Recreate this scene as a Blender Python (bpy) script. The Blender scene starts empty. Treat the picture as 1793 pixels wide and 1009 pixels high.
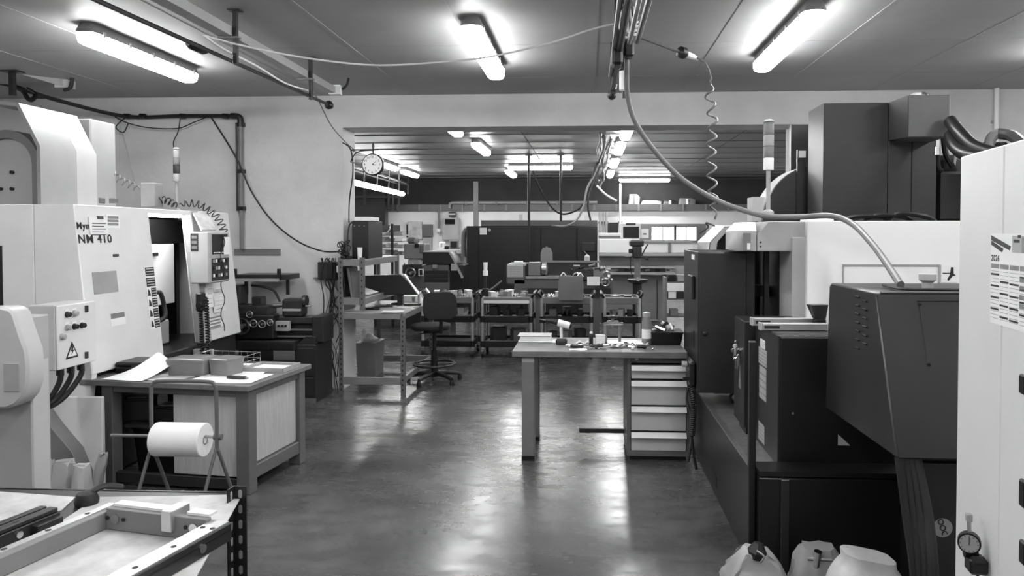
import bpy, bmesh, math, random
from mathutils import Vector, Matrix, Euler
random.seed(7)
C = bpy.context.scene.collection
scene = bpy.context.scene
PI = math.pi

# ---------------------------------------------------------------- camera, world, exposure
FPX, WPX, HPX = 1300.0, 1793.0, 1009.0
CAM = Vector((0, 0, 1.65))
ROT = Euler((math.radians(90 - 1.4), 0, math.radians(3.0)), 'XYZ').to_matrix()
_v = ROT.transposed() @ Vector((0, 1, 0))
CX = 1030 - FPX * _v.x / -_v.z
CY = 408 + FPX * _v.y / -_v.z
cd = bpy.data.cameras.new('camera'); cam = bpy.data.objects.new('camera', cd); C.objects.link(cam)
cam.location = CAM; cam.rotation_euler = ROT.to_euler()
cd.sensor_width = 36; cd.lens = 36 * FPX / WPX; cd.clip_start = 0.05
cd.shift_x = -(CX - WPX / 2) / WPX; cd.shift_y = (CY - HPX / 2) / WPX
scene.camera = cam
wd = bpy.data.worlds.new('world'); scene.world = wd; wd.use_nodes = True
wd.node_tree.nodes['Background'].inputs[0].default_value = (1, 1, 1, 1)
wd.node_tree.nodes['Background'].inputs[1].default_value = 0.35
scene.view_settings.view_transform = 'Standard'; scene.view_settings.look = 'None'
scene.view_settings.gamma = 1; scene.view_settings.use_curve_mapping = False
scene.view_settings.exposure = 0.0
LAMP = 46.0        # radiance of the strip-light diffusers
LAMP_BACK = 56.0

# ---------------------------------------------------------------- rays of the photograph -> points in the room
def ray(px, py): return ROT @ Vector(((px - CX) / FPX, -(py - CY) / FPX, -1))
def hit(px, py, p, n):
    d = ray(px, py); p = Vector(p); n = Vector(n)
    return CAM + d * ((p - CAM).dot(n) / d.dot(n))
def at(px, py, Y): return hit(px, py, (0, Y, 0), (0, 1, 0))
def atx(px, py, X): return hit(px, py, (X, 0, 0), (1, 0, 0))
def flo(px, py, z=0.0): return hit(px, py, (0, 0, z), (0, 0, 1))
def FB(px0, px1, pyt, pyb, Y, d=0.1):
    a = at((px0 + px1) / 2, pyt, Y); b = at((px0 + px1) / 2, pyb, Y)
    x0 = at(px0, (pyt + pyb) / 2, Y).x; x1 = at(px1, (pyt + pyb) / 2, Y).x
    return (x0, x1, Y, Y + d, b.z, a.z)
def frame(o, right, up):
    r = Vector(right).normalized(); u = Vector(up).normalized(); n = r.cross(u)
    m = Matrix((r, u, n)).transposed().to_4x4(); m.translation = Vector(o); return m
def inframe(fr, px, py):
    p = hit(px, py, fr.translation, fr.to_3x3() @ Vector((0, 0, 1)))
    return fr.inverted() @ p

# ---------------------------------------------------------------- mesh collecting
class MB:
    def __init__(s): s.v = []; s.f = []
    def add(s, vs, fs, m=None):
        k = len(s.v)
        s.v += [(m @ Vector(p)) if m is not None else Vector(p) for p in vs]
        s.f += [[i + k for i in f] for f in fs]; return s
    def box(s, x0, x1, y0, y1, z0, z1, m=None):
        vs = [(x, y, z) for z in (z0, z1) for y in (y0, y1) for x in (x0, x1)]
        return s.add(vs, [(0, 2, 3, 1), (4, 5, 7, 6), (0, 1, 5, 4), (2, 6, 7, 3), (0, 4, 6, 2), (1, 3, 7, 5)], m)
    def prism(s, poly, axis, a0, a1, m=None):
        # poly in the two remaining axes (x: yz, y: xz, z: xy)
        def P(p, a): return {'x': (a, p[0], p[1]), 'y': (p[0], a, p[1]), 'z': (p[0], p[1], a)}[axis]
        n = len(poly)
        vs = [P(p, a0) for p in poly] + [P(p, a1) for p in poly]
        fs = [list(range(n))[::-1], [i + n for i in range(n)]] + [(i, (i + 1) % n, (i + 1) % n + n, i + n) for i in range(n)]
        return s.add(vs, fs, m)
    def hexa(s, a, b):   # two quads (4 points each) -> solid
        vs = [Vector(p) for p in list(a) + list(b)]
        return s.add(vs, [(0, 1, 2, 3), (7, 6, 5, 4), (0, 4, 5, 1), (1, 5, 6, 2), (2, 6, 7, 3), (3, 7, 4, 0)])
    def cyl(s, p0, p1, r, n=12, r2=None):
        return s.tube([p0, p1], r, n, [r, r if r2 is None else r2])
    def tube(s, pts, r, n=8, rs=None, closed=False):
        pts = [Vector(p) for p in pts]; k = len(s.v); N = len(pts)
        t = (pts[1] - pts[0]).normalized()
        a = Vector((0, 0, 1)) if abs(t.z) < .9 else Vector((1, 0, 0))
        u = t.cross(a).normalized()
        for i, p in enumerate(pts):
            if closed: tt = pts[(i + 1) % N] - pts[i - 1]
            else: tt = pts[min(i + 1, N - 1)] - pts[max(i - 1, 0)]
            if tt.length < 1e-9: tt = t
            tt = tt.normalized()
            u = (u - tt * u.dot(tt))
            if u.length < 1e-6: u = tt.orthogonal()
            u.normalize(); w = tt.cross(u)
            R = rs[i] if rs else r
            for j in range(n):
                c = 2 * PI * j / n
                s.v.append(p + (u * math.cos(c) + w * math.sin(c)) * R)
        for i in range(N if closed else N - 1):
            for j in range(n):
                i2 = (i + 1) % N
                s.f.append([k + i * n + j, k + i * n + (j + 1) % n, k + i2 * n + (j + 1) % n, k + i2 * n + j])
        if not closed:
            s.f.append([k + j for j in range(n)][::-1]); s.f.append([k + (N - 1) * n + j for j in range(n)])
        return s
    def lathe(s, prof, o, axis=(0, 0, 1), n=20):   # prof: (r, h) along axis
        a = Vector(axis).normalized(); u = a.orthogonal().normalized(); w = a.cross(u); k = len(s.v); o = Vector(o)
        for r, h in prof:
            for j in range(n):
                c = 2 * PI * j / n
                s.v.append(o + a * h + (u * math.cos(c) + w * math.sin(c)) * max(r, 1e-4))
        for i in range(len(prof) - 1):
            for j in range(n):
                s.f.append([k + i * n + j, k + i * n + (j + 1) % n, k + (i + 1) * n + (j + 1) % n, k + (i + 1) * n + j])
        s.f.append([k + j for j in range(n)][::-1]); s.f.append([k + (len(prof) - 1) * n + j for j in range(n)])
        return s
    def loft(s, loops, m=None):
        n = len(loops[0]); vs = [p for l in loops for p in l]; fs = []
        for i in range(len(loops) - 1):
            for j in range(n): fs.append((i * n + j, i * n + (j + 1) % n, (i + 1) * n + (j + 1) % n, (i + 1) * n + j))
        fs.append(list(range(n))[::-1]); fs.append([(len(loops) - 1) * n + j for j in range(n)])
        return s.add(vs, fs, m)
    def grid(s, fn, nu, nv, th=0.002):   # fn(u,v)->point, a sheet with thickness th along its normal
        pts = [[Vector(fn(i / nu, j / nv)) for j in range(nv + 1)] for i in range(nu + 1)]
        k = len(s.v); w = nv + 1; tot = (nu + 1) * w
        nrm = (pts[1][0] - pts[0][0]).cross(pts[0][1] - pts[0][0])
        nrm = nrm.normalized() if nrm.length > 1e-9 else Vector((0, 0, 1))
        for off in (0, th):
            for r in pts:
                for p in r: s.v.append(p + nrm * off)
        for i in range(nu):
            for j in range(nv):
                q = [i * w + j, (i + 1) * w + j, (i + 1) * w + j + 1, i * w + j + 1]
                s.f.append([k + x for x in q[::-1]]); s.f.append([k + tot + x for x in q])
        bd = [i * w for i in range(nu + 1)] + [nu * w + j for j in range(1, nv + 1)] + [i * w + nv for i in range(nu - 1, -1, -1)] + [j for j in range(nv - 1, 0, -1)]
        for a, b in zip(bd, bd[1:] + bd[:1]): s.f.append([k + a, k + b, k + tot + b, k + tot + a])
        return s
    def xf(s, m): s.v = [m @ p for p in s.v]; return s
    def join(s, o, m=None): return s.add(o.v, o.f, m)

def smooth_path(pts, n=8, closed=False):
    pts = [Vector(p) for p in pts]; out = []; N = len(pts)
    for i in range(N if closed else N - 1):
        if closed: p0, p1, p2, p3 = pts[i - 1], pts[i], pts[(i + 1) % N], pts[(i + 2) % N]
        else: p0, p1, p2, p3 = pts[max(i - 1, 0)], pts[i], pts[i + 1], pts[min(i + 2, N - 1)]
        for k in range(n):
            t = k / n
            out.append(0.5 * ((2 * p1) + (p2 - p0) * t + (2 * p0 - 5 * p1 + 4 * p2 - p3) * t * t + (3 * p1 - p0 - 3 * p2 + p3) * t ** 3))
    if not closed: out.append(pts[-1])
    return out
def coil_path(pts, r, turns, per=10, n=12):
    path = smooth_path(pts, n); L = [0]
    for a, b in zip(path, path[1:]): L.append(L[-1] + (b - a).length)
    out = []; u = None; N = int(turns * per)
    for i in range(N + 1):
        d = L[-1] * i / N; j = 0
        while j < len(L) - 2 and L[j + 1] < d: j += 1
        f = (d - L[j]) / max(L[j + 1] - L[j], 1e-9); p = path[j].lerp(path[j + 1], f)
        t = (path[j + 1] - path[j]).normalized()
        if u is None: u = t.orthogonal().normalized()
        u = (u - t * u.dot(t)).normalized(); w = t.cross(u); c = 2 * PI * i / per
        e = min(1, i / per, (N - i) / per)
        out.append(p + (u * math.cos(c) + w * math.sin(c)) * r * e)
    return out
def rounded(w, h, r, n=4, cx=0, cy=0):
    out = []
    for sx, sy, a in ((1, 1, 0), (-1, 1, 90), (-1, -1, 180), (1, -1, 270)):
        for k in range(n + 1):
            t = math.radians(a + 90 * k / n)
            out.append((cx + sx * (w / 2 - r) + r * math.cos(t), cy + sy * (h / 2 - r) + r * math.sin(t)))
    return out
def text(s, size, m, ext=0.0008, fat=0.0, sx=1.0):
    cu = bpy.data.curves.new('t', 'FONT'); cu.body = s; cu.size = size; cu.extrude = ext; cu.offset = fat; cu.resolution_u = 3; cu.space_character = 1.12
    o = bpy.data.objects.new('t', cu); C.objects.link(o)
    dg = bpy.context.evaluated_depsgraph_get(); me = o.evaluated_get(dg).to_mesh()
    mb = MB().add([(v.co.x * sx, v.co.y, v.co.z) for v in me.vertices], [list(p.vertices) for p in me.polygons], m)
    o.evaluated_get(dg).to_mesh_clear(); bpy.data.objects.remove(o); bpy.data.curves.remove(cu)
    return mb

def mesh_of(mb, mat, bev=0.0, ang=35, seg=1):
    bm = bmesh.new(); vs = [bm.verts.new(p) for p in mb.v]
    for f in mb.f:
        try: bm.faces.new([vs[i] for i in f])
        except ValueError: pass
    bmesh.ops.recalc_face_normals(bm, faces=bm.faces[:])
    if bev > 0:
        es = [e for e in bm.edges if len(e.link_faces) == 2 and e.calc_face_angle(0) > math.radians(30)]
        bmesh.ops.bevel(bm, geom=es, offset=bev, segments=seg, affect='EDGES', profile=0.5, clamp_overlap=True)
    me = bpy.data.meshes.new('mesh'); bm.to_mesh(me); bm.free()
    me.materials.append(mat)
    for p in me.polygons: p.use_smooth = True
    me.set_sharp_from_angle(angle=math.radians(ang))
    return me
def obj(name, mb, mat, parent=None, bev=0.0, ang=35):
    o = bpy.data.objects.new(name, mesh_of(mb, mat, bev, ang)); C.objects.link(o); o.parent = parent; o.data.name = name
    return o
def tag(o, label, cat, group=None):
    o['label'] = label; o['category'] = cat
    if group: o['group'] = group
    return o
def T(name, label, cat, group=None, loc=None, rz=0.0):
    o = bpy.data.objects.new(name, None); C.objects.link(o); o.empty_display_size = .1
    if loc is not None: o.location = loc; o['placed'] = 1
    o.rotation_euler = (0, 0, rz)
    return tag(o, label, cat, group)
def pt(name, mb, mat, parent, bev=0.0, label=None, ang=35, kind=None):
    o = obj(name, mb, mat, parent, bev, ang)
    if label: o['label'] = label
    if kind: o['kind'] = kind
    return o
def one(name, mb, mat, label, cat, group=None, bev=0.0, ang=35):
    return tag(obj(name, mb, mat, None, bev, ang), label, cat, group)
def st(name, mb, mat, parent=None, bev=0.0):
    o = obj(name, mb, mat, parent, bev)
    if parent is None: o['kind'] = 'structure'
    return o
def dup(root, label=None, loc=None, rz=None):
    r = root.copy(); C.objects.link(r)
    if label: r['label'] = label
    if loc is not None: r.location = loc
    if rz is not None: r.rotation_euler = (0, 0, rz)
    for ch in list(root.children):
        c = ch.copy(); C.objects.link(c); c.parent = r
        for g in list(ch.children):
            d = g.copy(); C.objects.link(d); d.parent = c
    return r
def B(*a): return MB().box(*a)

# ---------------------------------------------------------------- materials (all neutral: the photograph is black and white)
def M(name, v, rough=0.5, metal=0.0, var=0.12, scale=6.0, bump=0.0, bscale=60.0, spec=0.5, emit=0.0, alpha=1.0, trans=0.0, stretch=None):
    m = bpy.data.materials.new(name); m.use_nodes = True; nt = m.node_tree; b = nt.nodes['Principled BSDF']
    b.inputs['Roughness'].default_value = rough; b.inputs['Metallic'].default_value = metal
    b.inputs['Specular IOR Level'].default_value = spec
    tc = nt.nodes.new('ShaderNodeTexCoord'); vec = tc.outputs['Object']
    if stretch:
        mp = nt.nodes.new('ShaderNodeMapping'); mp.inputs['Scale'].default_value = stretch
        nt.links.new(vec, mp.inputs['Vector']); vec = mp.outputs['Vector']
    if var > 0:
        no = nt.nodes.new('ShaderNodeTexNoise'); no.inputs['Scale'].default_value = scale; no.inputs['Detail'].default_value = 5; no.inputs['Roughness'].default_value = .6
        nt.links.new(vec, no.inputs['Vector'])
        r = nt.nodes.new('ShaderNodeValToRGB'); e = r.color_ramp.elements
        lo, hi = v * (1 - var), min(v * (1 + var), .95)
        e[0].position = .3; e[0].color = (lo, lo, lo, 1); e[1].position = .7; e[1].color = (hi, hi, hi, 1)
        nt.links.new(no.outputs['Fac'], r.inputs['Fac']); nt.links.new(r.outputs['Color'], b.inputs['Base Color'])
    else: b.inputs['Base Color'].default_value = (v, v, v, 1)
    if bump > 0:
        n2 = nt.nodes.new('ShaderNodeTexNoise'); n2.inputs['Scale'].default_value = bscale; n2.inputs['Detail'].default_value = 3
        nt.links.new(vec, n2.inputs['Vector'])
        bp = nt.nodes.new('ShaderNodeBump'); bp.inputs['Strength'].default_value = bump; bp.inputs['Distance'].default_value = .01
        nt.links.new(n2.outputs['Fac'], bp.inputs['Height']); nt.links.new(bp.outputs['Normal'], b.inputs['Normal'])
    if emit > 0:
        b.inputs['Emission Color'].default_value = (1, 1, 1, 1); b.inputs['Emission Strength'].default_value = emit
    if alpha < 1: b.inputs['Alpha'].default_value = alpha
    if trans > 0: b.inputs['Transmission Weight'].default_value = trans; b.inputs['IOR'].default_value = 1.3
    return m
WALLM = M('plaster', .60, .85, var=.10, scale=1.6, bump=.25, bscale=25)
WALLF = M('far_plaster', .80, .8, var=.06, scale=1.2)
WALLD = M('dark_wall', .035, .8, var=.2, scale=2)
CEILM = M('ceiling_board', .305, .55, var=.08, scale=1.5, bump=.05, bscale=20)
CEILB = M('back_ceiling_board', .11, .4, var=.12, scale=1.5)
WHITE = M('white_paint', .71, .42, var=.05, scale=3)
WHITEB = M('bright_white_paint', .84, .4, var=.03, scale=2)
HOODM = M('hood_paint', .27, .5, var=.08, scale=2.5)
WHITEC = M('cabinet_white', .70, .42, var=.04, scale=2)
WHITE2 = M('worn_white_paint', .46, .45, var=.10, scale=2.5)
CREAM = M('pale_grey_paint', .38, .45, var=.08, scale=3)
LGREY = M('light_grey_paint', .34, .42, var=.08)
GREY = M('grey_paint', .18, .42, var=.10)
MGREY = M('mid_grey_paint', .11, .42, var=.10)
DGREY = M('dark_grey_paint', .020, .38, var=.14)
DGREY2 = M('charcoal_paint', .013, .38, var=.14)
BLACK = M('black_plastic', .006, .4, var=.15)
RUBBER = M('black_rubber', .009, .55, var=.1)
STEEL = M('steel', .42, .32, .85, var=.15, scale=15)
GALV = M('galvanised_steel', .36, .42, .7, var=.2, scale=12)
ALU = M('aluminium', .62, .34, .8, var=.08, scale=10)
CHROME = M('chrome', .7, .14, 1.0, var=0)
DMETAL = M('oily_iron', .05, .32, .5, var=.3, scale=10)
PAPER = M('paper', .82, .7, var=.03, scale=5)
PAPERG = M('grey_print', .25, .7, var=.1, scale=30)
INK = M('ink', .012, .6, var=0)
PLY = M('plywood', .42, .6, var=.12, scale=4, stretch=(12, 12, 1))
WOOD = M('worn_worktop', .145, .5, var=.25, scale=4, stretch=(2, 9, 2))
CARD = M('cardboard', .22, .8, var=.1, scale=8)
GREYPL = M('grey_plastic', .16, .45, var=.08)
FABRIC = M('black_fabric', .016, .9, var=.25, scale=60, bump=.3, bscale=300)
CLEAR = M('clear_plastic', .75, .16, var=.0, alpha=.38)
HAZE = M('frosted_plastic', .24, .3, var=.08, alpha=.72)
GLASSD = M('dark_glass', .008, .08, var=0)
SCREEN = M('screen_off', .02, .2, var=0)
CABLE = M('black_cable', .012, .5, var=0)
CABLEG = M('grey_cable', .16, .45, var=.05)
CABLEW = M('white_cable', .7, .45, var=.03)
LIT = M('lamp_diffuser', .8, .5, var=0, emit=LAMP)
LITB = M('back_lamp_diffuser', .8, .5, var=0, emit=LAMP_BACK)
LITS = M('tube_diffuser', .8, .5, var=0, emit=22)
SKYP = M('daylit_pane', .8, .4, var=0, emit=9)
MOTTLE = M('marked_paper', .46, .6, var=.38, scale=5)
FOIL = M('white_plastic_bag', .55, .45, var=.12, scale=8, bump=.35, bscale=14)

def floor_mat():
    m = bpy.data.materials.new('sealed_concrete'); m.use_nodes = True; nt = m.node_tree; b = nt.nodes['Principled BSDF']; L = nt.links
    tc = nt.nodes.new('ShaderNodeTexCoord')
    def noise(sc, det=6, ro=.6):
        n = nt.nodes.new('ShaderNodeTexNoise'); n.inputs['Scale'].default_value = sc; n.inputs['Detail'].default_value = det; n.inputs['Roughness'].default_value = ro
        L.new(tc.outputs['Object'], n.inputs['Vector']); return n.outputs['Fac']
    def ramp(f, a, b_, p0=.3, p1=.7):
        r = nt.nodes.new('ShaderNodeValToRGB'); e = r.color_ramp.elements
        e[0].position = p0; e[0].color = (a, a, a, 1); e[1].position = p1; e[1].color = (b_, b_, b_, 1); L.new(f, r.inputs['Fac']); return r.outputs['Color']
    mp = nt.nodes.new('ShaderNodeMapping'); mp.inputs['Scale'].default_value = (.7, 1.6, 1); L.new(tc.outputs['Object'], mp.inputs['Vector'])
    st_ = nt.nodes.new('ShaderNodeTexNoise'); st_.inputs['Scale'].default_value = 5; st_.inputs['Detail'].default_value = 7; st_.inputs['Roughness'].default_value = .68
    L.new(mp.outputs['Vector'], st_.inputs['Vector'])
    mx = nt.nodes.new('ShaderNodeMix'); mx.data_type = 'RGBA'; mx.blend_type = 'MULTIPLY'; mx.inputs[0].default_value = 1
    L.new(ramp(noise(1.6, 5, .55), .022, .165, .15, .85), mx.inputs[6]); L.new(ramp(st_.outputs['Fac'], .3, 1.25, .15, .85), mx.inputs[7])
    L.new(mx.outputs[2], b.inputs['Base Color'])
    L.new(ramp(st_.outputs['Fac'], .42, .10, .1, .9), b.inputs['Roughness'])
    bp = nt.nodes.new('ShaderNodeBump'); bp.inputs['Strength'].default_value = .09; bp.inputs['Distance'].default_value = .01
    L.new(noise(5, 4, .55), bp.inputs['Height']); L.new(bp.outputs['Normal'], b.inputs['Normal'])
    b.inputs['Specular IOR Level'].default_value = .55
    return m
FLOORM = floor_mat()

# ================================================================ THE SETTING
XL, XR, YF, YW, YB, ZC = -6.5, 5.0, -3.2, 7.7, 8.1, 3.09
YE = 19.6
st('floor', B(XL - .3, 6.8, YF - .3, 22.2, -.12, 0), FLOORM)
o0, o1 = at(601, 400, YW).x, at(1393, 400, YW).x
zh = at(1000, 220.5, YW).z
wb = MB().box(XL, o0, YW, YB, 0, ZC + .1).box(o1, 6.6, YW, YB, 0, ZC + .1).box(o0, o1, YW, YB, zh, ZC + .1)
st('wall_back', wb, WALLM)
st('wall_left', B(XL - .25, XL, YF, 22, 0, ZC + .1), WALLM)
st('wall_right', B(XR, XR + .25, YF, YW, 0, ZC + .1), WALLM)
st('wall_right_far', B(6.4, 6.65, YB, 22, 0, ZC + .1), WALLM)
st('wall_front', B(XL, XR, YF - .25, YF, 0, ZC + .1), WALLM)
# front ceiling: boards with cover strips
ce = st('ceiling', B(XL - .25, XR + .25, YF - .25, YB, ZC + .022, ZC + .2), CEILM)
xs = [-6.5] + [-.905 + .937 * k for k in range(-5, 7)] + [5.0]
ys = [YF, -1.9, .63, 3.17, 5.70, 6.88, YW]
for i in range(len(xs) - 1):
    for j in range(len(ys) - 1):
        pt('ceiling_panel', B(xs[i] + .003, xs[i + 1] - .003, ys[j] + .003, ys[j + 1] - .003, ZC, ZC + .024), CEILM, ce)
for k, x in enumerate(xs[1:-1]):
    w = .034 if k == 6 else .014
    pt('cover_strip', B(x - w, x + w, YF, YW - .02 if k != 6 else YW - .35, ZC - .003, ZC + .001), CEILM, ce)
# back room ceiling: boards running across
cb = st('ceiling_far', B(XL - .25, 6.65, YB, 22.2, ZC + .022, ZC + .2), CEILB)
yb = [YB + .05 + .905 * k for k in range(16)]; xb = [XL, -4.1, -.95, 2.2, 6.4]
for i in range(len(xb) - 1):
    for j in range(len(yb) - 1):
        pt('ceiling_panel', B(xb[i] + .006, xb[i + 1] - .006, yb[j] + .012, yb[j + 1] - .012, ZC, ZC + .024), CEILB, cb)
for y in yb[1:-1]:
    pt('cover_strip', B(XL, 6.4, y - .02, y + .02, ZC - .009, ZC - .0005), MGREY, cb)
# far wall: dark upper part, pale lower part, ledge beam with blocks
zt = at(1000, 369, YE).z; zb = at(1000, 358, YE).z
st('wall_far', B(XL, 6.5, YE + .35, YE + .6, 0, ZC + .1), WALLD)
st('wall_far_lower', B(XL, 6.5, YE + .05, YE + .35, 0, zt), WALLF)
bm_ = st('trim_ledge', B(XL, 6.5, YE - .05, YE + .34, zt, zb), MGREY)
for k in range(22):
    x = XL + .25 + k * .58
    pt('bracket_block', B(x, x + .05, YE - .08, YE - .05, zt - .02, zb), GREY, bm_)
# far windows on the right
for n_, (a, b_) in enumerate(((1141, 1180), (1184, 1219))):
    x0, x1, y0, y1, z0, z1 = FB(a, b_, 398, 421, YE - .02, .06)
    w = st('window_%d' % (n_ + 1), MB().box(x0 - .05, x0, y0 - .02, y1, z0 - .05, z1 + .05).box(x1, x1 + .05, y0 - .02, y1, z0 - .05, z1 + .05).box(x0, x1, y0 - .02, y1, z1, z1 + .05).box(x0, x1, y0 - .02, y1, z0 - .05, z0), GREY)
    xm = (x0 + x1) / 2
    st('mullion', B(xm - .012, xm + .012, y0 - .01, y1, z0, z1), CREAM, w)
    for p0, p1 in ((x0, xm - .012), (xm + .012, x1)): st('pane', B(p0, p1, y0 + .02, y0 + .03, z0, z1), SKYP, w)
# grey strip of wall between the windows
x0, x1, *_r = FB(1120, 1236, 392, 424, YE, 0.05)
st('trim_window_band', B(x0, x1, YE + .0, YE + .06, at(1180, 424, YE).z, at(1180, 392, YE).z), GREY)
st('trim_pillar', B(*FB(829, 837, 318, 520, 18.2, .12)), MGREY)
# ================================================================ LAMPS
def strip_light(cx, cy, length, label, group, mat=None, along='y', zc=ZC, w=.15, clips=5):
    mat = mat or LIT
    t = T('strip_light', label, 'light', group)
    R = Matrix.Translation((cx, cy, zc)) @ (Matrix.Identity(4) if along == 'y' else Matrix.Rotation(PI / 2, 4, 'Z'))
    def loop(ww, ll, z): return [(x, y, z) for x, y in rounded(ww, ll, ww * .42, 4)]
    pt('housing', MB().loft([loop(w * .70, length - .05, 0), loop(w * .98, length, -.05), loop(w, length, -.068)], R), GREYPL if mat is LIT else LGREY, t)
    pt('diffuser', MB().loft([loop(w * .96, length - .006, -.0685), loop(w * .95, length - .008, -.10), loop(w * .86, length - .03, -.128), loop(w * .6, length - .09, -.142)], R), mat, t)
    for k in range(clips):
        y = -length / 2 + .12 + (length - .24) * k / (clips - 1)
        for s in (-1, 1):
            pt('clip', B(s * w / 2 - .006, s * w / 2 + .006, y - .012, y + .012, -.085, -.045, R), LGREY, t)
    return t
g = 'strip lights on the front ceiling'
strip_light(-3.44, 5.62, 1.42, 'glowing strip light left of the hanging cable tray, leftmost on the front ceiling', g)
strip_light(-.78, 5.62, 1.46, 'glowing strip light in the middle of the front ceiling, crossed by the white cable', g)
strip_light(1.40, 5.42, 1.50, 'glowing strip light above the black machine hood, rightmost on the front ceiling', g)
# the same rows go on behind the camera
for x in (-3.44, -.78, 1.40, 3.7):
    for y in (2.75, -.3):
        strip_light(x, y, 1.46, f"strip light {'just above' if y > 0 else 'well behind'} the photographer, {['leftmost', 'second from left', 'third from left', 'rightmost'][[-3.44, -.78, 1.40, 3.7].index(x)]} of its row", 'strip lights behind the photographer', clips=2)
strip_light(3.7, 5.5, 1.46, 'strip light right of the photograph over the white cabinet', 'strip lights behind the photographer', clips=2)
g = 'strip lights in the back room'
def back_lamp(px, py, label, along='y', L=1.3, zr=.14):
    p = flo(px, py, ZC - zr)
    return strip_light(p.x, p.y, L, label, g, LITB, along, clips=2)
back_lamp(793, 233, 'short glowing strip light just under the opening head, nearest of the middle row', L=.9)
back_lamp(843, 266, 'glowing strip light second in the middle row of the back room')
back_lamp(895, 308, 'small glowing strip light third and farthest in the middle row of the back room')
back_lamp(1098, 236, 'glowing strip light nearest the opening in the row right of the cable trunk')
back_lamp(1085, 265, 'glowing strip light second in the row right of the cable trunk')
back_lamp(1076, 290, 'glowing strip light third in the row right of the cable trunk')
back_lamp(1069, 308, 'glowing strip light farthest in the row right of the cable trunk')
back_lamp(679, 295, 'glowing strip light half hidden behind the wall clock')
back_lamp(718, 308, 'glowing strip light right of the wall clock, farthest in its row')
for y in (10.4, 13.0, 15.6): strip_light(4.9, y, 1.3, f"{ {10.4: 'nearest', 13.0: 'middle', 15.6: 'farthest'}[y] } added strip light in an unseen back-room row behind the right wall", 'strip lights added unseen behind the right wall', LITB, clips=2)  # added lamps out of view, only there to brighten the far wall
def cross(px0, px1, py, label):
    p = flo((px0 + px1) / 2, py, ZC - .1); a = at(px0, py, p.y).x; b_ = at(px1, py, p.y).x
    strip_light((a + b_) / 2, p.y, b_ - a, label, g, LITB, 'x', w=.14, clips=2)
g = 'strip lights in the back room'
cross(889, 1003, 294, 'long glowing strip light running crosswise over the dark cabinet')
cross(1084, 1173, 316, 'long glowing strip light running crosswise over the pale far machine')
# suspended line of light at far left
t = T('suspended_light_line', 'row of white tubes hung under a wire tray at far left of the back room', 'light')
a, b_ = at(600, 315, 13.2), at(706, 340, 18.2)
def lerp(p, q, f): return Vector(p).lerp(Vector(q), f)
for k in range(4):
    p, q = lerp(a, b_, k / 4 + .01), lerp(a, b_, (k + 1) / 4 - .01)
    pt('tube', MB().cyl(p, q, .055, 10), LITS, t)
for dx in (-.12, .12):
    pt('rail', MB().cyl(a + Vector((dx, 0, .26)), b_ + Vector((dx, 0, .26)), .018, 8), DGREY, t)
for k in range(6):
    p = lerp(a, b_, k / 5.0)
    pt('hanger', MB().cyl(p + Vector((.12, 0, 0)), p + Vector((.12, 0, ZC - p.z)), .012, 6).cyl(p + Vector((-.12, 0, .26)), p + Vector((.12, 0, .26)), .012, 6), DGREY, t)

# ================================================================ LEFT SIDE: white turning centre
cnc = T('turning_center', 'white turning centre with a large dirty model name beside its open door', 'machine')
zb_, zt_ = .73, 1.835; XB, XT = -3.20, -3.31; XK = -5.3
Yn, Yo0, Yo1, Yf = 4.62, 5.43, 6.03, 6.68
def face_x(z): return XB + (XT - XB) * (z - zb_) / (zt_ - zb_)
def slab(y0, y1, z0=zb_, z1=zt_, th=.10, off=0):
    return MB().prism([(face_x(z0) + off, z0), (face_x(z1) + off, z1), (face_x(z1) + off - th, z1), (face_x(z0) + off - th, z0)], 'y', y0, y1)
pt('front_panel', slab(Yn, Yo0), WHITE, cnc, .006)
pt('door_column', slab(Yo1, Yf, th=.09), WHITE, cnc, .008)
pt('door_frame', slab(Yo1 - .02, Yo1 + .10, th=.08, off=.012), LGREY, cnc, .008, 'worn grey edge strip of the door column')
pt('head_rail', slab(Yo0 - .02, Yo1 + .02, 1.80, zt_, th=.25), WHITE, cnc, .004)
xs_ = at(60, 450, Yn).x
pt('side_panel', B(XK, xs_ - .003, Yn, Yn + .05, 0.0, zt_), WHITE, cnc, .005)
pt('side_panel', MB().prism([(xs_ + .003, .0), (XB - .1, 0), (XB - .005, zb_), (XT - .004, zt_), (xs_ + .003, zt_)], 'y', Yn + .001, Yn + .05), WHITE, cnc)
pt('roof', B(XK, XT - .02, Yn + .01, Yf, zt_ - .03, zt_), WHITE, cnc)
pt('back_panel', B(XK, XK + .05, Yn + .05, Yf, 0, zt_ - .03), WHITE, cnc)
pt('base', B(XK + .06, XB - .05, Yn + .06, Yf, 0, .72), DGREY, cnc, .01)
pt('end_panel', B(XK + .06, XB - .12, Yf - .05, Yf - .001, .73, zt_ - .03), WHITE, cnc)
# door interior
pt('cabin_lining', MB().box(-4.5, -4.45, Yo0 - .3, Yf - .1, .73, 1.79).box(-4.45, -3.45, Yo0 - .35, Yo0 - .3, .73, 1.79).box(-4.45, -3.72, Yf - .16, Yf - .11, .73, 1.79), DGREY2, cnc)
fr = frame((-3.52, 0, 0), (0, 1, 0), (0, 0, 1))
def yz(px, py, X): p = atx(px, py, X); return p.y, p.z
y0, z0 = yz(218, 545, -3.52); y1, z1 = yz(305, 427, -3.52)
door = pt('inner_door', B(-3.56, -3.52, y0 - .3, y1, z0, z1), WHITEB, cnc, .006)
ya, za = yz(243, 447, -3.51); yc, _ = yz(275, 447, -3.51)
pt('door_handle', B(-3.52, -3.495, ya, yc, za - .014, za + .014), BLACK, door, .004)
pt('door_window', B(-3.57, -3.53, y0 - .3, Yf - .17, z1 + .004, 1.76), GLASSD, cnc)
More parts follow.
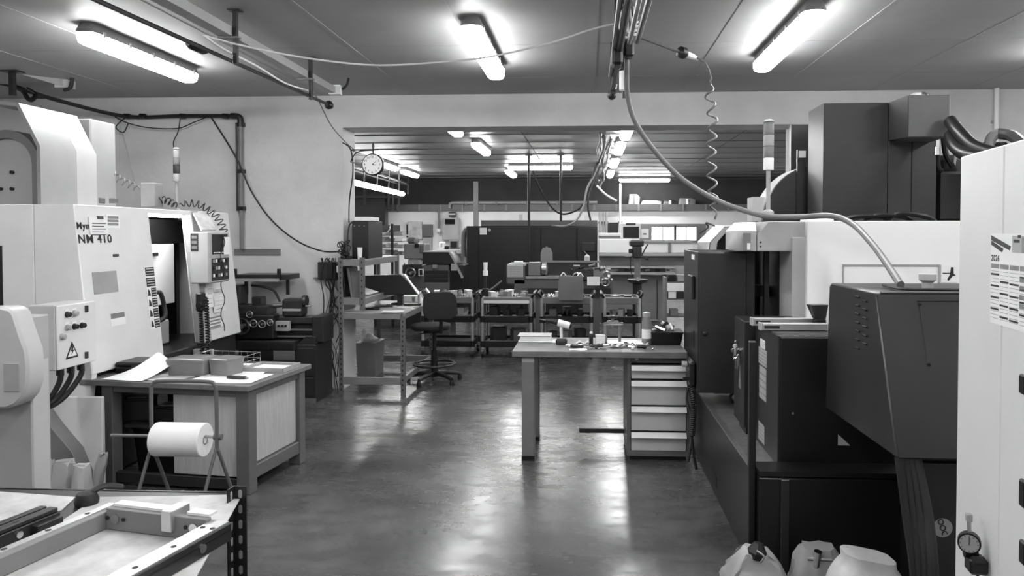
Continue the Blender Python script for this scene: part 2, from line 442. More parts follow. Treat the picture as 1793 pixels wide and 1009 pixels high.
pt('slide_cover', B(-4.3, -3.50, y0 - .2, y1 - .12, .73, .93), CREAM, cnc, .01)
pt('sill_block', B(-3.62, -3.36, Yo0 - .05, Yo0 + .22, .93, 1.0), CREAM, cnc, .01)
pt('door_lip', MB().tube(smooth_path([(-3.30, Yo0 + .01, 1.17), (-3.26, Yo0 + .05, 1.2), (-3.25, Yo0 + .09, 1.1), (-3.24, Yo0 + .08, 1.0), (-3.3, Yo0 + .02, .97)], 4), .018, 8), BLACK, cnc, label='dark pull handle on the door edge')
# decals on the front panel, on its real leaning plane
FRC = frame((XB + .001, Yn, zb_), (0, 1, 0), (XT - XB, 0, zt_ - zb_))
def dec(name, fr, px0, px1, py0, py1, mat, par, th=.003, z=0.0, label=None, bev=0, corners=None):
    a = inframe(fr, px0, py1); b = inframe(fr, px1, py0)
    x0, x1 = sorted((a.x, b.x)); y0, y1 = sorted((a.y, b.y))
    return pt(name, B(x0, x1, y0, y1, z, z + th, fr), mat, par, bev, label)
def fcol(fr, px, py): q = inframe(fr, px, py); return q.x, q.y
def lettering(s, fr, px, py, size, par, name='lettering', fat=.003, sx=1.0, mat=None, z=.001, label=None):
    u, v = fcol(fr, px, py)
    return pt(name, text(s, size, fr @ Matrix.Translation((u, v, z)), .0006, fat, sx), mat or INK, par, label=label)
lettering('Myn', FRC, 134, 401, .062, cnc, fat=.0016, sx=1.1)
lettering('NM 410', FRC, 137, 426, .078, cnc, fat=.0016, sx=1.2, label='bold black model lettering')
note = dec('taped_note', FRC, 157, 186, 381, 411, PAPER, cnc, .003, .003)
for k in range(5): dec('note_line', FRC, 160, 184 - 3 * (k % 2), 391 + 5 * k, 392 + 5 * k, INK, note, .001, .006)
dec('note_clip', FRC, 169, 178, 379, 384, BLACK, note, .008, .004)
tk = dec('ticket', FRC, 187, 207, 377, 400, PAPER, cnc, .003, .001)
for k in range(3): dec('ticket_line', FRC, 188, 206, 379 + 6 * k, 383 + 6 * k, PAPERG, tk, .001, .004)
dec('latch', FRC, 198, 206, 445, 450, BLACK, cnc, .008)
hp = dec('hatch_plate', FRC, 165, 203, 474, 516, LGREY, cnc, .003, bev=.001)
sk = dec('sticker', FRC, 194, 218, 545, 572, PAPER, cnc, .002)
dec('sticker_band', FRC, 194, 217, 546, 559, GREY, sk, .001, .002)
# strip of warning labels down the door edge
q0, q1 = fcol(FRC, 219, 470), fcol(FRC, 243, 582)
us0, us1 = Yo0 - Yn - .135, Yo0 - Yn - .012
ws = pt('warning_strip', B(us0, us1, q1[1], q0[1], 0, .002, FRC), PAPER, cnc)
hh = (q0[1] - q1[1]) / 6
for k in range(6):
    v1 = q0[1] - k * hh - .006; v0 = v1 - hh + .012
    pt('warning_panel', B(us0 + (.008 if k < 2 else .055), us1 - .006, v0, v1, .002, .004, FRC), INK, ws)
    if k >= 2: pt('warning_symbol', MB().prism([(us0 + .01, v0 + .01), (us0 + .045, v0 + .01), (us0 + .035, v1 - .02), (us0 + .018, v1 - .005)], 'z', .002, .004, FRC), INK, ws)
    for j in range(3): pt('warning_line', B(us0 + (.014 if k < 2 else .06), us1 - .012, v0 + .012 + j * .02, v0 + .016 + j * .02, .004, .005, FRC), PAPER, ws)
# control panel on the column
x0, x1 = -3.225, -3.085
Ypn = atx(366, 450, x1).y
pz1, pz0 = at(350, 406, Ypn).z, at(350, 497, Ypn).z
yb1 = atx(402, 450, x1).y
cp = pt('control_panel', B(x0 - .02, x1, Ypn, yb1, pz0, pz1), CREAM, cnc, .010)
FRP = frame((x1, Ypn, pz0), (0, 1, 0), (0, 0, 1)); FRS = frame((x0, Ypn, pz0), (1, 0, 0), (0, 0, 1))
W_, H_ = yb1 - Ypn, pz1 - pz0
pt('screen', B(.05, W_ - .04, H_ * .56, H_ * .95, 0, .004, FRP), SCREEN, cp)
pt('key_field', B(.04, W_ - .02, .02, H_ * .48, 0, .003, FRP), DGREY, cp)
for r in range(3):
    for c in range(6):
        pt('key', B(.055 + c * .042, .075 + c * .042, .05 + r * .06, .075 + r * .06, .003, .010, FRP), [PAPER, BLACK, LGREY][(c + r) % 3], cp)
for c in range(6): pt('soft_key', B(.07 + c * .03, .088 + c * .03, H_ * .58, H_ * .60, .004, .008, FRP), PAPER, cp)
dp = dec('data_plate', FRS, 334, 347, 409, 440, DGREY, cp, .003)
for k in range(3): dec('data_line', FRS, 336, 345, 413 + 9 * k, 418 + 9 * k, GREY, dp, .001, .003)
dec('panel_note', frame((x1 + .005, Ypn, pz0), (0, 1, 0), (0, 0, 1)), 391, 401, 415, 446, PAPER, cp, .002, .003)
# sloping note board above the panel
p0, p1 = atx(337, 374, -3.27), atx(362, 373, -3.27); p3, p2 = atx(352, 404, -3.13), atx(377, 404, -3.13)
pt('note_board', MB().hexa([p0, p1, p2, p3], [p + Vector((.012, -.004, .008)) for p in (p0, p1, p2, p3)]), MOTTLE, cnc)
# label sheets under the control panel
FRD = frame((XB + .013, Yn, zb_), (0, 1, 0), (XT - XB, 0, zt_ - zb_))
for k, (a, b_, c, d) in enumerate(((362, 373, 502, 540), (375, 388, 503, 512), (375, 392, 516, 548), (362, 388, 552, 578))):
    s_ = dec('label_sheet', FRD, a, b_, c, d, PAPER, cnc, .002)
    for j in range(4): dec('label_line', FRD, a + 2, b_ - 2, c + 3 + j * (d - c - 4) / 4, c + 5 + j * (d - c - 4) / 4, PAPERG, s_, .001, .002)
# handset with its cord
hs = atx(353, 525, -3.17); Yhs = hs.y
x_, y_ = -3.185, Yhs
h = pt('handset', MB().box(x_ - .015, x_ + .045, y_ - .05, y_ + .02, at(352, 545, Yhs).z, at(352, 512, Yhs).z), BLACK, cnc, .012)
pt('handset_knob', MB().cyl((x_ + .03, y_ - .05, hs.z - .04), (x_ + .03, y_ - .08, hs.z - .04), .024, 12), BLACK, h)
for dx, n in ((.0, 'handset_cord'), (.05, 'handset_cord')):
    zz0 = at(352, 545, Yhs).z; zz1 = at(356, 636, Yhs).z
    pt(n, MB().tube(coil_path([(x_ + .02 + dx, y_ - .03, zz0 + .02 + dx * 2), (x_ + .03 + dx, y_ - .03, (zz0 + zz1) / 2), (x_ + .03 + dx, y_ - .03, zz1)], .014, 24, 8), .007, 5), RUBBER, cnc)
pt('wavy_cord', MB().tube(smooth_path([atx(390 + 3.5 * math.sin(k * 1.5), 412 + k * 12, -3.07 if k < 7 else -3.15) for k in range(15)], 4), .004, 5), DGREY, cnc)
pt('cord_plate', MB().box(x_ - .06, x_ + .10, y_ + .0, y_ + .03, at(352, 632, Yhs).z, at(356, 612, Yhs).z), WHITE2, cnc)
# warning lamp column
def lamp_column(par, px, Y, pys, mats, r):
    base = at(px, pys[0], Y); z = [at(px, p, Y).z for p in pys]
    pt('lamp_pole', MB().cyl((base.x, Y, z[0]), (base.x, Y, z[1]), r * .42, 12), CREAM, par)
    pt('lamp_foot', MB().lathe([(r * 1.1, 0), (r * 1.1, .02), (r * .5, .035)], (base.x, Y, z[0])), CREAM, par)
    for k in range(1, len(z) - 1):
        pt('signal_lens', MB().lathe([(r * .98, 0), (r, .004), (r, z[k + 1] - z[k] - .006), (r * .95, z[k + 1] - z[k] - .003)], (base.x, Y, z[k])), mats[k - 1], par)
    pt('lamp_cap', MB().lathe([(r * 1.05, 0), (r * 1.05, .008), (r * .6, .016)], (base.x, Y, z[-1])), CREAM, par)
lamp_column(cnc, 310, 6.1, (372, 318, 304, 288, 276, 262), (CREAM, DGREY, GREY, LGREY), .027)
# small junction box and springy hoses on the roof
pt('roof_box', B(*FB(246, 271, 320, 362, 5.9, .12)), LGREY, cnc, .004)
pt('roof_fitting', B(*FB(190, 200, 347, 356, 5.2, .05)), GREY, cnc, .004)
pt('roof_fitting', B(*FB(172, 177, 346, 356, 5.0, .05)), GREY, cnc, .004)
pt('air_coil', MB().tube(coil_path([at(184, 295, 5.7), at(215, 318, 5.8), at(246, 331, 5.9)], .03, 7, 10), .005, 5), GREY, cnc)
pt('air_coil', MB().tube(coil_path([at(270, 354, 5.95), at(288, 350, 6.0), at(312, 362, 6.1)], .028, 6, 10), .005, 5), DGREY, cnc)
pt('air_coil', MB().tube(coil_path([at(314, 358, 6.1), at(345, 357, 6.15), at(378, 378, 6.2), at(396, 412, 6.25)], .03, 11, 10), .005, 5), DGREY, cnc)
# hood on the roof
Yh0, Yh1 = 4.80, 5.37
P1 = [at(p[0], p[1], Yh0) for p in ((-40, 172), (32, 180), (70, 255), (72, 353))]
prof = [(p.x, p.z) for p in P1]; prof[-1] = (prof[-1][0], zt_)
inn = [(prof[0][0], prof[0][1] - .025), (prof[1][0] - .012, prof[1][1] - .025), (prof[2][0] - .025, prof[2][1] - .004), (prof[3][0] - .025, zt_)]
ym = Yh0 + (Yh1 - Yh0) * .62
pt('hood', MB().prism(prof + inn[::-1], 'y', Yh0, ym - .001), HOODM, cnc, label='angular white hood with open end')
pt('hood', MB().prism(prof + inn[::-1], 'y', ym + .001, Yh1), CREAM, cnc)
def arch(px0, px1, pyt, Y):
    a = at(px0, 330, Y); b2 = at(px1, 330, Y); r = (b2.x - a.x) / 2; cx = (a.x + b2.x) / 2; zc = at(15, pyt, Y).z - r
    return [(cx + r, zt_)] + [(cx + r * math.cos(k * PI / 16), zc + r * math.sin(k * PI / 16)) for k in range(17)] + [(cx - r, zt_)]
oa, ia = arch(-42, 73, 228, 4.97), arch(-28, 60, 242, 4.97)
pt('arch_cover', MB().prism(ia, 'y', 4.98, 5.30), CREAM, cnc)
pt('arch_rim', MB().prism(oa + ia[::-1], 'y', 4.95, 5.28), GREY, cnc)
for px, py in ((23, 302), (23, 331), (3, 331)):
    p = at(px, py, 4.98); pt('cover_bolt', MB().cyl((p.x, 4.982, p.z), (p.x, 4.96, p.z), .012, 8), BLACK, cnc)
# work lamp inside the cabin
pt('work_lamp', MB().box(-3.42, -3.35, Yo0 + .06, Yo1 - .06, 1.775, 1.795), LIT, cnc, label='lit work lamp under the cabin roof')
pt('lamp_bracket', MB().box(-3.43, -3.34, Yo0 + .03, Yo1 - .03, 1.7955, 1.80), DGREY, cnc)
pt('hood_back', B(prof[0][0], prof[3][0] - .03, Yh1 - .03, Yh1 - .005, zt_, 2.2), DGREY2, cnc)
b5 = FB(120, 182, 213, 358, 5.6, .25)
pt('tank', B(b5[0], b5[1], 5.45, 5.75, zt_, b5[5]), HOODM, cnc, .01, 'pale box behind the hood')
# long dark slot at far left
pt('side_slot', B(*FB(-6, 4, 430, 540, Yn - .004, .006)), BLACK, cnc)

# control box with buttons, hung at the machine's end
kb = T('control_box', 'pale electrical box with round push buttons and a warning triangle', 'electrical box')
xk0, xk1, _, _, zk0, zk1 = FB(50, 96, 535, 650, 4.16)
pt('enclosure', B(xk0, xk1, 4.16, 4.50, zk0, zk1), WHITE2, kb, .006)
pt('box_door', B(xk1 + .001, xk1 + .016, 4.165, 4.50, zk0 + .004, zk1 - .004), WHITE, kb, .004)
pt('bracket', B(xk0 + .03, xk0 + .09, 4.50, 4.615, zk0 + .1, zk1 - .1), WHITE2, kb)
FRK = frame((xk1 + .016, 4.16, zk0), (0, 1, 0), (0, 0, 1))
for px, py, m_ in ((117, 551, DGREY), (130, 549, CREAM), (117, 574, LGREY), (130, 572, BLACK), (143, 570, BLACK), (108, 590, CREAM)):
    u, v = fcol(FRK, px, py)
    b__ = pt('push_button', MB().lathe([(.019, 0), (.019, .004), (.015, .005), (.015, .022), (.012, .025)], FRK @ Vector((u, v, 0)), (1, 0, 0), 16), m_, kb)
    if py < 580: pt('button_plate', B(u - .018, u + .018, v + .018, v + .034, 0, .002, FRK), PAPER, kb)
for py in (541, 622):
    u, v = fcol(FRK, 150, py); pt('hinge', B(u - .008, u + .012, v - .02, v + .02, 0, .01, FRK), DGREY, kb)
u, v = fcol(FRK, 126, 614)
tri = [(u - .055, v - .045), (u + .055, v - .045), (u, v + .055)]
tin = [(u + (a_ - u) * .72, v - .004 + (b2 - v) * .66) for a_, b2 in tri]
wt = pt('warning_triangle', MB().prism(tri, 'z', 0, .002, FRK), INK, kb)
pt('triangle_field', MB().prism(tin, 'z', .002, .003, FRK), PAPER, wt)
pt('triangle_bolt', MB().prism([(u - .006, v + .03), (u + .012, v + .03), (u + .004, v + .004), (u + .014, v + .004), (u - .008, v - .028), (u - .002, v - .004), (u - .012, v - .004)], 'z', .003, .004, FRK), INK, wt)
for k, (dx, dy) in enumerate(((.0, .0), (.0, .09), (.0, .18))):
    pts = [(xk1 - .03, 4.24 + dy, zk0 + .02), (xk1 - .035, 4.24 + dy, zk0 - .08), (xk1 - .1, 4.2 + dy * .5, zk0 - .20 - .012 * k), (xk1 - .2, 4.1, zk0 - .22), (xk0 - .28, 4.0, zk0 - .1)]
    pt('cable', MB().tube(smooth_path(pts, 6), .016, 8), CABLE, kb)
    pt('gland', MB().cyl((xk1 - .03, 4.24 + dy, zk0 + .005), (xk1 - .03, 4.24 + dy, zk0 - .04), .022, 10), BLACK, kb)

# rounded pedestal arm at the left edge
pa = T('pedestal_arm', 'pale rounded machine arm with a grey plate, cut by the left edge', 'machine')
Yp = 3.40
ol = [(-70, 540), (2, 538), (16, 541), (24, 550), (36, 588), (46, 615), (49, 645), (48, 672), (40, 695), (27, 710), (10, 717), (-10, 716), (-70, 700)]
pts = [at(a, b_, Yp) for a, b_ in ol]
pt('arm_cover', MB().prism([(p.x, p.z) for p in pts], 'y', Yp, Yp + .12), WHITE2, pa, .012)
pt('cover_plate', B(*FB(6, 33, 637, 686, Yp - .004, .005)), LGREY, pa, .001)
pp = FB(-60, 27, 700, 900, Yp + .14, .2)
pt('post', B(pp[0], at(27, 800, Yp + .01).x, Yp + .121, Yp + .25, 0, at(0, 560, Yp).z), CREAM, pa, .006)
pt('post', B(at(27, 800, Yp + .01).x + .001, at(49, 800, Yp + .125).x + .02, Yp + .125, Yp + .24, 0, at(0, 640, Yp).z), WHITE2, pa, .006)

# white board and paper sacks below the control box
lb = T('chip_guard', 'white sheet-metal guard with a slanted grey plate as painted shadow below the control box', 'guard')
f_ = FB(52, 174, 697, 860, 4.50, .03)
pt('guard_sheet', B(f_[0], f_[1], 4.53, 4.56, 0, f_[5]), WHITE, lb, .004)
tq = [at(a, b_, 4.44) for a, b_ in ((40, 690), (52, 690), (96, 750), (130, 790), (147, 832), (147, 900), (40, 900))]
pt('shadow_plate', MB().prism([(p.x, max(p.z, 0)) for p in tq], 'y', 4.42, 4.53), GREY, lb, .004, 'slanted grey plate standing in for a cast shadow')  # painted shade: grey plate shaped like the shadow across the white sheet
def sack(px0, px1, pyt, Y, label, mat, seed, tilt=0.0, d=.14):
    rnd = random.Random(seed); x0, x1, *_r = FB(px0, px1, pyt, pyt + 40, Y); zt2 = at((px0 + px1) / 2, pyt, Y).z
    t_ = T('paper_sack', label, 'bag', 'paper sacks under the control box')
    w, n = x1 - x0, 5; loops = []
    for k in range(n + 1):
        z = zt2 * k / n; sq = 1 - .55 * (k / n) ** 2
        loops.append([((x0 + x1) / 2 + tilt * k / n + a * 1.0 + rnd.uniform(-.006, .006), Y + d / 2 + b2 * sq + rnd.uniform(-.006, .006), z + (rnd.uniform(-.02, .02) if k == n else 0)) for a, b2 in rounded(w, d, .02, 2)])
    pt('sack_body', MB().loft(loops), mat, t_)
    pt('fold', B((x0 + x1) / 2 + tilt - w * .42, (x0 + x1) / 2 + tilt + w * .42, Y + d * .38, Y + d * .6, zt2 - .03, zt2 + .012), mat, t_, .004)
    return t_
sack(50, 76, 814, 4.16, 'open pale paper sack left of the others below the control box', CREAM, 1)
sack(82, 114, 816, 4.2, 'pale paper sack in the middle below the control box', CREAM, 2)
sack(119, 139, 822, 4.12, 'narrow pale paper sack right below the control box', WHITE2, 3)
sack(147, 162, 800, 4.32, 'torn sack leaning against the grey workbench leg', LGREY, 4, .07, .08)

# dark tail of conduit on the back wall
cw = T('wall_conduit', 'dark conduit running along the back wall and turning down behind the turning centre', 'pipe')
Yq = YW - .05
pts = [at(-60, 118, 6.9), at(42, 157, 7.0), at(120, 181, 7.3), at(222, 204, Yq), at(320, 203, Yq), at(410, 203, Yq)]
pt('pipe', MB().tube(smooth_path(pts, 5), .020, 8), CABLE, cw)
pt('elbow', MB().tube(smooth_path([at(405, 203, Yq), at(417, 204, Yq), at(421, 210, Yq), at(421, 222, Yq)], 5), .032, 10), BLACK, cw)
p, q = at(421, 215, Yq), at(423, 436, Yq)
pt('drop_pipe', MB().cyl(p, (p.x, Yq, q.z), .020, 10), GREY, cw)
pt('drop_pipe', MB().cyl(p + Vector((-.045, 0, 0)), (p.x - .045, Yq, q.z + .4), .010, 8), DGREY, cw)
for py in (218, 300, 365): z = at(421, py, Yq).z; pt('pipe_clip', B(p.x - .03, p.x + .03, Yq - .02, YW - .001, z - .02, z + .02), BLACK, cw)
for px in (70, 222, 250, 320, 395): a = at(px, 203 if px > 200 else 168, Yq if px > 200 else 7.15); pt('pipe_clip', MB().cyl(a + Vector((-.03, 0, 0)), a + Vector((.03, 0, -.005)), .028, 8), BLACK, cw)
for seq in ([(222, 204), (203, 222), (216, 232), (225, 215)], [(190, 196), (215, 212), (255, 223), (310, 225), (340, 214), (360, 206)], [(316, 204), (312, 230), (304, 248), (305, 262)], [(208, 212), (222, 260), (236, 318)]):
    pt('loose_wire', MB().tube(smooth_path([at(a, b_, Yq - .03 if i < 3 or seq[0][0] != 208 else 6.2) for i, (a, b_) in enumerate(seq)], 5), .006 if seq[0][0] != 208 else .004, 5), CABLE if seq[0][0] != 208 else LGREY, cw)
one('hanging_wire', MB().tube(smooth_path([at(370, 206, 7.6), at(395, 245, 7.6), at(418, 285, 7.6), at(440, 335, 7.6), at(475, 385, 7.58), at(520, 422, 7.5), at(565, 440, 7.45), at(600, 440, 7.42)], 6), .009, 6), CABLE, 'thin dark cable sagging from the wall conduit to the shelf bench', 'cable')
one('wall_plate', B(*FB(410, 491, 436, 447, YW - .012, .012)), GREY, 'flat grey plate fixed on the wall above the old lathe', 'plate', bev=.002)
# drooping black bundle where the conduit leaves the tray
one('cable_bundle', MB().tube(smooth_path([at(-40, 140, 6.9), at(10, 147, 6.95), at(38, 158, 7.0), at(48, 172, 7.0), at(56, 175, 7.0), at(62, 165, 7.05), at(45, 155, 7.0)], 5), .022, 8), CABLE, 'knot of dark cable at the left end of the wall conduit', 'cable')
# ================================================================ LEFT MIDDLE: bench with paper roll
def slanted(o, rz): return Matrix.Translation(o) @ Matrix.Rotation(rz, 4, 'Z')
wbt = T('workbench', 'grey steel workbench with plywood side panels, covered in papers and plastic boxes', 'workbench', loc=(-2.10, 4.47, 0), rz=math.radians(-7))
Wb, Db, Hb = 1.20, .80, .70      # local: right front corner of the top at 0,0; x runs to -Wb
pt('worktop', B(-Wb, 0, 0, Db, Hb - .035, Hb), WOOD, wbt, .004)
for x0, x1, y0, y1 in ((-.12, -.03, .05, .14), (-.12, -.03, Db - .12, Db - .04), (-Wb + .12, -Wb + .2, .05, .14), (-Wb + .12, -Wb + .2, Db - .12, Db - .04)):
    pt('leg', B(x0, x1, y0, y1, 0, Hb - .036), MGREY, wbt, .004)
pt('apron', B(-Wb + .2, -.12, .06, .09, Hb - .085, Hb - .036), MGREY, wbt, .003)
pt('apron', B(-.07, -.04, .14, Db - .12, Hb - .085, Hb - .036), MGREY, wbt, .003)
pt('front_panel', B(-.58, -.12, .08, .10, .10, Hb - .086), PLY, wbt, .002, 'pale plywood front panel')
pt('side_panel', B(-.075, -.06, .14, Db - .12, .17, Hb - .086), PLY, wbt, .002, 'pale plywood side panel')
pt('lower_rail', B(-.10, -.035, .14, Db - .12, .08, .165), MGREY, wbt, .004)
pt('lower_rail', B(-Wb + .2, -.12, .07, .11, .02, .09), DGREY, wbt, .004)
pt('inner_shelf', B(-Wb + .2, -.58, .15, Db - .1, .36, .38), DGREY, wbt)
pt('back_panel', B(-Wb + .2, -.12, Db - .09, Db - .08, .05, Hb - .086), DGREY2, wbt)
mw = slanted((-2.10, 4.47, 0), math.radians(-7))
def onb(x, y, z=0): return mw @ Vector((x, y, Hb + .0005 + z))
def thing_on(name, label, cat, x, y, rz=0, group=None, z=0):
    return T(name, label, cat, group, loc=onb(x, y, z), rz=math.radians(-7) + rz)
def sheet(name, label, loc, rz, w, h, mat=None, curl=0.0, th=.0012, group=None, lift=0.0, cat='paper', up=0.0):
    fn = lambda u, v: ((u - .5) * w, (v - .5) * h, .0004 + curl * (max(0, u - .6) / .4) ** 2 + lift * (max(0, .4 - u) / .4) ** 2 + up * v * v + .0015 * math.sin(7 * u + 3 * v) + .0016)
    o = one(name, MB().grid(fn, 10, 8, th), mat or PAPER, label, cat, group)
    o.location = loc; o.rotation_euler = (0, 0, rz); o['placed'] = 1; return o
# items on it
t = thing_on('instrument_case', 'flat black case at the left end of the paper-strewn bench', 'case', -.99, .36, .1)
pt('case_base', B(-.15, .15, -.12, .12, 0, .045), BLACK, t, .008); pt('case_lid', B(-.152, .152, -.122, .122, .047, .075), BLACK, t, .01); pt('case_catch', B(-.03, .03, -.128, -.122, .03, .06), DGREY, t)
fn = lambda u, v: ((u - .5) * .34, (v - .5) * .26, .004 + .15 * u * (v ** 2) * (1 if u > .2 else 5 * u) + .01 * math.sin(6 * u))
o = one('drawing_sheet', MB().grid(lambda u, v: ((u - .5) * .30 + .05 * v, (v - .5) * .24, .004 + .15 * v ** 1.4 * (1.0 - abs(u - .62) * 1.3)), 12, 10, .0012), PAPER, 'big white drawing curling up next to the flat black case', 'paper'); o.location = onb(-.90, .13); o.rotation_euler = (0, 0, -.15); o['placed'] = 1
sheet('drawing_sheet', 'white sheet lying flat at the front edge of the bench left of the boxes', onb(-.66, .14), -.2, .26, .2, MOTTLE)
sheet('drawing_sheet', 'large white sheet spread at the right front corner of the bench', onb(-.26, .21), -.05, .44, .31)
sheet('drawing_sheet', 'white sheet behind the plastic boxes on the bench', onb(-.30, .44), .12, .30, .21, z if False else PAPER)
def clear_box(label, x, y, rz, w, d, h, mat):
    t = thing_on('plastic_box', label, 'box', x, y, rz, 'clear plastic boxes on the paper-strewn bench')
    a, b_ = rounded(w, d, .012, 2), rounded(w * .92, d * .9, .012, 2); ai, bi = rounded(w - .006, d - .006, .01, 2), rounded(w * .92 - .006, d * .9 - .006, .01, 2)
    pt('tub', MB().loft([[(x_, y_, .001) for x_, y_ in b_], [(x_, y_, h * .8) for x_, y_ in a], [(x_, y_, h * .8) for x_, y_ in ai], [(x_, y_, .004) for x_, y_ in bi]]), mat, t)
    pt('tub_lid', MB().loft([[(x_ * 1.02, y_ * 1.02, h * .8 + .001) for x_, y_ in a], [(x_ * 1.02, y_ * 1.02, h * .94) for x_, y_ in a], [(x_ * .9, y_ * .9, h) for x_, y_ in a]]), mat, t)
    return t
clear_box('cloudy plastic box at the left of the two on the bench', -.60, .30, .05, .27, .17, .115, HAZE)
clear_box('cloudy plastic box at the right of the two on the bench', -.37, .34, -.12, .15, .17, .115, HAZE)
t = thing_on('wire_basket', 'small bright wire basket behind the cloudy plastic boxes', 'basket', -.55, .62, 0)
for k in range(9):
    x = -.2 + .05 * k
    pt('wire', MB().tube([(x, -.09, .09), (x, -.09, .002), (x, .09, .002), (x, .09, .09)], .0022, 5), CHROME, t)
for z_ in (.09, .05): pt('rim', MB().tube([(-.2, -.09, z_), (.2, -.09, z_), (.2, .09, z_), (-.2, .09, z_)], .003, 5, closed=True), CHROME, t)
t = thing_on('steel_block', 'dark metal block lying on the white sheet at the right front of the bench', 'block', -.20, .19, -.05, z=.006)
pt('block', B(-.065, .065, -.016, .016, 0, .014), DMETAL, t, .002); pt('block_end', MB().cyl((.065, 0, .007), (.085, 0, .007), .005, 8), STEEL, t)
def file_tray(label, x, y, rz, w, d, h, mat):
    t = thing_on('flat_tray', label, 'tray', x, y, rz, 'flat trays at the back of the bench')
    pt('tray_floor', B(-w / 2, w / 2, -d / 2, d / 2, 0, .006), mat, t)
    for a in ((-w / 2, w / 2, -d / 2, -d / 2 + .006), (-w / 2, w / 2, d / 2 - .006, d / 2), (-w / 2, -w / 2 + .006, -d / 2, d / 2), (w / 2 - .006, w / 2, -d / 2, d / 2)): pt('tray_side', B(a[0], a[1], a[2], a[3], .006, h), mat, t)
    pt('tray_paper', B(-w / 2 + .02, w / 2 - .02, -d / 2 + .02, d / 2 - .02, .0065, .012), PAPER, t)
file_tray('shallow pale tray with papers at the back right of the bench', -.17, .56, 0, .30, .24, .03, LGREY)
file_tray('small shallow grey tray left of the pale one at the back of the bench', -.42, .62, .1, .16, .16, .022, GREYPL)
# dark things inside the bench
for k, (x, y, w, h, lab) in enumerate(((-1.0, .3, .18, .14, 'dark crate on the inner shelf of the workbench, left'), (-.78, .32, .16, .09, 'dark tin on the inner shelf of the workbench, right'))):
    t = T('crate', lab, 'crate', None, loc=mw @ Vector((x, y, .381)), rz=.2 - .3 * k)
    pt('crate_body', B(-w / 2, w / 2, -.07, .07, 0, h), DGREY2, t, .006); pt('crate_rim', B(-w / 2 - .006, w / 2 + .006, -.076, .076, h, h + .012), DGREY, t, .003); pt('crate_paper', B(-w / 3, w / 3, -.05, .05, h + .0125, h + .02), GREY, t)
t = T('bin', 'black plastic bin on the floor inside the workbench', 'bin', None, loc=mw @ Vector((-.86, .42, 0)), rz=0)
pt('bin_body', MB().loft([[(x, y, 0) for x, y in rounded(.3, .3, .04)], [(x, y, .33) for x, y in rounded(.36, .36, .05)]]), BLACK, t); pt('bin_rim', MB().loft([[(x, y, .33) for x, y in rounded(.38, .38, .05)], [(x, y, .35) for x, y in rounded(.38, .38, .05)]]), BLACK, t)
# paper roll stand
Yr = 4.08
rs = T('roll_stand', 'bent tube stand on splayed feet holding the paper roll', 'stand')
xa, xb_ = at(265, 720, Yr).x, at(379, 720, Yr).x
zt3 = at(320, 668, Yr).z; zs = at(380, 790, Yr).z; zr = at(372, 766, Yr).z
hoop = smooth_path([(xa, Yr, zs), (xa, Yr, zt3 - .07), (xa + .012, Yr, zt3 - .018), (xa + .06, Yr, zt3), (xb_ - .06, Yr, zt3), (xb_ - .012, Yr, zt3 - .018), (xb_, Yr, zt3 - .07), (xb_, Yr, zs)], 6)
pt('hoop', MB().tube(hoop, .011, 10), MGREY, rs)
for x in (xa, xb_):
    for s in (-1, 1):
        pt('foot', MB().tube(smooth_path([(x, Yr, zs + .02), (x + s * .012, Yr + s * .03, zs - .06), (x + s * .045, Yr + s * .16, .012)], 5), .010, 8), MGREY, rs)
pt('axle', MB().cyl((at(192, 762, Yr).x, Yr + .01, zr), (xb_ + .012, Yr + .01, zr), .009, 10), STEEL, rs)
pt('axle_nut', MB().cyl((xb_ - .02, Yr + .01, zr), (xb_ + .025, Yr + .01, zr), .018, 10), MGREY, rs)
xr0, xr1 = at(272, 770, Yr).x, at(358, 770, Yr).x
pr = T('paper_roll', 'thick white roll of wiping paper on the bent tube stand', 'paper roll')
pt('roll', MB().lathe([(.028, 0), (.092, 0), (.0955, .004), (.0955, xr1 - xr0 - .004), (.092, xr1 - xr0), (.028, xr1 - xr0)], (xr0, Yr + .01, zr - .018), (1, 0, 0), 40), PAPER, pr)
pt('core', MB().lathe([(.020, -.001), (.028, -.001), (.028, xr1 - xr0 + .001), (.020, xr1 - xr0 + .001), (.020, xr1 - xr0 - .03)], (xr0, Yr + .01, zr - .018), (1, 0, 0), 20), CARD, pr)

# ================================================================ FOREGROUND TABLE
ft = T('assembly_table', 'low dark steel table on slotted angle posts in the left foreground', 'table')
Ht = .78; xR = -1.16; Yt1 = flo(300, 862, .78).y
pt('tabletop', B(-3.1, xR, 1.15, Yt1, Ht - .035, Ht), DGREY, ft, .003)
px_ = at(416, 900, 2.40).x
for x0, y0 in ((xR + .004, Yt1 - .10), (xR + .004, 1.2), (-3.09, Yt1 - .10), (-3.09, 1.2)):
    po = pt('post', MB().box(x0, x0 + .004, y0, y0 + .045, 0, Ht + .045).box(x0 + .004, x0 + .045, y0 + .041, y0 + .045, 0, Ht + .045), DGREY2, ft)
    if x0 > -2 and y0 > 1.9:
        for k in range(14):
            z_ = Ht + .02 - .05 * k
            pt('slot', MB().prism(rounded(.012, .028, .0055, 2, x0 + .025, z_), 'y', y0 + .0395, y0 + .0408), LGREY, po)
            pt('slot', MB().prism(rounded(.012, .028, .0055, 2, y0 + .022, z_), 'x', x0 + .0042, x0 + .0055), LGREY, po)
pt('edge_rail', B(-3.1, xR, Yt1, Yt1 + .008, Ht - .06, Ht + .002), DGREY2, ft)
pt('lower_shelf', B(-3.05, xR - .01, 1.2, Yt1 - .1, .2, .22), DGREY2, ft)
def onT(px, py, z=Ht): p = flo(px, py, z); return p
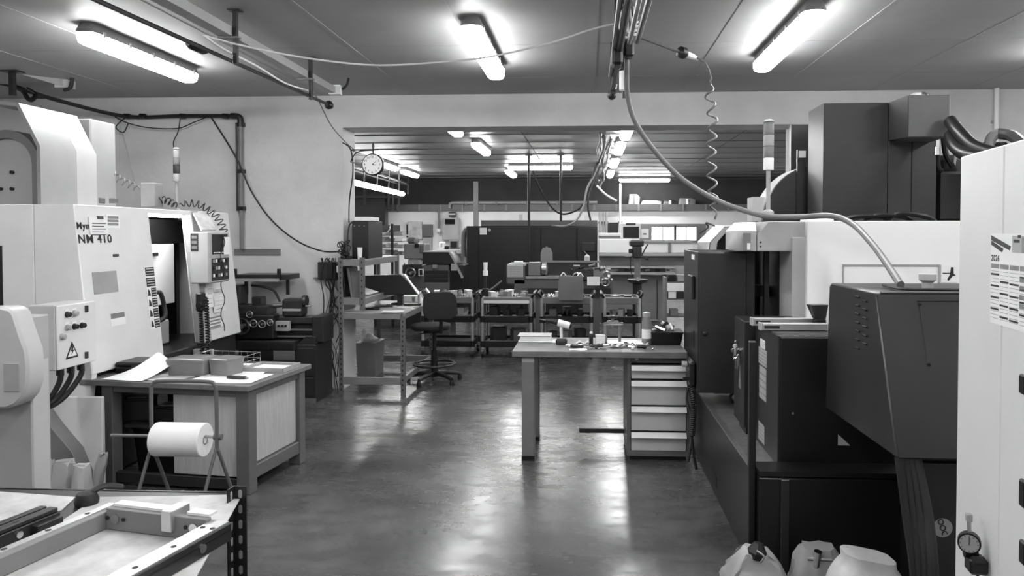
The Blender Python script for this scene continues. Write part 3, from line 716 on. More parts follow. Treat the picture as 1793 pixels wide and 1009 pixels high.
# white sheets under the frames
q = [onT(*a) for a in ((186, 872), (424, 868), (405, 905), (255, 1025))]
def quad_sheet(name, label, q, th=.003, mat=None):
    return one(name, MB().hexa([p for p in q], [p + Vector((0, 0, th)) for p in q]), mat or MOTTLE, label, 'sheet')
zq = Ht + .0006
def up(pts, z): return [flo(a, b_, z) for a, b_ in pts]
quad_sheet('cover_sheet', 'long white marked sheet under the framed rails on the foreground table', up(((172, 872), (424, 868), (300, 1090), (-160, 1090)), zq))
quad_sheet('cover_sheet', 'white wrinkled sheet at the far left of the foreground table', up(((-60, 858), (132, 872), (108, 895), (-150, 960)), zq), mat=MOTTLE)
o = one('hanging_sheet', MB().grid(lambda u, v: (xR - .42 + .41 * u - .10 * v, 1.92 - .10 * v + .03 * math.sin(5 * u), Ht - .06 - .14 * v), 8, 6, .002), PAPER, 'white sheet hanging below the right edge of the foreground table', 'sheet') if False else None
# frame of machined rails, turned on the table
F0 = flo(176, 888, Ht + .055); F1 = flo(406, 915, Ht + .055); F2 = flo(222, 1015, Ht + .055)
ux = (F1 - F0); ux.z = 0; wF = ux.length; ux.normalize(); uy = Vector((-ux.y, ux.x, 0))
ang = math.atan2(ux.y, ux.x)
fr_ = T('rail_frame', 'rectangular frame of machined rails with drilled holes on white sheet', 'frame', loc=(F1.x, F1.y, Ht + .005), rz=ang)
LF = 1.05
hr = .05
pt('right_rail', B(-.062, 0, -LF, 0, 0, hr), DGREY, fr_, .002)
pt('rail_face', B(-.060, -.006, -LF, -.004, hr, hr + .004), ALU, fr_, label='bright drilled top face')
pt('left_rail', B(-wF, -wF + .05, -LF, .03, 0, hr), GREY, fr_, .002)
pt('rail_face', B(-wF + .004, -wF + .03, -LF, .028, hr, hr + .004), ALU, fr_, label='bright drilled top face')
pt('end_plate', MB().box(-wF + .05, -.062, -.03, -.006, 0, hr + .012), GREY, fr_, .002)
pt('end_plate_cap', MB().box(-wF + .06, -.19, -.012, .02, hr + .0125, hr + .02).box(-.14, -.065, -.012, .02, hr + .0125, hr + .02), PAPER, fr_)
pt('clamp_block', MB().box(-.20, -.165, -.045, .03, .02, hr + .03), ALU, fr_, .002)
for k in range(8):
    y = -.06 - k * .125
    for dx in ((-.015, -.047) if k == 0 else (-.031,)):
        pt('rail_hole', MB().cyl((dx, y, hr + .003), (dx, y, hr + .0048), .0075, 10), INK, fr_)
    pt('rail_hole', MB().cyl((-wF + .016, y, hr + .003), (-wF + .016, y, hr + .0048), .0075, 10), INK, fr_)
for x in (-.37, -.10):
    pt('end_screw', MB().cyl((x, -.031, .035), (x, -.036, .035), .014, 12), CHROME, fr_)
    for s in (-1, 1): pt('end_screw', MB().cyl((x + s * .028, -.031, .035), (x + s * .028, -.034, .035), .006, 8), INK, fr_)
for y in (-.12, -.5): pt('side_screw', MB().cyl((0, y, .025), (.006, y, .025), .012, 12), CHROME, fr_)
pt('side_groove', B(-.0005, .0015, -LF, -.01, .030, .034), BLACK, fr_)
# loose dark rail left of it
G1 = flo(106, 896, Ht + .05)
lr = T('loose_rail', 'loose dark grooved rail lying left of the rail frame', 'rail', loc=(G1.x, G1.y, Ht + .005), rz=ang)
pt('rail_body', B(-.07, 0, -1.0, 0, 0, .045), DGREY2, lr, .002)
pt('rail_top', MB().box(-.07, -.047, -1.0, -.002, .0455, .058).box(-.037, -.006, -1.0, -.002, .0455, .058), DGREY, lr, .002)
pt('rail_end', B(-.002, .022, -.09, -.01, .0, .038), DGREY2, lr, .002)
pt('rail_screw', MB().cyl((0, -.13, .028), (.005, -.13, .028), .010, 12), CHROME, lr)
for k in range(5): pt('rail_hole', MB().cyl((-.022, -.12 - k * .18, .0575), (-.022, -.12 - k * .18, .0588), .007, 10), INK, lr)
# knife-like black tool at the far edge
p = flo(152, 884, Ht)
t = T('heat_gun', 'small black tool with a cable lying at the far edge of the foreground table', 'tool', loc=(p.x, p.y, Ht + .003), rz=.6)
pt('tool_body', MB().lathe([(.034, 0), (.036, .012), (.028, .034), (.012, .042)], (0, 0, 0)), RUBBER, t)
pt('tool_grip', MB().tube(smooth_path([(0, 0, .03), (.05, .01, .045), (.10, .02, .03)], 4), .010, 8), BLACK, t)

# ================================================================ OLD LATHE AT THE BACK WALL
ml = T('manual_lathe', 'old dark manual lathe against the back wall beside the doorway pillar', 'lathe')
def Y_(a, b_, c, d, Y, dd, mat, name='part', bev=.006, label=None): return pt(name, B(*FB(a, b_, c, d, Y, dd)), mat, ml, bev, label)
Y_(516, 554, 604, 710, 7.05, .45, DGREY, 'pedestal')
Y_(516, 553, 698, 706, 7.04, .01, MGREY, 'pedestal_plinth', 0)
Y_(519, 549, 662, 693, 7.043, .006, DGREY, 'pedestal_door', .002)
Y_(519, 549, 610, 659, 7.043, .006, DGREY, 'pedestal_door', .002)
pt('pedestal_slope', MB().prism([(at(a, b_, 7.06).x, at(a, b_, 7.06).z) for a, b_ in ((516, 620), (516, 606), (535, 590), (553, 590), (553, 603))], 'y', 7.06, 7.5), DGREY, ml, .004)
Y_(418, 445, 600, 712, 7.05, .45, DGREY2, 'left_pedestal')
Y_(412, 516, 597, 614, 7.0, .5, DGREY, 'chip_tray')
Y_(424, 470, 600, 612, 6.995, .01, DGREY2, 'drawer', .002)
Y_(472, 512, 600, 612, 6.995, .01, DGREY2, 'drawer', .002)
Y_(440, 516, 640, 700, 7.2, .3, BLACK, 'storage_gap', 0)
Y_(404, 560, 556, 566, 7.12, .24, DMETAL, 'bed_way', .004)
Y_(404, 556, 568, 594, 7.15, .22, DGREY2, 'bed', .01)
Y_(546, 566, 554, 600, 7.08, .3, DGREY, 'bed_end', .01)
Y_(430, 552, 576, 579, 7.10, .02, STEEL, 'lead_screw', 0)
Y_(430, 552, 588, 591, 7.10, .02, STEEL, 'feed_rod', 0)
Y_(482, 506, 563, 580, 7.06, .05, LGREY, 'gear_plate', .003, 'pale plate with small dials')
for px in (488, 494, 500):
    p = at(px, 571, 7.05); pt('dial', MB().cyl((p.x, 7.06, p.z), (p.x, 7.045, p.z), .012, 10), DGREY, ml)
Y_(404, 478, 552, 594, 7.0, .16, DGREY2, 'apron', .012)
Y_(408, 470, 536, 552, 7.05, .2, DMETAL, 'cross_slide', .01)
Y_(440, 458, 520, 538, 7.1, .12, DGREY, 'tool_post', .01)
for px, py, r in ((426, 571, .075), (447, 566, .034), (462, 567, .034), (476, 564, .028), (440, 550, .03)):
    p = at(px, py, 6.98)
    w_ = pt('handwheel', MB().tube([(p.x + r * math.cos(k * PI / 10), 6.94, p.z + r * math.sin(k * PI / 10)) for k in range(20)], r * .16, 6, closed=True), STEEL if r < .05 else DMETAL, ml)
    pt('wheel_hub', MB().cyl((p.x, 7.0, p.z), (p.x, 6.93, p.z), r * .3, 10), STEEL, w_)
    pt('wheel_spoke', MB().cyl((p.x - r, 6.94, p.z), (p.x + r, 6.94, p.z), r * .1, 6).cyl((p.x, 6.94, p.z - r), (p.x, 6.94, p.z + r), r * .1, 6), DMETAL, w_)
Y_(493, 527, 524, 556, 7.12, .18, DGREY, 'tailstock', .02)
Y_(495, 526, 541, 545, 7.11, .02, LGREY, 'tailstock_band', 0)
p, q = at(474, 536, 7.2), at(496, 534, 7.2)
pt('quill', MB().cyl(p, q, .022, 12), STEEL, ml)
p = at(534, 527, 7.2); pt('tail_wheel', MB().lathe([(.02, -.02), (.055, -.02), (.06, 0), (.055, .02), (.02, .02)], (p.x, 7.2, p.z), (1, 0, 0), 20), DMETAL, ml)
pt('tail_crank', MB().cyl((p.x - .06, 7.2, p.z), (p.x, 7.2, p.z), .014, 8).cyl((p.x + .015, 7.17, p.z - .05), (p.x + .07, 7.17, p.z - .05), .008, 8), STEEL, ml)
Y_(396, 424, 536, 598, 7.1, .3, DGREY2, 'headstock', .02)
Y_(398, 420, 500, 536, 7.25, .2, DGREY, 'headstock_guard', .02)
# shelf over it
s0 = FB(411, 488, 481, 490, 7.30, .30)
pt('top_shelf', B(s0[0], s0[1] + .09, 7.28, 7.62, s0[4], s0[5]), DGREY, ml, .004)
pt('shelf_lip', B(*FB(409, 489, 488, 493, 7.275, .005)), LGREY, ml)
for px in (411, 488): pt('shelf_post', B(*FB(px - 3, px + 2, 471, 488, 7.26, .03)), DGREY2, ml)
for px, y in ((430, 7.5), (503, 7.5)):
    a = at(px, 500, 7.4); pt('shelf_leg', B(a.x - .014, a.x + .014, 7.40, 7.43, 1.02, s0[4]), DGREY2, ml)
pt('oil_hose', MB().tube(smooth_path([at(440, 500, 7.35), at(462, 503, 7.3), at(480, 510, 7.28), at(490, 528, 7.25)], 6), .012, 8), RUBBER, ml)

# ================================================================ SHELF BENCH BY THE DOORWAY
sb = T('shelf_bench', 'grey workbench on slotted posts with two narrow upper shelves, beside the doorway pillar', 'workbench')
bx0, bx1, by0, by1, bz = o0 + .035, -1.86, 7.43, 8.85, .836
def slotted(x, y, z0, z1, sx, n):
    p = pt('post', MB().box(x, x + .045, y, y + .004, z0, z1).box(x if sx < 0 else x + .041, x + .004 if sx < 0 else x + .045, y + .004, y + .045, z0, z1), MGREY, sb)
    mb = MB()
    for k in range(n):
        z = z0 + .05 + (z1 - z0 - .1) * k / max(n - 1, 1)
        pt('slot', MB().prism(rounded(.014, .022, .006, 2, x + .023, z), 'y', y - .0015, y - .0002), BLACK, p)
slotted(bx0, by0, 0, 1.40, -1, 26); slotted(bx1 - .045, by0, 0, .80, 1, 15)
slotted(bx0, by1 - .05, 0, 1.40, -1, 2); slotted(bx1 - .045, by1 - .05, 0, .80, 1, 14)
slotted(bx0 + .22, by0 + .0, bz + .03, 1.40, 1, 8); slotted(bx0 + .22, by1 - .05, bz + .03, 1.40, 1, 2)
pt('worktop', B(bx0 - .0, bx1, by0 + .05, by1 - .05, bz - .01, bz), CREAM, sb)
pt('front_beam', B(bx0 + .046, bx1 - .046, by0 + .005, by0 + .045, bz - .065, bz - .012), GREY, sb, .003)
pt('side_beam', B(bx1 - .04, bx1 - .004, by0 + .05, by1 - .05, bz - .065, bz - .012), GREY, sb, .003)
pt('back_beam', B(bx0 + .046, bx1 - .046, by1 - .045, by1 - .005, bz - .065, bz - .012), GREY, sb, .003)
pt('lower_beam', B(bx0 + .046, bx1 - .046, by0 + .006, by0 + .04, .10, .175), GREY, sb, .003)
pt('lower_beam', B(bx1 - .04, bx1 - .006, by0 + .05, by1 - .05, .12, .18), GREY, sb, .003)
pt('lower_beam', B(bx0 + .046, bx1 - .046, by1 - .045, by1 - .01, .10, .175), GREY, sb, .003)
for z_ in (.965, 1.36):
    pt('upper_shelf', B(bx0 + .005, bx0 + .26, by0 + .05, by1 - .05, z_ + .012, z_ + .02), CREAM, sb)
    pt('shelf_beam', B(bx0 + .046, bx0 + .219, by0 + .005, by0 + .04, z_ - .05, z_ + .02), GREY, sb, .003)
    pt('shelf_beam', B(bx0 + .225, bx0 + .26, by0 + .05, by1 - .055, z_ - .05, z_ + .01), GREY, sb, .003)
# tower on the upper shelf
zs1 = 1.3805
c = FB(616, 645, 387, 452, 7.62, .2)
pc = T('equipment_cabinet', 'tall black cabinet standing on the top shelf by the doorway pillar', 'cabinet')
pt('cabinet_body', B(c[0], c[1] + .0, 7.62, 8.15, zs1, c[5]), DGREY2, pc, .006)
pt('front_plate', B(c[0] + .006, c[1] - .006, 7.61, 7.619, zs1 + .01, c[5] - .01), BLACK, pc, .002)
for px in (621, 629, 638): p = at(px, 396, 7.61); pt('indicator', MB().cyl((p.x, 7.61, p.z), (p.x, 7.603, p.z), .006, 8), CHROME, pc)
e = FB(620, 648, 380, 387, 7.66, .3); pt('top_box', B(e[0], e[1], 7.66, 8.0, c[5] + .001, e[5]), PAPER, pc, .003, 'white flat box on top')
pt('top_cable', MB().tube(smooth_path([(c[0] + .02, 7.7, c[5]), (c[0] - .04, 7.66, c[5] - .05), (c[0] - .05, 7.62, zs1 + .1), (c[0] - .02, 7.6, zs1 + .01)], 5), .008, 6), CABLE, pc)
def cup(px, pyb, pyt, Y, r, label, mat, zb):
    p = at(px, pyb, Y); h = at(px, pyt, Y).z - zb
    t = T('cup', label, 'cup'); pt('cup_wall', MB().lathe([(r * .8, 0), (r, h), (r * .93, h), (r * .74, .01)], (p.x, Y, zb), (0, 0, 1), 16), mat, t); pt('cup_rim', MB().tube([(p.x + r * math.cos(k * PI / 8), Y + r * math.sin(k * PI / 8), zb + h) for k in range(16)], .003, 5, closed=True), mat, t)
cup(630, 452, 434, 7.52, .026, 'white cup standing in front of the black cabinet on the top shelf', PAPER, zs1)
# tangle left of it
tg = T('charger_bundle', 'tangle of black adaptors and cables on the left end of the top shelf', 'cables')
for k, (dx, dy, dz) in enumerate(((0, 0, 0), (.05, .05, 0.0), (-.02, .1, .035), (.03, .03, .035))):
    pt('adaptor', B(bx0 + .02 + dx, bx0 + .07 + dx, by0 + .0 + dy * .6, by0 + .055 + dy * .6, zs1 + dz + .001, zs1 + dz + .034), BLACK, tg, .006)
rnd = random.Random(3)
for k in range(5):
    a = Vector((bx0 + .05, by0 + .09, zs1 + .03)); pts = [a + Vector((rnd.uniform(-.10, .04), rnd.uniform(-.06, .06), rnd.uniform(0, .16))) for _ in range(5)]
    pt('loop_cable', MB().tube(smooth_path([a] + pts + [a], 6), .005, 5), CABLE, tg)
# hanging cables down the pillar
hc = T('pillar_cables', 'tangle of dark cables hanging down the pillar beside the shelf bench', 'cables')
rnd = random.Random(11)
for k in range(11):
    x0 = 566 + rnd.uniform(0, 34); y1 = rnd.choice([560, 600, 660, 690, 690]); seq = []
    n = 8
    for j in range(n):
        f = j / (n - 1); seq.append(at(x0 + (588 - x0) * f * .8 + rnd.uniform(-9, 9), 452 + (y1 - 452) * f, YW - .04 - .015 * (k % 4)))
    pt('cable', MB().tube(smooth_path(seq, 5), rnd.choice([.005, .006, .009]), 5), CABLE if k % 4 else CABLEG, hc)
w_ = FB(556, 588, 459, 489, YW - .07, .06)
jb = T('socket_box', 'dark wall socket box with a white plug on the doorway pillar', 'socket')
pt('box_body', B(w_[0], w_[1], w_[2], YW - .002, w_[4], w_[5]), DGREY, jb, .006)
pt('socket_strip', B(*FB(572, 582, 462, 486, YW - .08, .009)), BLACK, jb, .002)
pt('plug', B(*FB(589, 594, 466, 478, YW - .07, .05)), PAPER, jb, .004)
wp = FB(549, 590, 486, 489, YW - .05, .045); pt('base_rail', B(*wp), GREY, jb)
# picture frame leaning on mid shelf
zs2 = .9855
pf = T('propped_board', 'grey framed board leaning on the lower narrow shelf of the bench', 'frame')
a = at(604, 512, 7.55).x
pt('board', MB().hexa([(a, 7.50, zs2), (a + .02, 7.50, zs2), (a + .02, 7.8, zs2), (a, 7.8, zs2)], [(a - .02, 7.50, 1.30), (a - .0, 7.50, 1.30), (a - .0, 7.8, 1.30), (a - .02, 7.8, 1.30)]), BLACK, pf, .004)
pt('board', MB().hexa([(a + .07, 7.52, zs2), (a + .10, 7.52, zs2), (a + .10, 7.8, zs2), (a + .07, 7.8, zs2)], [(a + .025, 7.52, 1.29), (a + .055, 7.52, 1.29), (a + .055, 7.8, 1.29), (a + .025, 7.8, 1.29)]), GREY, pf, .004)
pt('board', MB().hexa([(a + .101, 7.50, zs2), (a + .19, 7.50, zs2), (a + .19, 7.62, zs2), (a + .101, 7.62, zs2)], [(a + .06, 7.52, 1.26), (a + .18, 7.50, 1.26), (a + .18, 7.6, 1.26), (a + .06, 7.62, 1.26)]), MGREY, pf, .004)
# wedge shaped dark guard hanging over the worktop
gd = T('machine_guard', 'dark wedge-shaped guard with a bright strut standing on the shelf bench', 'guard')
pts = [at(a, b_, 8.3) for a, b_ in ((641, 516), (641, 482), (707, 480), (737, 514))]
pt('guard_plate', MB().prism([(p.x, p.z) for p in pts], 'y', 8.18, 8.32), DGREY, gd, .01)
a, b_ = at(708, 481, 8.15), at(733, 516, 8.15); pt('strut', MB().cyl(a, b_, .014, 8), ALU, gd)
pt('strut_foot', B(a.x - .0, b_.x + .02, 8.12, 8.18, bz + .001, bz + .03), DGREY, gd); pt('strut_stay', MB().cyl(b_, (b_.x, b_.y, bz + .02), .012, 8), ALU, gd)
pt('guard_pillar', B(a.x - .10, a.x - .04, 8.22, 8.28, bz + .001, pts[3].z + .03), DGREY, gd)
for k in range(3):
    p = at(735 + 5 * k, 512 - 3 * k, 8.1); pt('spring', MB().cyl(p, at(744 + 5 * k, 524 - 3 * k, 8.1), .014, 8), [CHROME, BLACK, CHROME][k], gd)
# things on the worktop and the shelves
def on_sb(name, label, cat, px, py, z, group=None, rz=0):
    p = flo(px, py, z); return T(name, label, cat, group, loc=(p.x, p.y, z + .0008), rz=rz)
sheet('paper_sheet', 'white sheet at the front corner of the shelf bench worktop', flo(688, 546, bz) + Vector((0, 0, .001)), .15, .22, .2)
sheet('paper_sheet', 'white sheet farther back on the shelf bench worktop, beside the chair back', Vector((-1.98, 8.05, bz + .001)), -.2, .2, .28)
t = T('carton', 'white carton lying at the back of the shelf bench worktop', 'box', None, loc=(-2.06, 8.66, bz + .001)); pt('carton_body', B(-.14, .10, -.08, .08, 0, .075), PAPER, t, .003); pt('carton_label', B(.0, .04, -.0815, -.08, .01, .065), GREY, t)
for k, (px, py, w, lab) in enumerate(((655, 543, .10, 'dark hand tool left on the shelf bench worktop, nearest the post'), (676, 538, .12, 'dark hand tool lying in the middle of the shelf bench worktop'), (698, 534, .09, 'dark clamp lying behind the white sheet on the shelf bench'))):
    t = on_sb('hand_tool', lab, 'tool', px, py, bz, 'hand tools on the shelf bench', .4 * k)
    pt('tool_handle', MB().cyl((-w, 0, .014), (0, 0, .014), .013, 8), BLACK, t); pt('tool_head', MB().box(0, w * .6, -.018, .018, .001, .03), DMETAL, t, .005)
o = one('paper_stack', MB().grid(lambda u, v: (bx0 + .06 + .17 * u, 7.72 + .36 * v, zs2 + .012 + .05 * (1 - u) * v), 6, 6, .004), PAPER, 'curled white papers on the lower narrow shelf behind the post', 'paper')
# bin and bag under it
t = T('waste_bin', 'tall grey bin with rubbish under the shelf bench', 'bin')
f_ = FB(626, 658, 600, 668, 8.35, .25)
pt('bin_body', MB().loft([[(x, y, .001) for x, y in rounded(f_[1] - f_[0], .34, .02, 2, (f_[0] + f_[1]) / 2, 8.5)], [(x, y, f_[5]) for x, y in rounded(f_[1] - f_[0] + .03, .37, .02, 2, (f_[0] + f_[1]) / 2, 8.5)]]), GREY, t)
pt('bin_bag', MB().lathe([(.09, 0), (.10, .03), (.05, .06), (.02, .09)], ((f_[0] + f_[1]) / 2, 8.48, f_[5] + .001), (0, 0, 1), 9), FOIL, t)
b_ = at(630, 580, 8.4); pt('bin_rag', MB().lathe([(.03, 0), (.035, .05), (.012, .14)], (f_[0] + .05, 8.44, f_[5] + .001), (0, 0, 1), 7), PAPER, t)

# ================================================================ CHAIR
ch = T('work_chair', 'black fabric swivel chair with a foot ring beside the shelf bench', 'chair', loc=(-1.70, 8.12, 0), rz=math.radians(12))
for k in range(5):
    a = 2 * PI * k / 5 + .35; c_, s_ = math.cos(a), math.sin(a)
    lg = pt('base_arm', MB().tube([(c_ * .03, s_ * .03, .10), (c_ * .16, s_ * .16, .09), (c_ * .30, s_ * .30, .065)], .02, 8, [.03, .024, .018]), BLACK, ch)
    pt('glide', MB().lathe([(.024, 0), (.026, .02), (.016, .06)], (c_ * .30, s_ * .30, 0.001)), BLACK, lg)
pt('column', MB().lathe([(.04, .06), (.038, .36), (.024, .361), (.024, .55)], (0, 0, 0)), BLACK, ch)
pt('foot_ring', MB().tube([(.23 * math.cos(k * PI / 14), .23 * math.sin(k * PI / 14), .20) for k in range(28)], .013, 8, closed=True).cyl((-.22, 0, .20), (.22, 0, .20), .009, 6).cyl((0, -.22, .20), (0, .22, .20), .009, 6), BLACK, ch)
def pad(w, d, h, r): 
    L = []
    for z, sc in ((0, .86), (.012, .96), (h * .5, 1), (h * .85, .97), (h, .86)):
        L.append([(x * sc, y * sc, z) for x, y in rounded(w, d, r, 5)])
    return MB().loft(L)
pt('seat', pad(.44, .42, .06, .15).xf(Matrix.Translation((-.04, 0, .585))), FABRIC, ch)
pt('seat_pan', B(-.12, .06, -.1, .1, .55, .584), BLACK, ch, .01)
pt('lever', MB().tube([(-.05, -.1, .565), (-.16, -.2, .56), (-.24, -.2, .55)], .008, 6), BLACK, ch)
pt('backrest', pad(.36, .30, .055, .09).xf(Matrix.Translation((.06, -.20, .86)) @ Matrix.Rotation(math.radians(82), 4, 'X')), FABRIC, ch)
pt('back_bar', MB().tube([(.06, -.05, .57), (.07, -.21, .575), (.07, -.225, .66), (.07, -.215, .84)], .02, 8), BLACK, ch)
# ================================================================ RIGHT BENCH WITH DRAWERS
Yb0 = 5.32; zt4 = .802
rb = T('drawer_bench', 'grey workbench with a steel leg and a four-drawer unit in the middle of the hall', 'workbench')
xl, xr_ = at(897, 615, Yb0).x, .735
pt('worktop', B(xl, xr_ - .03, Yb0 - .03, 6.0, zt4 - .045, zt4), WOOD, rb, .004)
x0, x1 = at(914, 700, Yb0 + .02).x, at(936, 700, Yb0 + .02).x
for y in (Yb0, 5.84): 
    pt('leg', B(x0, x1, y, y + .10, .03, zt4 - .046), GREY, rb, .006); pt('leg_foot', B(x0 - .002, x1 + .002, y - .002, y + .102, 0, .0295), BLACK, rb)
    pt('leg_plate', B(x0 + .002, x1 - .002, y - .003, y - .0005, zt4 - .085, zt4 - .05), LGREY, rb)
pt('back_rail', B(x0, .27, 5.90, 5.93, zt4 - .10, zt4 - .046), MGREY, rb)
pt('foot_rail', B(at(1014, 757, 5.75).x, at(1098, 700, 5.36).x - .0005, 5.72, 5.76, .10, .135), DGREY, rb, .004)
dx0, dx1 = at(1098, 700, 5.36).x, at(1208, 700, 5.36).x
pt('unit_side', B(dx0, dx0 + .028, 5.36, 5.93, .05, zt4 - .046), MGREY, rb, .003)
pt('unit_side', B(dx1 - .025, dx1, 5.36, 5.93, .05, zt4 - .046), MGREY, rb, .003)
pt('unit_top', B(dx0 + .029, dx1 - .026, 5.37, 5.93, zt4 - .09, zt4 - .046), MGREY, rb)
pt('unit_base', B(dx0 + .0, dx1, 5.355, 5.93, .035, .075), MGREY, rb, .003)
pt('unit_plinth', B(dx0 + .02, dx1 - .02, 5.40, 5.9, 0, .0345), BLACK, rb)
pt('unit_back', B(dx0 + .029, dx1 - .026, 5.90, 5.92, .076, zt4 - .091), MGREY, rb)
ys4 = [(641, 663), (668, 709), (713, 754), (758, 797)]
for a, b_ in ys4:
    z1, z0 = at(1150, a, 5.36).z, at(1150, b_, 5.36).z
    d = pt('drawer', B(dx0 + .031, dx1 - .028, 5.352, 5.85, max(z0, .078), z1), WHITE2, rb, .002)
    pt('drawer_lip', MB().prism([(5.352, z1 + .004), (5.348, z1 + .004), (5.314, z1 - .028), (5.334, z1 - .034), (5.334, z1 - .006), (5.352, z1 - .006)], 'x', dx0 + .029, dx1 - .026), WHITEB, d, 0, 'white handle strip')
pt('bolt', MB().cyl((at(1115, 632, 5.36).x, 5.372, zt4 - .062), (at(1115, 632, 5.36).x, 5.36, zt4 - .062), .012, 10), STEEL, rb)
def on_rb(name, label, cat, px, py, group=None, rz=0.0, z=zt4):
    p = flo(px, py, z); return T(name, label, cat, group, loc=(p.x, p.y, z + .0008), rz=rz)
t = on_rb('file_tray', 'white letter tray at the left end of the drawer bench', 'tray', 938, 597)
pt('tray_base', B(-.13, .13, -.09, .09, .0, .012), PAPER, t, .003); pt('tray_stack', B(-.115, .12, -.085, .085, .0125, .045), PAPER, t, .003); pt('tray_cover', B(-.135, .125, -.092, .088, .0455, .052), CREAM, t, .002)
sheet('paper_sheet', 'white sheet lying between the letter tray and the cordless drill', flo(966, 598, zt4) + Vector((0, 0, .001)), .05, .20, .15)
sheet('paper_sheet', 'white slip at the front edge of the drawer bench right of the drill', flo(1012, 613, zt4) + Vector((0, 0, .001)), .1, .13, .08)
sheet('paper_sheet', 'wide white sheet under the tools at the back of the drawer bench', flo(1095, 599, zt4) + Vector((0, 0, .001)), -.05, .46, .15)
# cordless drill
d = on_rb('cordless_drill', 'cordless drill standing upright on its battery on the drawer bench', 'drill', 983, 603)
pt('battery', MB().loft([[(x, y, 0.001) for x, y in rounded(.085, .07, .015)], [(x, y, .03) for x, y in rounded(.088, .072, .015)], [(x, y, .045) for x, y in rounded(.06, .055, .012)]]), BLACK, d)
pt('grip', MB().tube(smooth_path([(.0, 0, .045), (-.002, 0, .09), (-.004, 0, .15)], 4), .012, 10), PAPER, d)
pt('motor_body', MB().cyl((-.028, 0, .165), (.062, 0, .140), .027, 14), PAPER, d, 0, 'pale motor housing')
pt('gear_case', MB().cyl((-.029, 0, .1655), (-.085, 0, .176), .024, 14, .019), BLACK, d)
pt('chuck', MB().cyl((-.086, 0, .176), (-.120, 0, .183), .017, 12, .012), BLACK, d)
pt('bit', MB().cyl((-.12, 0, .183), (-.165, 0, .190), .004, 6), STEEL, d)
pt('end_cap', MB().cyl((.0625, 0, .140), (.078, 0, .136), .026, 14, .016), BLACK, d)
# glue bottle
def bottle(label, px, py, r, h, mat, capm, rb_=.4, group=None):
    t = on_rb('bottle', label, 'bottle', px, py, group)
    pt('bottle_body', MB().lathe([(r * .9, 0), (r, .006), (r, h * .68), (r * .75, h * .8), (r * rb_, h * .85)], (0, 0, 0)), mat, t)
    pt('bottle_cap', MB().lathe([(r * rb_ * 1.15, h * .85), (r * rb_ * 1.15, h * .97), (r * .2, h)], (0, 0, 0)), capm, t); return t
bottle('small black bottle with a white cap on the drawer bench', 1035, 605, .016, .105, BLACK, PAPER, .6)
b2 = bottle('tall clear plastic spray bottle on the drawer bench', 1132, 604, .037, .25, HAZE, LGREY, .7)
pt('bottle_label', MB().lathe([(.0374, .05), (.0374, .12)], (0, 0, 0), (0, 0, 1), 20), PAPER, b2)
# bench puller / gauge stand
t = on_rb('bench_stand', 'two-post bench stand with bright clamp on top, on the drawer bench', 'stand', 1073, 604)
pt('stand_foot', B(-.085, .085, -.05, .05, 0, .016), DMETAL, t, .004)
for s in (-1, 1): pt('stand_post', MB().cyl((s * .052, 0, .016), (s * .052, 0, .150), .011, 10), STEEL, t)
pt('cross_beam', MB().cyl((-.075, 0, .158), (.075, 0, .158), .012, 10), CHROME, t); pt('clamp_screw', MB().cyl((0, 0, .13), (0, 0, .205), .010, 10), STEEL, t)
pt('clamp_knob', MB().lathe([(.012, 0), (.034, .006), (.034, .02), (.02, .028)], (0, 0, .195), (0, 0, 1), 12), DMETAL, t); pt('clamp_wings', B(-.045, .045, -.012, .012, .162, .182), CHROME, t, .004)
# small box and hand tools
t = on_rb('small_carton', 'small white carton in the middle of the drawer bench', 'box', 1051, 604); pt('carton_body', B(-.036, .036, -.03, .03, 0, .07), PAPER, t, .002); pt('carton_flap', B(-.037, .037, -.031, .031, .0705, .074), CREAM, t)
gt = 'hand tools scattered on the drawer bench'
def pliers(label, px, py, rz, mat=BLACK, s=1.0):
    t = on_rb('pliers', label, 'pliers', px, py, gt, rz)
    for q in (-1, 1): pt('plier_handle', MB().tube(smooth_path([(-.1 * s, q * .03 * s, .010), (-.05 * s, q * .022 * s, .010), (0, q * .004, .010)], 4), .007, 8), mat, t)
    pt('plier_jaw', B(0, .055 * s, -.011, .011, .003, .017), STEEL, t, .004); pt('plier_pivot', MB().cyl((.002, 0, .002), (.002, 0, .02), .009, 10), STEEL, t)
def driver(label, px, py, rz, mat=BLACK, s=1.0, nm='screwdriver'):
    t = on_rb(nm, label, 'screwdriver' if nm == 'screwdriver' else 'file', px, py, gt, rz)
    pt('tool_handle', MB().lathe([(.010, 0), (.015, .012), (.013, .06 * s), (.015, .085 * s), (.007, .1 * s)], (-.1 * s, 0, .0155), (1, 0, 0), 10), mat, t)
    pt('tool_blade', MB().cyl((0, 0, .0155), (.12 * s, 0, .0155 - .010), .004, 6), STEEL, t)
pliers('pliers with pale grips lying behind the white slip on the drawer bench', 1010, 607, .5, PAPER, .8)
driver('black screwdriver at the front of the drawer bench right of the white slip', 1022, 611, -.25)
driver('long file at the middle front of the drawer bench', 1056, 610, .1, DMETAL, 1.0, 'file')
pliers('dark pliers in front of the small white carton on the drawer bench', 1068, 607, 2.9)
driver('screwdriver with white handle in front of the bench stand', 1090, 606, .15, PAPER)
driver('short dark screwdriver near the tall spray bottle on the drawer bench', 1115, 611, 2.8, BLACK, .7)
pliers('small pliers at the foot of the tall spray bottle', 1128, 607, .1, LGREY, .7)
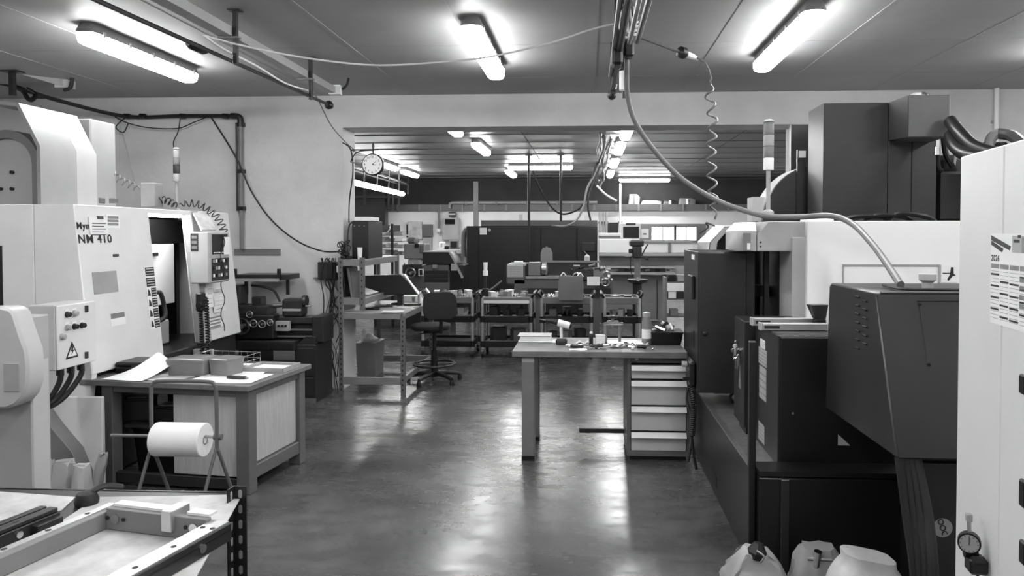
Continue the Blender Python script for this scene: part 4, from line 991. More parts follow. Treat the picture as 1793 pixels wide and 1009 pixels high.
for k, (px, py, w, m_, lab) in enumerate(((1020, 604, .05, FOIL, 'crumpled white tissue behind the white slip on the drawer bench'), (1080, 609, .045, FOIL, 'crumpled white tissue at the front of the bench stand foot'), (1118, 605, .06, PAPER, 'folded white leaflet left of the tall spray bottle'))):
    t = on_rb('crumpled_tissue', lab, 'tissue', px, py, None, .3 * k); pt('tissue_body', MB().grid(lambda u, v: ((u - .5) * w * 2, (v - .5) * w * 1.4, .004 + .022 * abs(math.sin(5 * u + k) * math.sin(4 * v + 1 + k))), 8, 7, .003), m_, t); pt('tissue_corner', MB().grid(lambda u, v: (w * .5 + .03 * u, -w * .8 + .03 * v, .004 + .018 * u), 3, 3, .002), m_, t)
for k, (px, py, rz) in enumerate(((1046, 612, .1), (1100, 609, -.2), (1062, 604, .5))):
    t = on_rb('steel_rod', ['thin steel rod at the front edge of the drawer bench', 'thin steel rod beside the small pliers on the drawer bench', 'thin steel rod behind the small white carton'][k], 'rod', px, py, gt, rz); pt('rod_shaft', MB().cyl((-.08, 0, .008), (.07, 0, .008), .007, 8), CHROME, t); pt('rod_collar', MB().cyl((-.02, 0, .0105), (.0, 0, .0105), .010, 10), DGREY, t)
t = on_rb('caliper', 'steel caliper lying at the back of the drawer bench', 'caliper', 1103, 602, None, .08)
pt('caliper_beam', B(-.11, .11, -.008, .008, .001, .006), STEEL, t); pt('caliper_jaw', MB().box(-.10, -.086, -.045, .03, .0062, .010), STEEL, t); pt('caliper_slide', B(-.08, -.02, -.015, .015, .0062, .013), DGREY, t, .002)
for k, (px, py, lab) in enumerate(((1108, 612, 'white ball-like knob at the front of the drawer bench'), (1143, 613, 'small bright nut at the right front of the drawer bench'))):
    t = on_rb('machine_nut', lab, 'knob', px, py); r = .014 - .006 * k
    pt('knob_head', MB().lathe([(r * .6, 0), (r, r * .6), (r, r * 1.2), (r * .5, r * 1.9)], (0, 0, 0), (0, 0, 1), 12), PAPER if k == 0 else CHROME, t); pt('knob_stem', MB().cyl((0, 0, r * 1.9), (0, 0, r * 2.4), r * .4, 8), STEEL, t)
# black crate with parts at the right end
t = on_rb('parts_crate', 'black crate heaped with bright parts at the right end of the drawer bench', 'crate', 1160, 601)
pt('crate_body', MB().loft([[(x, y, .001) for x, y in rounded(.26, .20, .015)], [(x, y, .085) for x, y in rounded(.29, .22, .015)]]), BLACK, t); pt('crate_rim', MB().loft([[(x, y, .0855) for x, y in rounded(.30, .23, .015)], [(x, y, .098) for x, y in rounded(.30, .23, .015)]]), BLACK, t)
rnd = random.Random(5)
for k in range(9):
    x, y = rnd.uniform(-.11, .11), rnd.uniform(-.07, .07); a = rnd.uniform(0, 3)
    pt('loose_part', MB().cyl((x - .04 * math.cos(a), y - .03 * math.sin(a), .105), (x + .04 * math.cos(a), y + .03 * math.sin(a), .115 + rnd.uniform(0, .04)), rnd.uniform(.009, .018), 8), rnd.choice([CHROME, STEEL, PAPER, DMETAL, CLEAR]), t)

# ================================================================ RIGHT: big dark and white machining centre
mc = T('machining_center', 'large white and grey machining centre with a dark column hood rising behind', 'machine')
# tall electrical cabinet on its end
ec = T('electrical_cabinet', 'tall charcoal electrical cabinet hung on the machining centre beside the drawer bench', 'electrical cabinet')
Ye0 = 5.0
c = FB(1222, 1322, 441, 690, Ye0, .1); cfar = at(1197, 440, 5.72)
pt('cabinet_body', MB().prism([(c[0], Ye0 + .003), (c[1], Ye0 + .003), (c[1], 5.5), (c[0] + .04, 5.72), (c[0] - .0, 5.72)], 'z', c[4] + .004, c[5]), DGREY, ec, .004)
pt('cabinet_door', B(c[0] + .008, c[1] - .06, Ye0 - .014, Ye0 + .002, c[4] + .006, c[5] - .006), DGREY, ec, .005)
pt('lock', MB().lathe([(.016, 0), (.016, .006), (.008, .012)], (at(1234, 584, Ye0).x, Ye0 - .014, at(1234, 584, Ye0).z), (0, -1, 0), 12), BLACK, ec)
FRE = frame((c[0], 5.72, c[4]), (0, -1, 0), (0, 0, 1))
pt('label', dec and B(.42, .56, c[5] - c[4] - .06, c[5] - c[4] - .025, 0, .003, FRE), PAPER, ec)
pt('side_handle', B(.38, .58, c[5] - c[4] - .33, c[5] - c[4] - .17, 0, .025, FRE), DGREY, ec, .006)
pt('side_slot', B(.40, .55, .28, .40, 0, .003, FRE), BLACK, ec)
pt('hanger', B(c[1] - .02, c[1] + .4, 5.3, 5.45, 1.2, 1.28), DGREY2, ec)
# isolator switch and cords at its lower corner
sw = pt('isolator', B(c[0] - .045, c[0] - .002, 5.06, 5.27, c[4] + .03, c[4] + .20), BLACK, ec, .012)
pt('isolator_knob', MB().cyl((c[0] - .05, 5.16, c[4] + .17), (c[0] - .085, 5.16, c[4] + .17), .02, 10), LGREY, sw); pt('isolator_lever', B(c[0] - .085, c[0] - .045, 5.09, 5.11, c[4] + .07, c[4] + .09), BLACK, sw)
a = Vector((c[0] - .025, 5.17, c[4] + .03))
pt('coil_cord', MB().tube(coil_path([a, a + Vector((.015, -.05, -.12)), a + Vector((.01, -.07, -.25)), a + Vector((.0, -.08, -.35))], .017, 26, 8), .006, 5), RUBBER, ec)
pt('hanging_cord', MB().tube(smooth_path([a + Vector((-.01, 0, 0)), a + Vector((-.03, -.03, -.1)), a + Vector((0, -.06, -.2)), a + Vector((.0, -.08, -.38)), a + Vector((-.025, -.09, -.52))], 5), .008, 6), RUBBER, ec)
pt('hanging_cord', MB().tube(smooth_path([a + Vector((.0, -.08, -.34)), a + Vector((.01, -.09, -.45)), a + Vector((.03, -.10, -.565))], 5), .011, 6), RUBBER, ec)
# grey beam, column and white doors
gb = FB(1326, 1412, 388, 440, 4.72, .6)
pt('grey_beam', MB().prism([(gb[0], gb[4]), (gb[1], gb[4]), (gb[1], gb[5]), (gb[0] + .07, gb[5]), (gb[0], gb[5] - .08)], 'y', 4.72, 5.4), CREAM, mc, .004)
hd = FB(1295, 1325, 405, 440, 4.72, .1)
pt('beam_nose', MB().prism([(hd[0], 4.78), (hd[1] - .002, 4.72), (hd[1] - .002, 5.2), (hd[0], 5.2)], 'z', hd[4], hd[5]), CREAM, mc, .003)
pt('nose_top', MB().hexa([(hd[0], 4.78, hd[5] + .001), (hd[1] - .002, 4.72, hd[5] + .001), (hd[1] - .002, 5.2, hd[5] + .001), (hd[0], 5.2, hd[5] + .001)], [(hd[0] + .06, 4.92, gb[5] - .002), (hd[1] + .02, 4.86, gb[5] - .002), (hd[1] + .02, 5.2, gb[5] - .002), (hd[0] + .06, 5.2, gb[5] - .002)]), WHITE, mc)
nz = at(1308, 425, 4.74)
pt('nose_label', B(nz.x - .025, nz.x + .03, 4.738, 4.742, hd[4] + .006, hd[5] - .012), GREY, mc); pt('nose_note', B(nz.x + .0, nz.x + .02, 4.735, 4.738, hd[4] + .008, hd[4] + .05), PAPER, mc)
for dz in (.03, .055): pt('screw', MB().cyl((gb[0] + .02, 4.721, gb[4] + dz), (gb[0] + .02, 4.714, gb[4] + dz), .006, 8), DGREY, mc)
gc = FB(1386, 1412, 416, 700, 4.70, .3); pt('grey_column', B(gc[0], gc[1], 4.70, 5.0, .5, gc[5]), CREAM, mc, .003)
pt('recess_back', B(*FB(1320, 1392, 440, 700, 5.6, .03)), DGREY2, mc)
pt('recess_post', B(*FB(1338, 1346, 440, 700, 5.1, .05)), DGREY, mc); pt('recess_panel', B(*FB(1346, 1372, 448, 700, 5.3, .05)), DGREY, mc)
pt('recess_plate', B(*FB(1362, 1388, 490, 700, 5.15, .05)), MGREY, mc)
wd0 = FB(1413, 1690, 387, 700, 4.66, .1)
pt('white_door', B(wd0[0], wd0[1], 4.66, 4.74, .5, wd0[5]), WHITEB, mc, .004)
hb_ = FB(1475, 1646, 463, 560, 4.655, .004)
pt('hatch_frame', MB().box(hb_[0], hb_[1], 4.652, 4.66, hb_[5] - .010, hb_[5]).box(hb_[0], hb_[0] + .008, 4.652, 4.66, hb_[4], hb_[5] - .010).box(hb_[1] - .012, hb_[1], 4.652, 4.66, hb_[4], hb_[5] - .010), LGREY, mc)
sg = FB(1648, 1676, 464, 495, 4.655, .004)
sgo = pt('pictogram', B(sg[0], sg[1], 4.655, 4.6595, sg[4], sg[5]), PAPER, mc)
xs2, zs3 = (sg[0] + sg[1]) / 2, (sg[4] + sg[5]) / 2
pt('pictogram_figure', MB().prism([(xs2 + .01, zs3 + .04), (xs2 + .025, zs3 + .04), (xs2 + .026, zs3 + .0), (xs2 + .04, zs3 - .01), (xs2 + .02, zs3 - .015), (xs2 - .005, zs3 - .045), (xs2 - .012, zs3 - .035), (xs2 + .004, zs3 - .005)], 'y', 4.653, 4.655).box(xs2 - .04, xs2 + .005, 4.653, 4.655, zs3 + .0, zs3 + .006), INK, sgo)
pt('roof_plate', B(gb[0] + .1, wd0[1], 4.745, 6.3, wd0[5] - .06, wd0[5] - .03), DGREY, mc)
pt('lower_body', B(gc[0], wd0[1], 5.0, 6.6, 0, wd0[5] - .07), DGREY2, mc)
# dark hood (column guard)
zr_ = wd0[5] - .03
def HB(px, py, Y): p = at(px, py, Y); return p.x, p.z
Yc = 5.2
hl, hm, hs1, hs2, hr2 = (at(p, 300, Yc).x for p in (1441, 1555, 1596, 1640, 1641))
hx0 = at(1415, 300, 5.55).x
ztop = at(1441, 181, Yc).z
pt('hood_side', MB().hexa([(hx0, 5.55, zr_), (hl, Yc, zr_), (hl + .02, Yc + .02, zr_), (hx0 + .02, 5.57, zr_)], [(hx0, 5.55, at(1415, 196, 5.55).z), (hl, Yc, ztop), (hl + .02, Yc + .02, ztop), (hx0 + .02, 5.57, at(1415, 196, 5.55).z)]), DGREY, mc)
pt('hood_front', B(hl + .001, hm - .002, Yc, Yc + .03, zr_, at(1500, 180, Yc).z), DGREY, mc, .004)
pt('hood_front', B(hm + .002, hs1 - .0, Yc, Yc + .03, zr_, at(1500, 180, Yc).z), DGREY, mc, .004)
pt('hood_front', B(hs1 + .003, hs2, Yc + .005, Yc + .035, zr_, at(1500, 236, Yc).z), DGREY, mc, .004)
hx = FB(1590, 1664, 166, 240, 4.95, .4)
pt('motor_box', B(hx[0], hx[1], 4.95, 5.5, hx[4], hx[5]), MGREY, mc, .006, 'grey box projecting at the top of the hood')
pt('hood_cheek', MB().hexa([(hm, Yc - .002, at(1555, 246, Yc).z), (hx[0] - .001, 4.95, hx[4]), (hx[0] - .001, 5.2, hx[4]), (hm, 5.22, at(1555, 246, Yc).z)], [(hm, Yc - .002, at(1555, 180, Yc).z), (hx[0] - .001, 4.95, hx[5]), (hx[0] - .001, 5.2, hx[5]), (hm, 5.22, at(1555, 180, Yc).z)]), DGREY, mc)
pt('hood_top', MB().hexa([(hx0 + .02, 5.58, at(1415, 196, 5.55).z - .01), (hl + .02, Yc + .03, ztop - .01), (hx[1], 5.2, ztop - .01), (hx[1], 6.2, ztop - .01)], [(hx0 + .02, 5.58, at(1415, 196, 5.55).z), (hl + .02, Yc + .03, ztop), (hx[1], 5.2, ztop), (hx[1], 6.2, ztop)]), DGREY, mc)
pt('hood_back', B(hl + .05, hs2, 6.2, 6.25, zr_, ztop), DGREY2, mc)
pt('hood_right', B(hs2 - .02, hs2, Yc + .04, 6.2, zr_, at(1500, 236, Yc).z), DGREY2, mc)
e = at(1622, 163, 5.0); pt('lifting_eye', MB().tube([(e.x + .03 * math.cos(k * PI / 8), 5.05, hx[5] + .012 + .02 * math.sin(k * PI / 8)) for k in range(16)], .008, 6, closed=True).box(e.x - .07, e.x - .03, 5.0, 5.1, hx[5], hx[5] + .025), STEEL, mc)
# disc cover left of the hood
dcx = at(1428, 380, 5.75); Rd = dcx.x - at(1334, 380, 5.75).x
arc = [(dcx.x + Rd * math.cos(math.radians(a)), zr_ - .02 + Rd * 1.22 * math.sin(math.radians(a))) for a in range(98, 181, 5)]
pt('disc_cover', MB().prism(arc + [(arc[0][0], zr_ - .02)], 'y', 5.75, 5.80), DGREY, mc, .002)
pt('disc_rim', MB().prism(arc + [(p[0] + (dcx.x - p[0]) * .06, p[1] + (zr_ - p[1]) * .06) for p in arc[::-1]], 'y', 5.801, 6.1), CREAM, mc)
pt('disc_strut', B(*FB(1396, 1411, 262, 382, 5.70, .03)), DGREY2, mc); pt('disc_label', B(*FB(1399, 1411, 264, 276, 5.69, .008)), LGREY, mc)
pt('disc_base', B(*FB(1318, 1345, 345, 388, 5.9, .2)), CREAM, mc)
lamp_column(mc, 1345, 5.0, (376, 298, 276, 256, 236, 214), (PAPER, GREY, LGREY, HAZE), .034)
pt('roof_fitting', MB().loft([[(x, y, wd0[5] - .028) for x, y in rounded(.22, .1, .03, 3, 1.48, 4.9)], [(x, y, wd0[5] + .02) for x, y in rounded(.2, .08, .03, 3, 1.48, 4.9)], [(x, y, wd0[5] + .05) for x, y in rounded(.06, .05, .02, 3, 1.52, 4.9)]]), PAPER, mc)
for k in range(3):
    x = 1.62 + .14 * k
    pt('roof_cable', MB().tube(smooth_path([(x, 4.95, zr_ + .02), (x + .1, 4.9, wd0[5] + .03 + .01 * k), (x + .28, 4.92, wd0[5] + .03), (x + .38, 5.0, zr_ + .02)], 5), .016, 6), CABLE, mc)
# machinery right of the hood
pt('rear_motor', B(*FB(1642, 1700, 300, 388, 5.5, .4)), BLACK, mc, .02); pt('rear_motor_cap', MB().lathe([(.13, 0), (.14, .02), (.14, .1), (.09, .14)], (at(1665, 300, 5.6).x, 5.7, at(1665, 300, 5.6).z - .02)), DMETAL, mc)
for seq, r in (([(1642, 240), (1643, 290), (1650, 300)], .016), ([(1652, 240), (1656, 270), (1668, 292)], .02), ([(1658, 238), (1672, 262), (1670, 290)], .012)):
    pt('valve_hose', MB().tube(smooth_path([at(a, b_, 5.3) for a, b_ in seq], 5), r, 8), RUBBER if r > .013 else STEEL, mc)
pt('valve', B(*FB(1638, 1646, 240, 272, 5.2, .04)), CHROME, mc, .004)
hsx = T('thick_hose', 'two thick dark hoses running from the column hood behind the white cabinet', 'hose')
for seq in ([(1664, 212), (1680, 232), (1705, 256), (1740, 268), (1775, 275)], [(1664, 236), (1672, 256), (1690, 270), (1720, 277), (1745, 285)]):
    pt('hose', MB().tube(smooth_path([at(a, b_, 4.9 - .12 * k) for k, (a, b_) in enumerate(seq)], 6), .040, 12), DGREY2, hsx)
# octagonal hood of the far table side
oc = T('guard_housing', 'pale eight-sided guard housing with a dark opening behind the charcoal cabinet', 'guard')
Yo = 6.0
outer = [(1218, 442), (1221, 424), (1252, 395), (1300, 392), (1300, 442)]
inner = [(1256, 442), (1258, 424), (1272, 408), (1300, 406), (1300, 442)]
po = [HB(a, b_, Yo) for a, b_ in outer]; 
pt('housing_shell', MB().prism([HB(1240, 442, Yo), HB(1243, 424, Yo), HB(1268, 397, Yo), HB(1330, 397, Yo), HB(1330, 404, Yo), HB(1272, 406, Yo), HB(1256, 424, Yo), HB(1254, 442, Yo)], 'y', Yo, Yo + .05), CREAM, oc)
a3 = [HB(1254, 442, Yo), HB(1256, 424, Yo), HB(1272, 406, Yo), HB(1330, 404, Yo), HB(1330, 442, Yo)]
pt('opening', MB().prism(a3, 'y', Yo + .06, Yo + .10), BLACK, oc)
ys5 = 6.6; q0, q1 = at(1221, 424, ys5), at(1252, 394, ys5)
pt('sloping_top', MB().hexa([(q0.x, ys5, q0.z), at(1243, 424, Yo), at(1243, 426, Yo), (q0.x, ys5, q0.z - .02)], [(q1.x, ys5, q1.z), at(1268, 397, Yo), at(1268, 399, Yo), (q1.x, ys5, q1.z - .02)]), WHITEB, oc)
pt('side_wall', MB().hexa([(q0.x, ys5, q0.z), at(1243, 424, Yo), at(1244, 424, Yo), (q0.x + .02, ys5, q0.z)], [(q0.x, ys5, 1.48), at(1240, 445, Yo), at(1242, 445, Yo), (q0.x + .02, ys5, 1.48)]), CREAM, oc)
pt('roof', MB().hexa([(q1.x, ys5, q1.z), at(1268, 397, Yo), at(1268, 398, Yo), (q1.x, ys5, q1.z - .01)], [(q1.x + .4, ys5, q1.z), at(1330, 397, Yo), at(1330, 398, Yo), (q1.x + .4, ys5, q1.z - .01)]), WHITE, oc)
pt('stand', B(q0.x + .05, q0.x + .25, 6.15, 6.5, 0, 1.48), DGREY, oc)
pt('top_bits', MB().tube(smooth_path([at(1225, 408, 6.2), at(1240, 398, 6.2), at(1236, 390, 6.2), at(1252, 396, 6.2)], 4), .008, 6), CABLE, oc)

# conveyor / low base with steel top plate
cv = T('chip_conveyor', 'low dark conveyor base with a bright steel top plate running along the aisle', 'conveyor')
xc = .80
pt('side_wall', B(xc, xc + .02, 3.72, 5.62, .0, .485), DGREY2, cv, .003)
pt('top_plate', B(xc + .021, 1.27, 3.72, 5.62, .46, .475), GALV, cv, .002)
pt('top_edge', MB().box(xc - .004, xc + .02, 3.72, 5.62, .4855, .495), STEEL, cv)
pt('end_plate', B(xc, 1.27, 5.621, 5.64, 0, .485), DGREY2, cv); pt('near_plate', B(xc + .021, 1.27, 3.70, 3.719, 0, .45), BLACK, cv)
p = atx(1250, 850, xc - .001); pt('side_slot', B(xc - .003, xc - .0005, p.y - .09, p.y + .09, .06, .13), BLACK, cv)
p = flo(1281, 708, .476)
t = T('hose_nozzle', 'bent pipe fitting with a black ring lying on the bright steel plate', 'fitting', loc=(p.x, p.y, .4755), rz=.1)
pt('nozzle_ring', MB().tube([(.035 + .045 * math.cos(k * PI / 10), .0, .045 + .036 * math.sin(k * PI / 10)) for k in range(20)], .010, 8, closed=True), BLACK, t)
pt('nozzle_pipe', MB().tube([(-.12, 0, .085), (-.02, 0, .085), (.03, 0, .08)], .012, 8), STEEL, t); pt('nozzle_stem', MB().cyl((-.09, 0, .09), (-.09, 0, .20), .018, 8), BLACK, t)

# thin control cabinet with keys, and the black cabinet in front
kc = T('key_cabinet', 'narrow black cabinet with a bunch of keys in its side lock', 'electrical cabinet')
xk = .90
y0, y1 = atx(1318, 590, xk).y, atx(1284, 590, xk).y
zk1_, zk0_ = atx(1290, 565, xk).z, .52
pt('cabinet_body', B(xk, 1.25, 4.32, 4.62, zk0_, 1.14), DGREY2, kc, .005)
FRC2 = frame((xk, 4.62, zk0_), (0, -1, 0), (0, 0, 1))
u, v = fcol(FRC2, 1296, 612)
kb2 = pt('lock', MB().cyl((xk, 4.62 - u, zk0_ + v), (xk - .02, 4.62 - u, zk0_ + v), .014, 10), CHROME, kc)
rnd = random.Random(2)
for k in range(7):
    yy = 4.62 - u + rnd.uniform(-.05, .05); zz = zk0_ + v + rnd.uniform(-.08, .04)
    pt('key', MB().cyl((xk - .012 - .003 * k, yy, zz), (xk - .012 - .003 * k, yy + .004, zz + .002), .014, 10).box(xk - .014 - .003 * k, xk - .010 - .003 * k, yy - .004, yy + .004, zz - .055, zz), rnd.choice([CHROME, STEEL, PAPER]), kb2)
u, v = fcol(FRC2, 1296, 665); pt('warning_label', MB().prism([(u - .03, v - .05), (u + .03, v - .05), (u, v + .09)], 'z', 0, .003, FRC2), GREY, kc)
pt('foot', B(xk + .02, 1.2, 4.36, 4.55, .4755, .519), BLACK, kc)
bc = T('black_cabinet', 'deep black steel cabinet with white labels, two bright rulers resting on top', 'cabinet')
xb2 = .955; Yb1 = 3.76; zb1 = 1.135
xe = at(1585, 700, Yb1).x
pt('cabinet_body', B(xb2, xe, Yb1 + .012, 4.29, .47, zb1), DGREY2, bc, .006)
pt('front_plate', B(xb2 + .008, xe - .008, Yb1, Yb1 + .0115, .48, zb1 - .008), BLACK, bc, .004)
pt('cabinet_base', B(xc + .025, xe, 3.60, 3.695, .0, .469), BLACK, bc, .006)
pt('base_apron', B(xc + .025, xe, 3.60, 3.758, .4765, .50), BLACK, bc)
pt('near_post', B(xc - .012, xc + .021, 3.655, 3.695, 0, 1.12), BLACK, bc, .004)
pt('base_post', B(xb2 - .03, xb2 + .01, 3.58, 3.599, 0.0, .468), DGREY, bc, .003)
FRB = frame((xb2, 4.29, 0), (0, -1, 0), (0, 0, 1))
for k, (a, b_, cc, dd) in enumerate(((1332, 1340, 595, 610), (1329, 1343, 611, 640), (1330, 1342, 643, 700), (1312, 1328, 793, 828))):
    p = fcol(FRB, a, (cc + dd) / 2); q = fcol(FRB, b_, (cc + dd) / 2); m_ = fcol(FRB, (a + b_) / 2, cc)[1]; n_ = fcol(FRB, (a + b_) / 2, dd)[1]
    if k == 3: m_, n_, p, q = .50, .60, (.10, 0), (.24, 0)
    l_ = pt('label', B(p[0], q[0], n_, m_, 0, .002, FRB), [PAPER, CREAM, CREAM, LGREY][k], bc)
    for j in range(4): pt('label_line', B(p[0] + .01, q[0] - .01, n_ + (m_ - n_) * (.15 + .2 * j), n_ + (m_ - n_) * (.20 + .2 * j), .002, .0028, FRB), PAPERG, l_)
p = at(1476, 773, Yb1); pt('triangle_label', MB().prism([(p.x - .025, p.z - .02), (p.x + .035, p.z - .02), (p.x - .025, p.z + .035)], 'y', Yb1 - .002, Yb1 - .0002), LGREY, bc)
for px, py in ((1388, 724), (1388, 827), (1505, 845), (1512, 850), (1490, 850), (1483, 856)): p = at(px, py, Yb1); pt('screw', MB().cyl((p.x, Yb1 - .0005, p.z), (p.x, Yb1 - .005, p.z), .006, 8), STEEL, bc)
def level(label, px0, px1, py, Y, h):
    a, b_ = at(px0, py, Y).x, at(px1, py, Y).x
    t = T('ruler_bar', label, 'ruler', 'bright bars on the black cabinet')
    pt('bar', B(a, b_, Y, Y + .05, zb1 + .001, zb1 + .001 + h), ALU, t, .003); pt('bar_slot', B(a + .01, a + .09, Y - .002, Y - .0002, zb1 + h * .3, zb1 + h * .7), INK, t); pt('bar_cap', B(a - .012, a - .0005, Y - .002, Y + .052, zb1 + .001, zb1 + .003 + h), CREAM, t, .002)
level('bright slotted bar at the back of the black cabinet top', 1320, 1432, 566, 4.15, .042)
level('bright plain bar in front on the black cabinet top', 1335, 1450, 573, 3.95, .038)
p = at(1438, 565, 4.0)
t = T('bench_brush', 'dark bristle brush standing on the black cabinet beside the sloped cover', 'brush', loc=(p.x + .02, 4.1, zb1 + .001), rz=.2)
pt('bristles', MB().loft([[(x, y, .05) for x, y in rounded(.06, .05, .01)], [(x - .012, y, .125) for x, y in rounded(.10, .07, .01)]]), DMETAL, t); pt('brush_back', B(-.03, .03, -.028, .028, 0, .0495), BLACK, t, .008)

# sloped black cover in front
sc = T('sloped_cover', 'big black sloped sheet-metal cover with louvres in front of the white cabinet', 'cover')
xa2 = 1.13
A = atx(1533, 514, xa2); Bq = atx(1570, 803, xa2); Cq = atx(1445, 714, xa2); D = atx(1452, 502, xa2); D2 = atx(1461, 498, xa2)
xrr = 2.1
pol = [(A.y, A.z), (Bq.y, Bq.z), (Cq.y, Cq.z), (D.y - .0, D.z), (D.y - .02, A.z + .005)]
pt('cover_shell', MB().prism(pol, 'x', xa2, xrr), DGREY2, sc, .006)
pt('front_face', MB().hexa([(xa2 + .006, A.y - .0035, A.z - .004), (xrr, A.y - .0035, A.z - .004), (xrr, Bq.y - .0035, Bq.z + .004), (xa2 + .006, Bq.y - .0035, Bq.z + .004)], [(xa2 + .006, A.y - .001, A.z - .004), (xrr, A.y - .001, A.z - .004), (xrr, Bq.y - .001, Bq.z + .004), (xa2 + .006, Bq.y - .001, Bq.z + .004)]), DGREY, sc)
FRV = frame((xa2 - .0005, D.y, 0), (0, -1, 0), (0, 0, 1))
for k in range(13):
    px, py = (1502 if k % 2 == 0 else 1515), 520 + 7.5 * k
    u, v = fcol(FRV, px, py)
    pt('louvre', B(u - .022, u + .022, v - .004, v + .004, -.001, .006, FRV), BLACK, sc, .002)
def fpt(px, py): return hit(px, py, (xa2, A.y - .004, A.z), Vector((0, Bq.z - A.z, -(Bq.y - A.y))))
for px, py in ((1610, 533), (1626, 638)):
    p = fpt(px, py); pt('screw', MB().cyl(p, p + Vector((0, -.006, -.001)), .006, 8), BLACK, sc)
p0 = fpt(1606, 527); p1 = fpt(1675, 528); pt('access_seam', MB().cyl(p0, (xrr - .05, p1.y, p0.z), .002, 5).cyl(fpt(1610, 533), fpt(1625, 638), .002, 5), BLACK, sc)
pt('top_edge', MB().cyl((xa2 + .02, A.y + .004, A.z + .004), (xrr, A.y + .004, A.z + .004), .005, 6), MGREY, sc)
pt('top_cable', MB().tube(smooth_path([at(1546, 499, 3.3), at(1578, 506, 3.05), at(1620, 507, 3.05), at(1690, 508, 3.05)], 5), .006, 6), CABLE, sc)
p = at(1624, 502, 3.2)
pt('filler_cap', MB().lathe([(.022, -.03), (.022, .01), (.034, .02), (.034, .045), (.02, .05)], (p.x, 3.2, A.z + .02)), CREAM, sc)
pt('rear_leg', B(xa2 + .3, xa2 + .7, 3.25, 3.45, 0, Cq.z + .05), BLACK, sc)
pt('rear_panel', B(*FB(1606, 1700, 806, 1060, 3.0, .04)[:2], 3.0, 3.04, 0, at(1640, 812, 3.0).z), DGREY, sc)
pt('rear_link', B(xa2 + .5, xrr - .05, 3.0, 3.3, .75, .85), BLACK, sc)
p = at(1651, 925, 2.995)
stk = pt('round_sticker', MB().lathe([(.038, 0), (.038, .002)], (p.x, 2.9985, p.z), (0, -1, 0), 24), LGREY, sc)
for k, (dx, dz) in enumerate(((-.008, .024), (0, .0), (.008, -.024))):
    pt('sticker_ring', MB().tube([(p.x + dx + .010 * math.cos(q * PI / 7), 2.995, p.z + dz + .010 * math.sin(q * PI / 7)) for q in range(14 if k < 2 else 9)], .0022, 5, closed=(k < 2)), INK, stk)
for k in range(4):
    a = at(1576 + 9 * k, 800, 2.80); b_ = at(1604 + 10 * k, 1015, 2.72 - .02 * k)
    e_ = b_ + (b_ - a).normalized() * .12
    pt('drain_hose', MB().tube(smooth_path([a, a.lerp(b_, .5) + Vector((.004 * k, 0, 0)), b_, (e_.x, e_.y, .02)], 5), .020, 10), RUBBER, sc)

# white cabinet at the right edge
yw = math.radians(-8.0)
P0 = at(1679, 500, 2.42)
wc = T('white_cabinet', 'tall white machine cabinet at the right edge with a calendar on its side', 'cabinet', loc=(P0.x, P0.y, 0), rz=yw)
mwc = Matrix.Translation((P0.x, P0.y, 0)) @ Matrix.Rotation(yw, 4, 'Z')
Hw = at(1684, 275, 2.42).z
FW = frame((P0.x, P0.y, 0), -(mwc.to_3x3() @ Vector((0, 1, 0))), (0, 0, 1))
us = fcol(FW, 1755, 500)[0]
pt('cabinet_side', B(0, .03, -us + .0025, 0, .0, Hw), WHITEC, wc, .004)
pt('cabinet_side', B(0, .03, -1.35, -us - .0025, .0, Hw), WHITEC, wc, .004)
pt('cabinet_core', B(.031, .8, -1.34, -.002, .0, Hw - .004), WHITEC, wc, .004)
FL = frame((0, 0, 0), (0, -1, 0), (0, 0, 1))      # local frame of that side: u towards the camera
for px, py, hh2 in ((1793, 672, .05), (1793, 862, .07), (1793, 965, .06)):
    u, v = fcol(FW, px, py); pt('latch', B(u - .004, u + .03, v - hh2 / 2, v + hh2 / 2, 0, .012, FL), BLACK, wc, .004)
# calendar with its month blocks (flat print on a sheet)
u0, v1 = fcol(FW, 1737, 409); u1 = u0 + .36; v0 = fcol(FW, 1740, 566)[1]
cal = T('wall_calendar', 'year calendar sheet for 2026 stuck on the side of the white cabinet', 'calendar', loc=(P0.x, P0.y, 0), rz=yw)
pt('calendar_sheet', B(u0, u1, v0, v1, .0005, .002, FL), PAPER, cal)
def cb_(a, b_, c_, d_, m_, n_='print_block'): pt(n_, B(a, b_, c_, d_, .002, .0026, FL), m_, cal)
hgt = v1 - v0; mcw = (fcol(FW, 1755, 470)[0] - fcol(FW, 1739, 470)[0])
for q_ in (((0, .02), (0, .075), (2, .18), (2.1, .135)), ((0, .08), (0, .125), (1.2, .205), (1.35, .165))):
    pt('print_bar', MB().prism([(u0 + .002 + a * mcw, v1 - hgt * b_) for a, b_ in q_], 'z', .002, .0026, FL), DGREY, cal)
pt('print_photo', B(u0 + .004 + 2.2 * mcw, u1 - .01, v1 - hgt * .20, v1 - .006, .002, .0025, FL), CREAM, cal); cb_(u0 + 2.4 * mcw, u0 + 3.0 * mcw, v1 - .024, v1 - .016, INK); cb_(u0 + 2.8 * mcw, u0 + 3.1 * mcw, v1 - .012, v1 - .004, INK); cb_(u0 + 3.2 * mcw, u0 + 3.9 * mcw, v1 - .05, v1 - .01, PAPERG)
pt('year_lettering', text('2026', hgt * .095, FL @ Matrix.Translation((u0 + .003, v1 - hgt * .305, .002)), .0003, .0006, .9 * mcw / (2.2 * hgt * .095)), INK, cal)
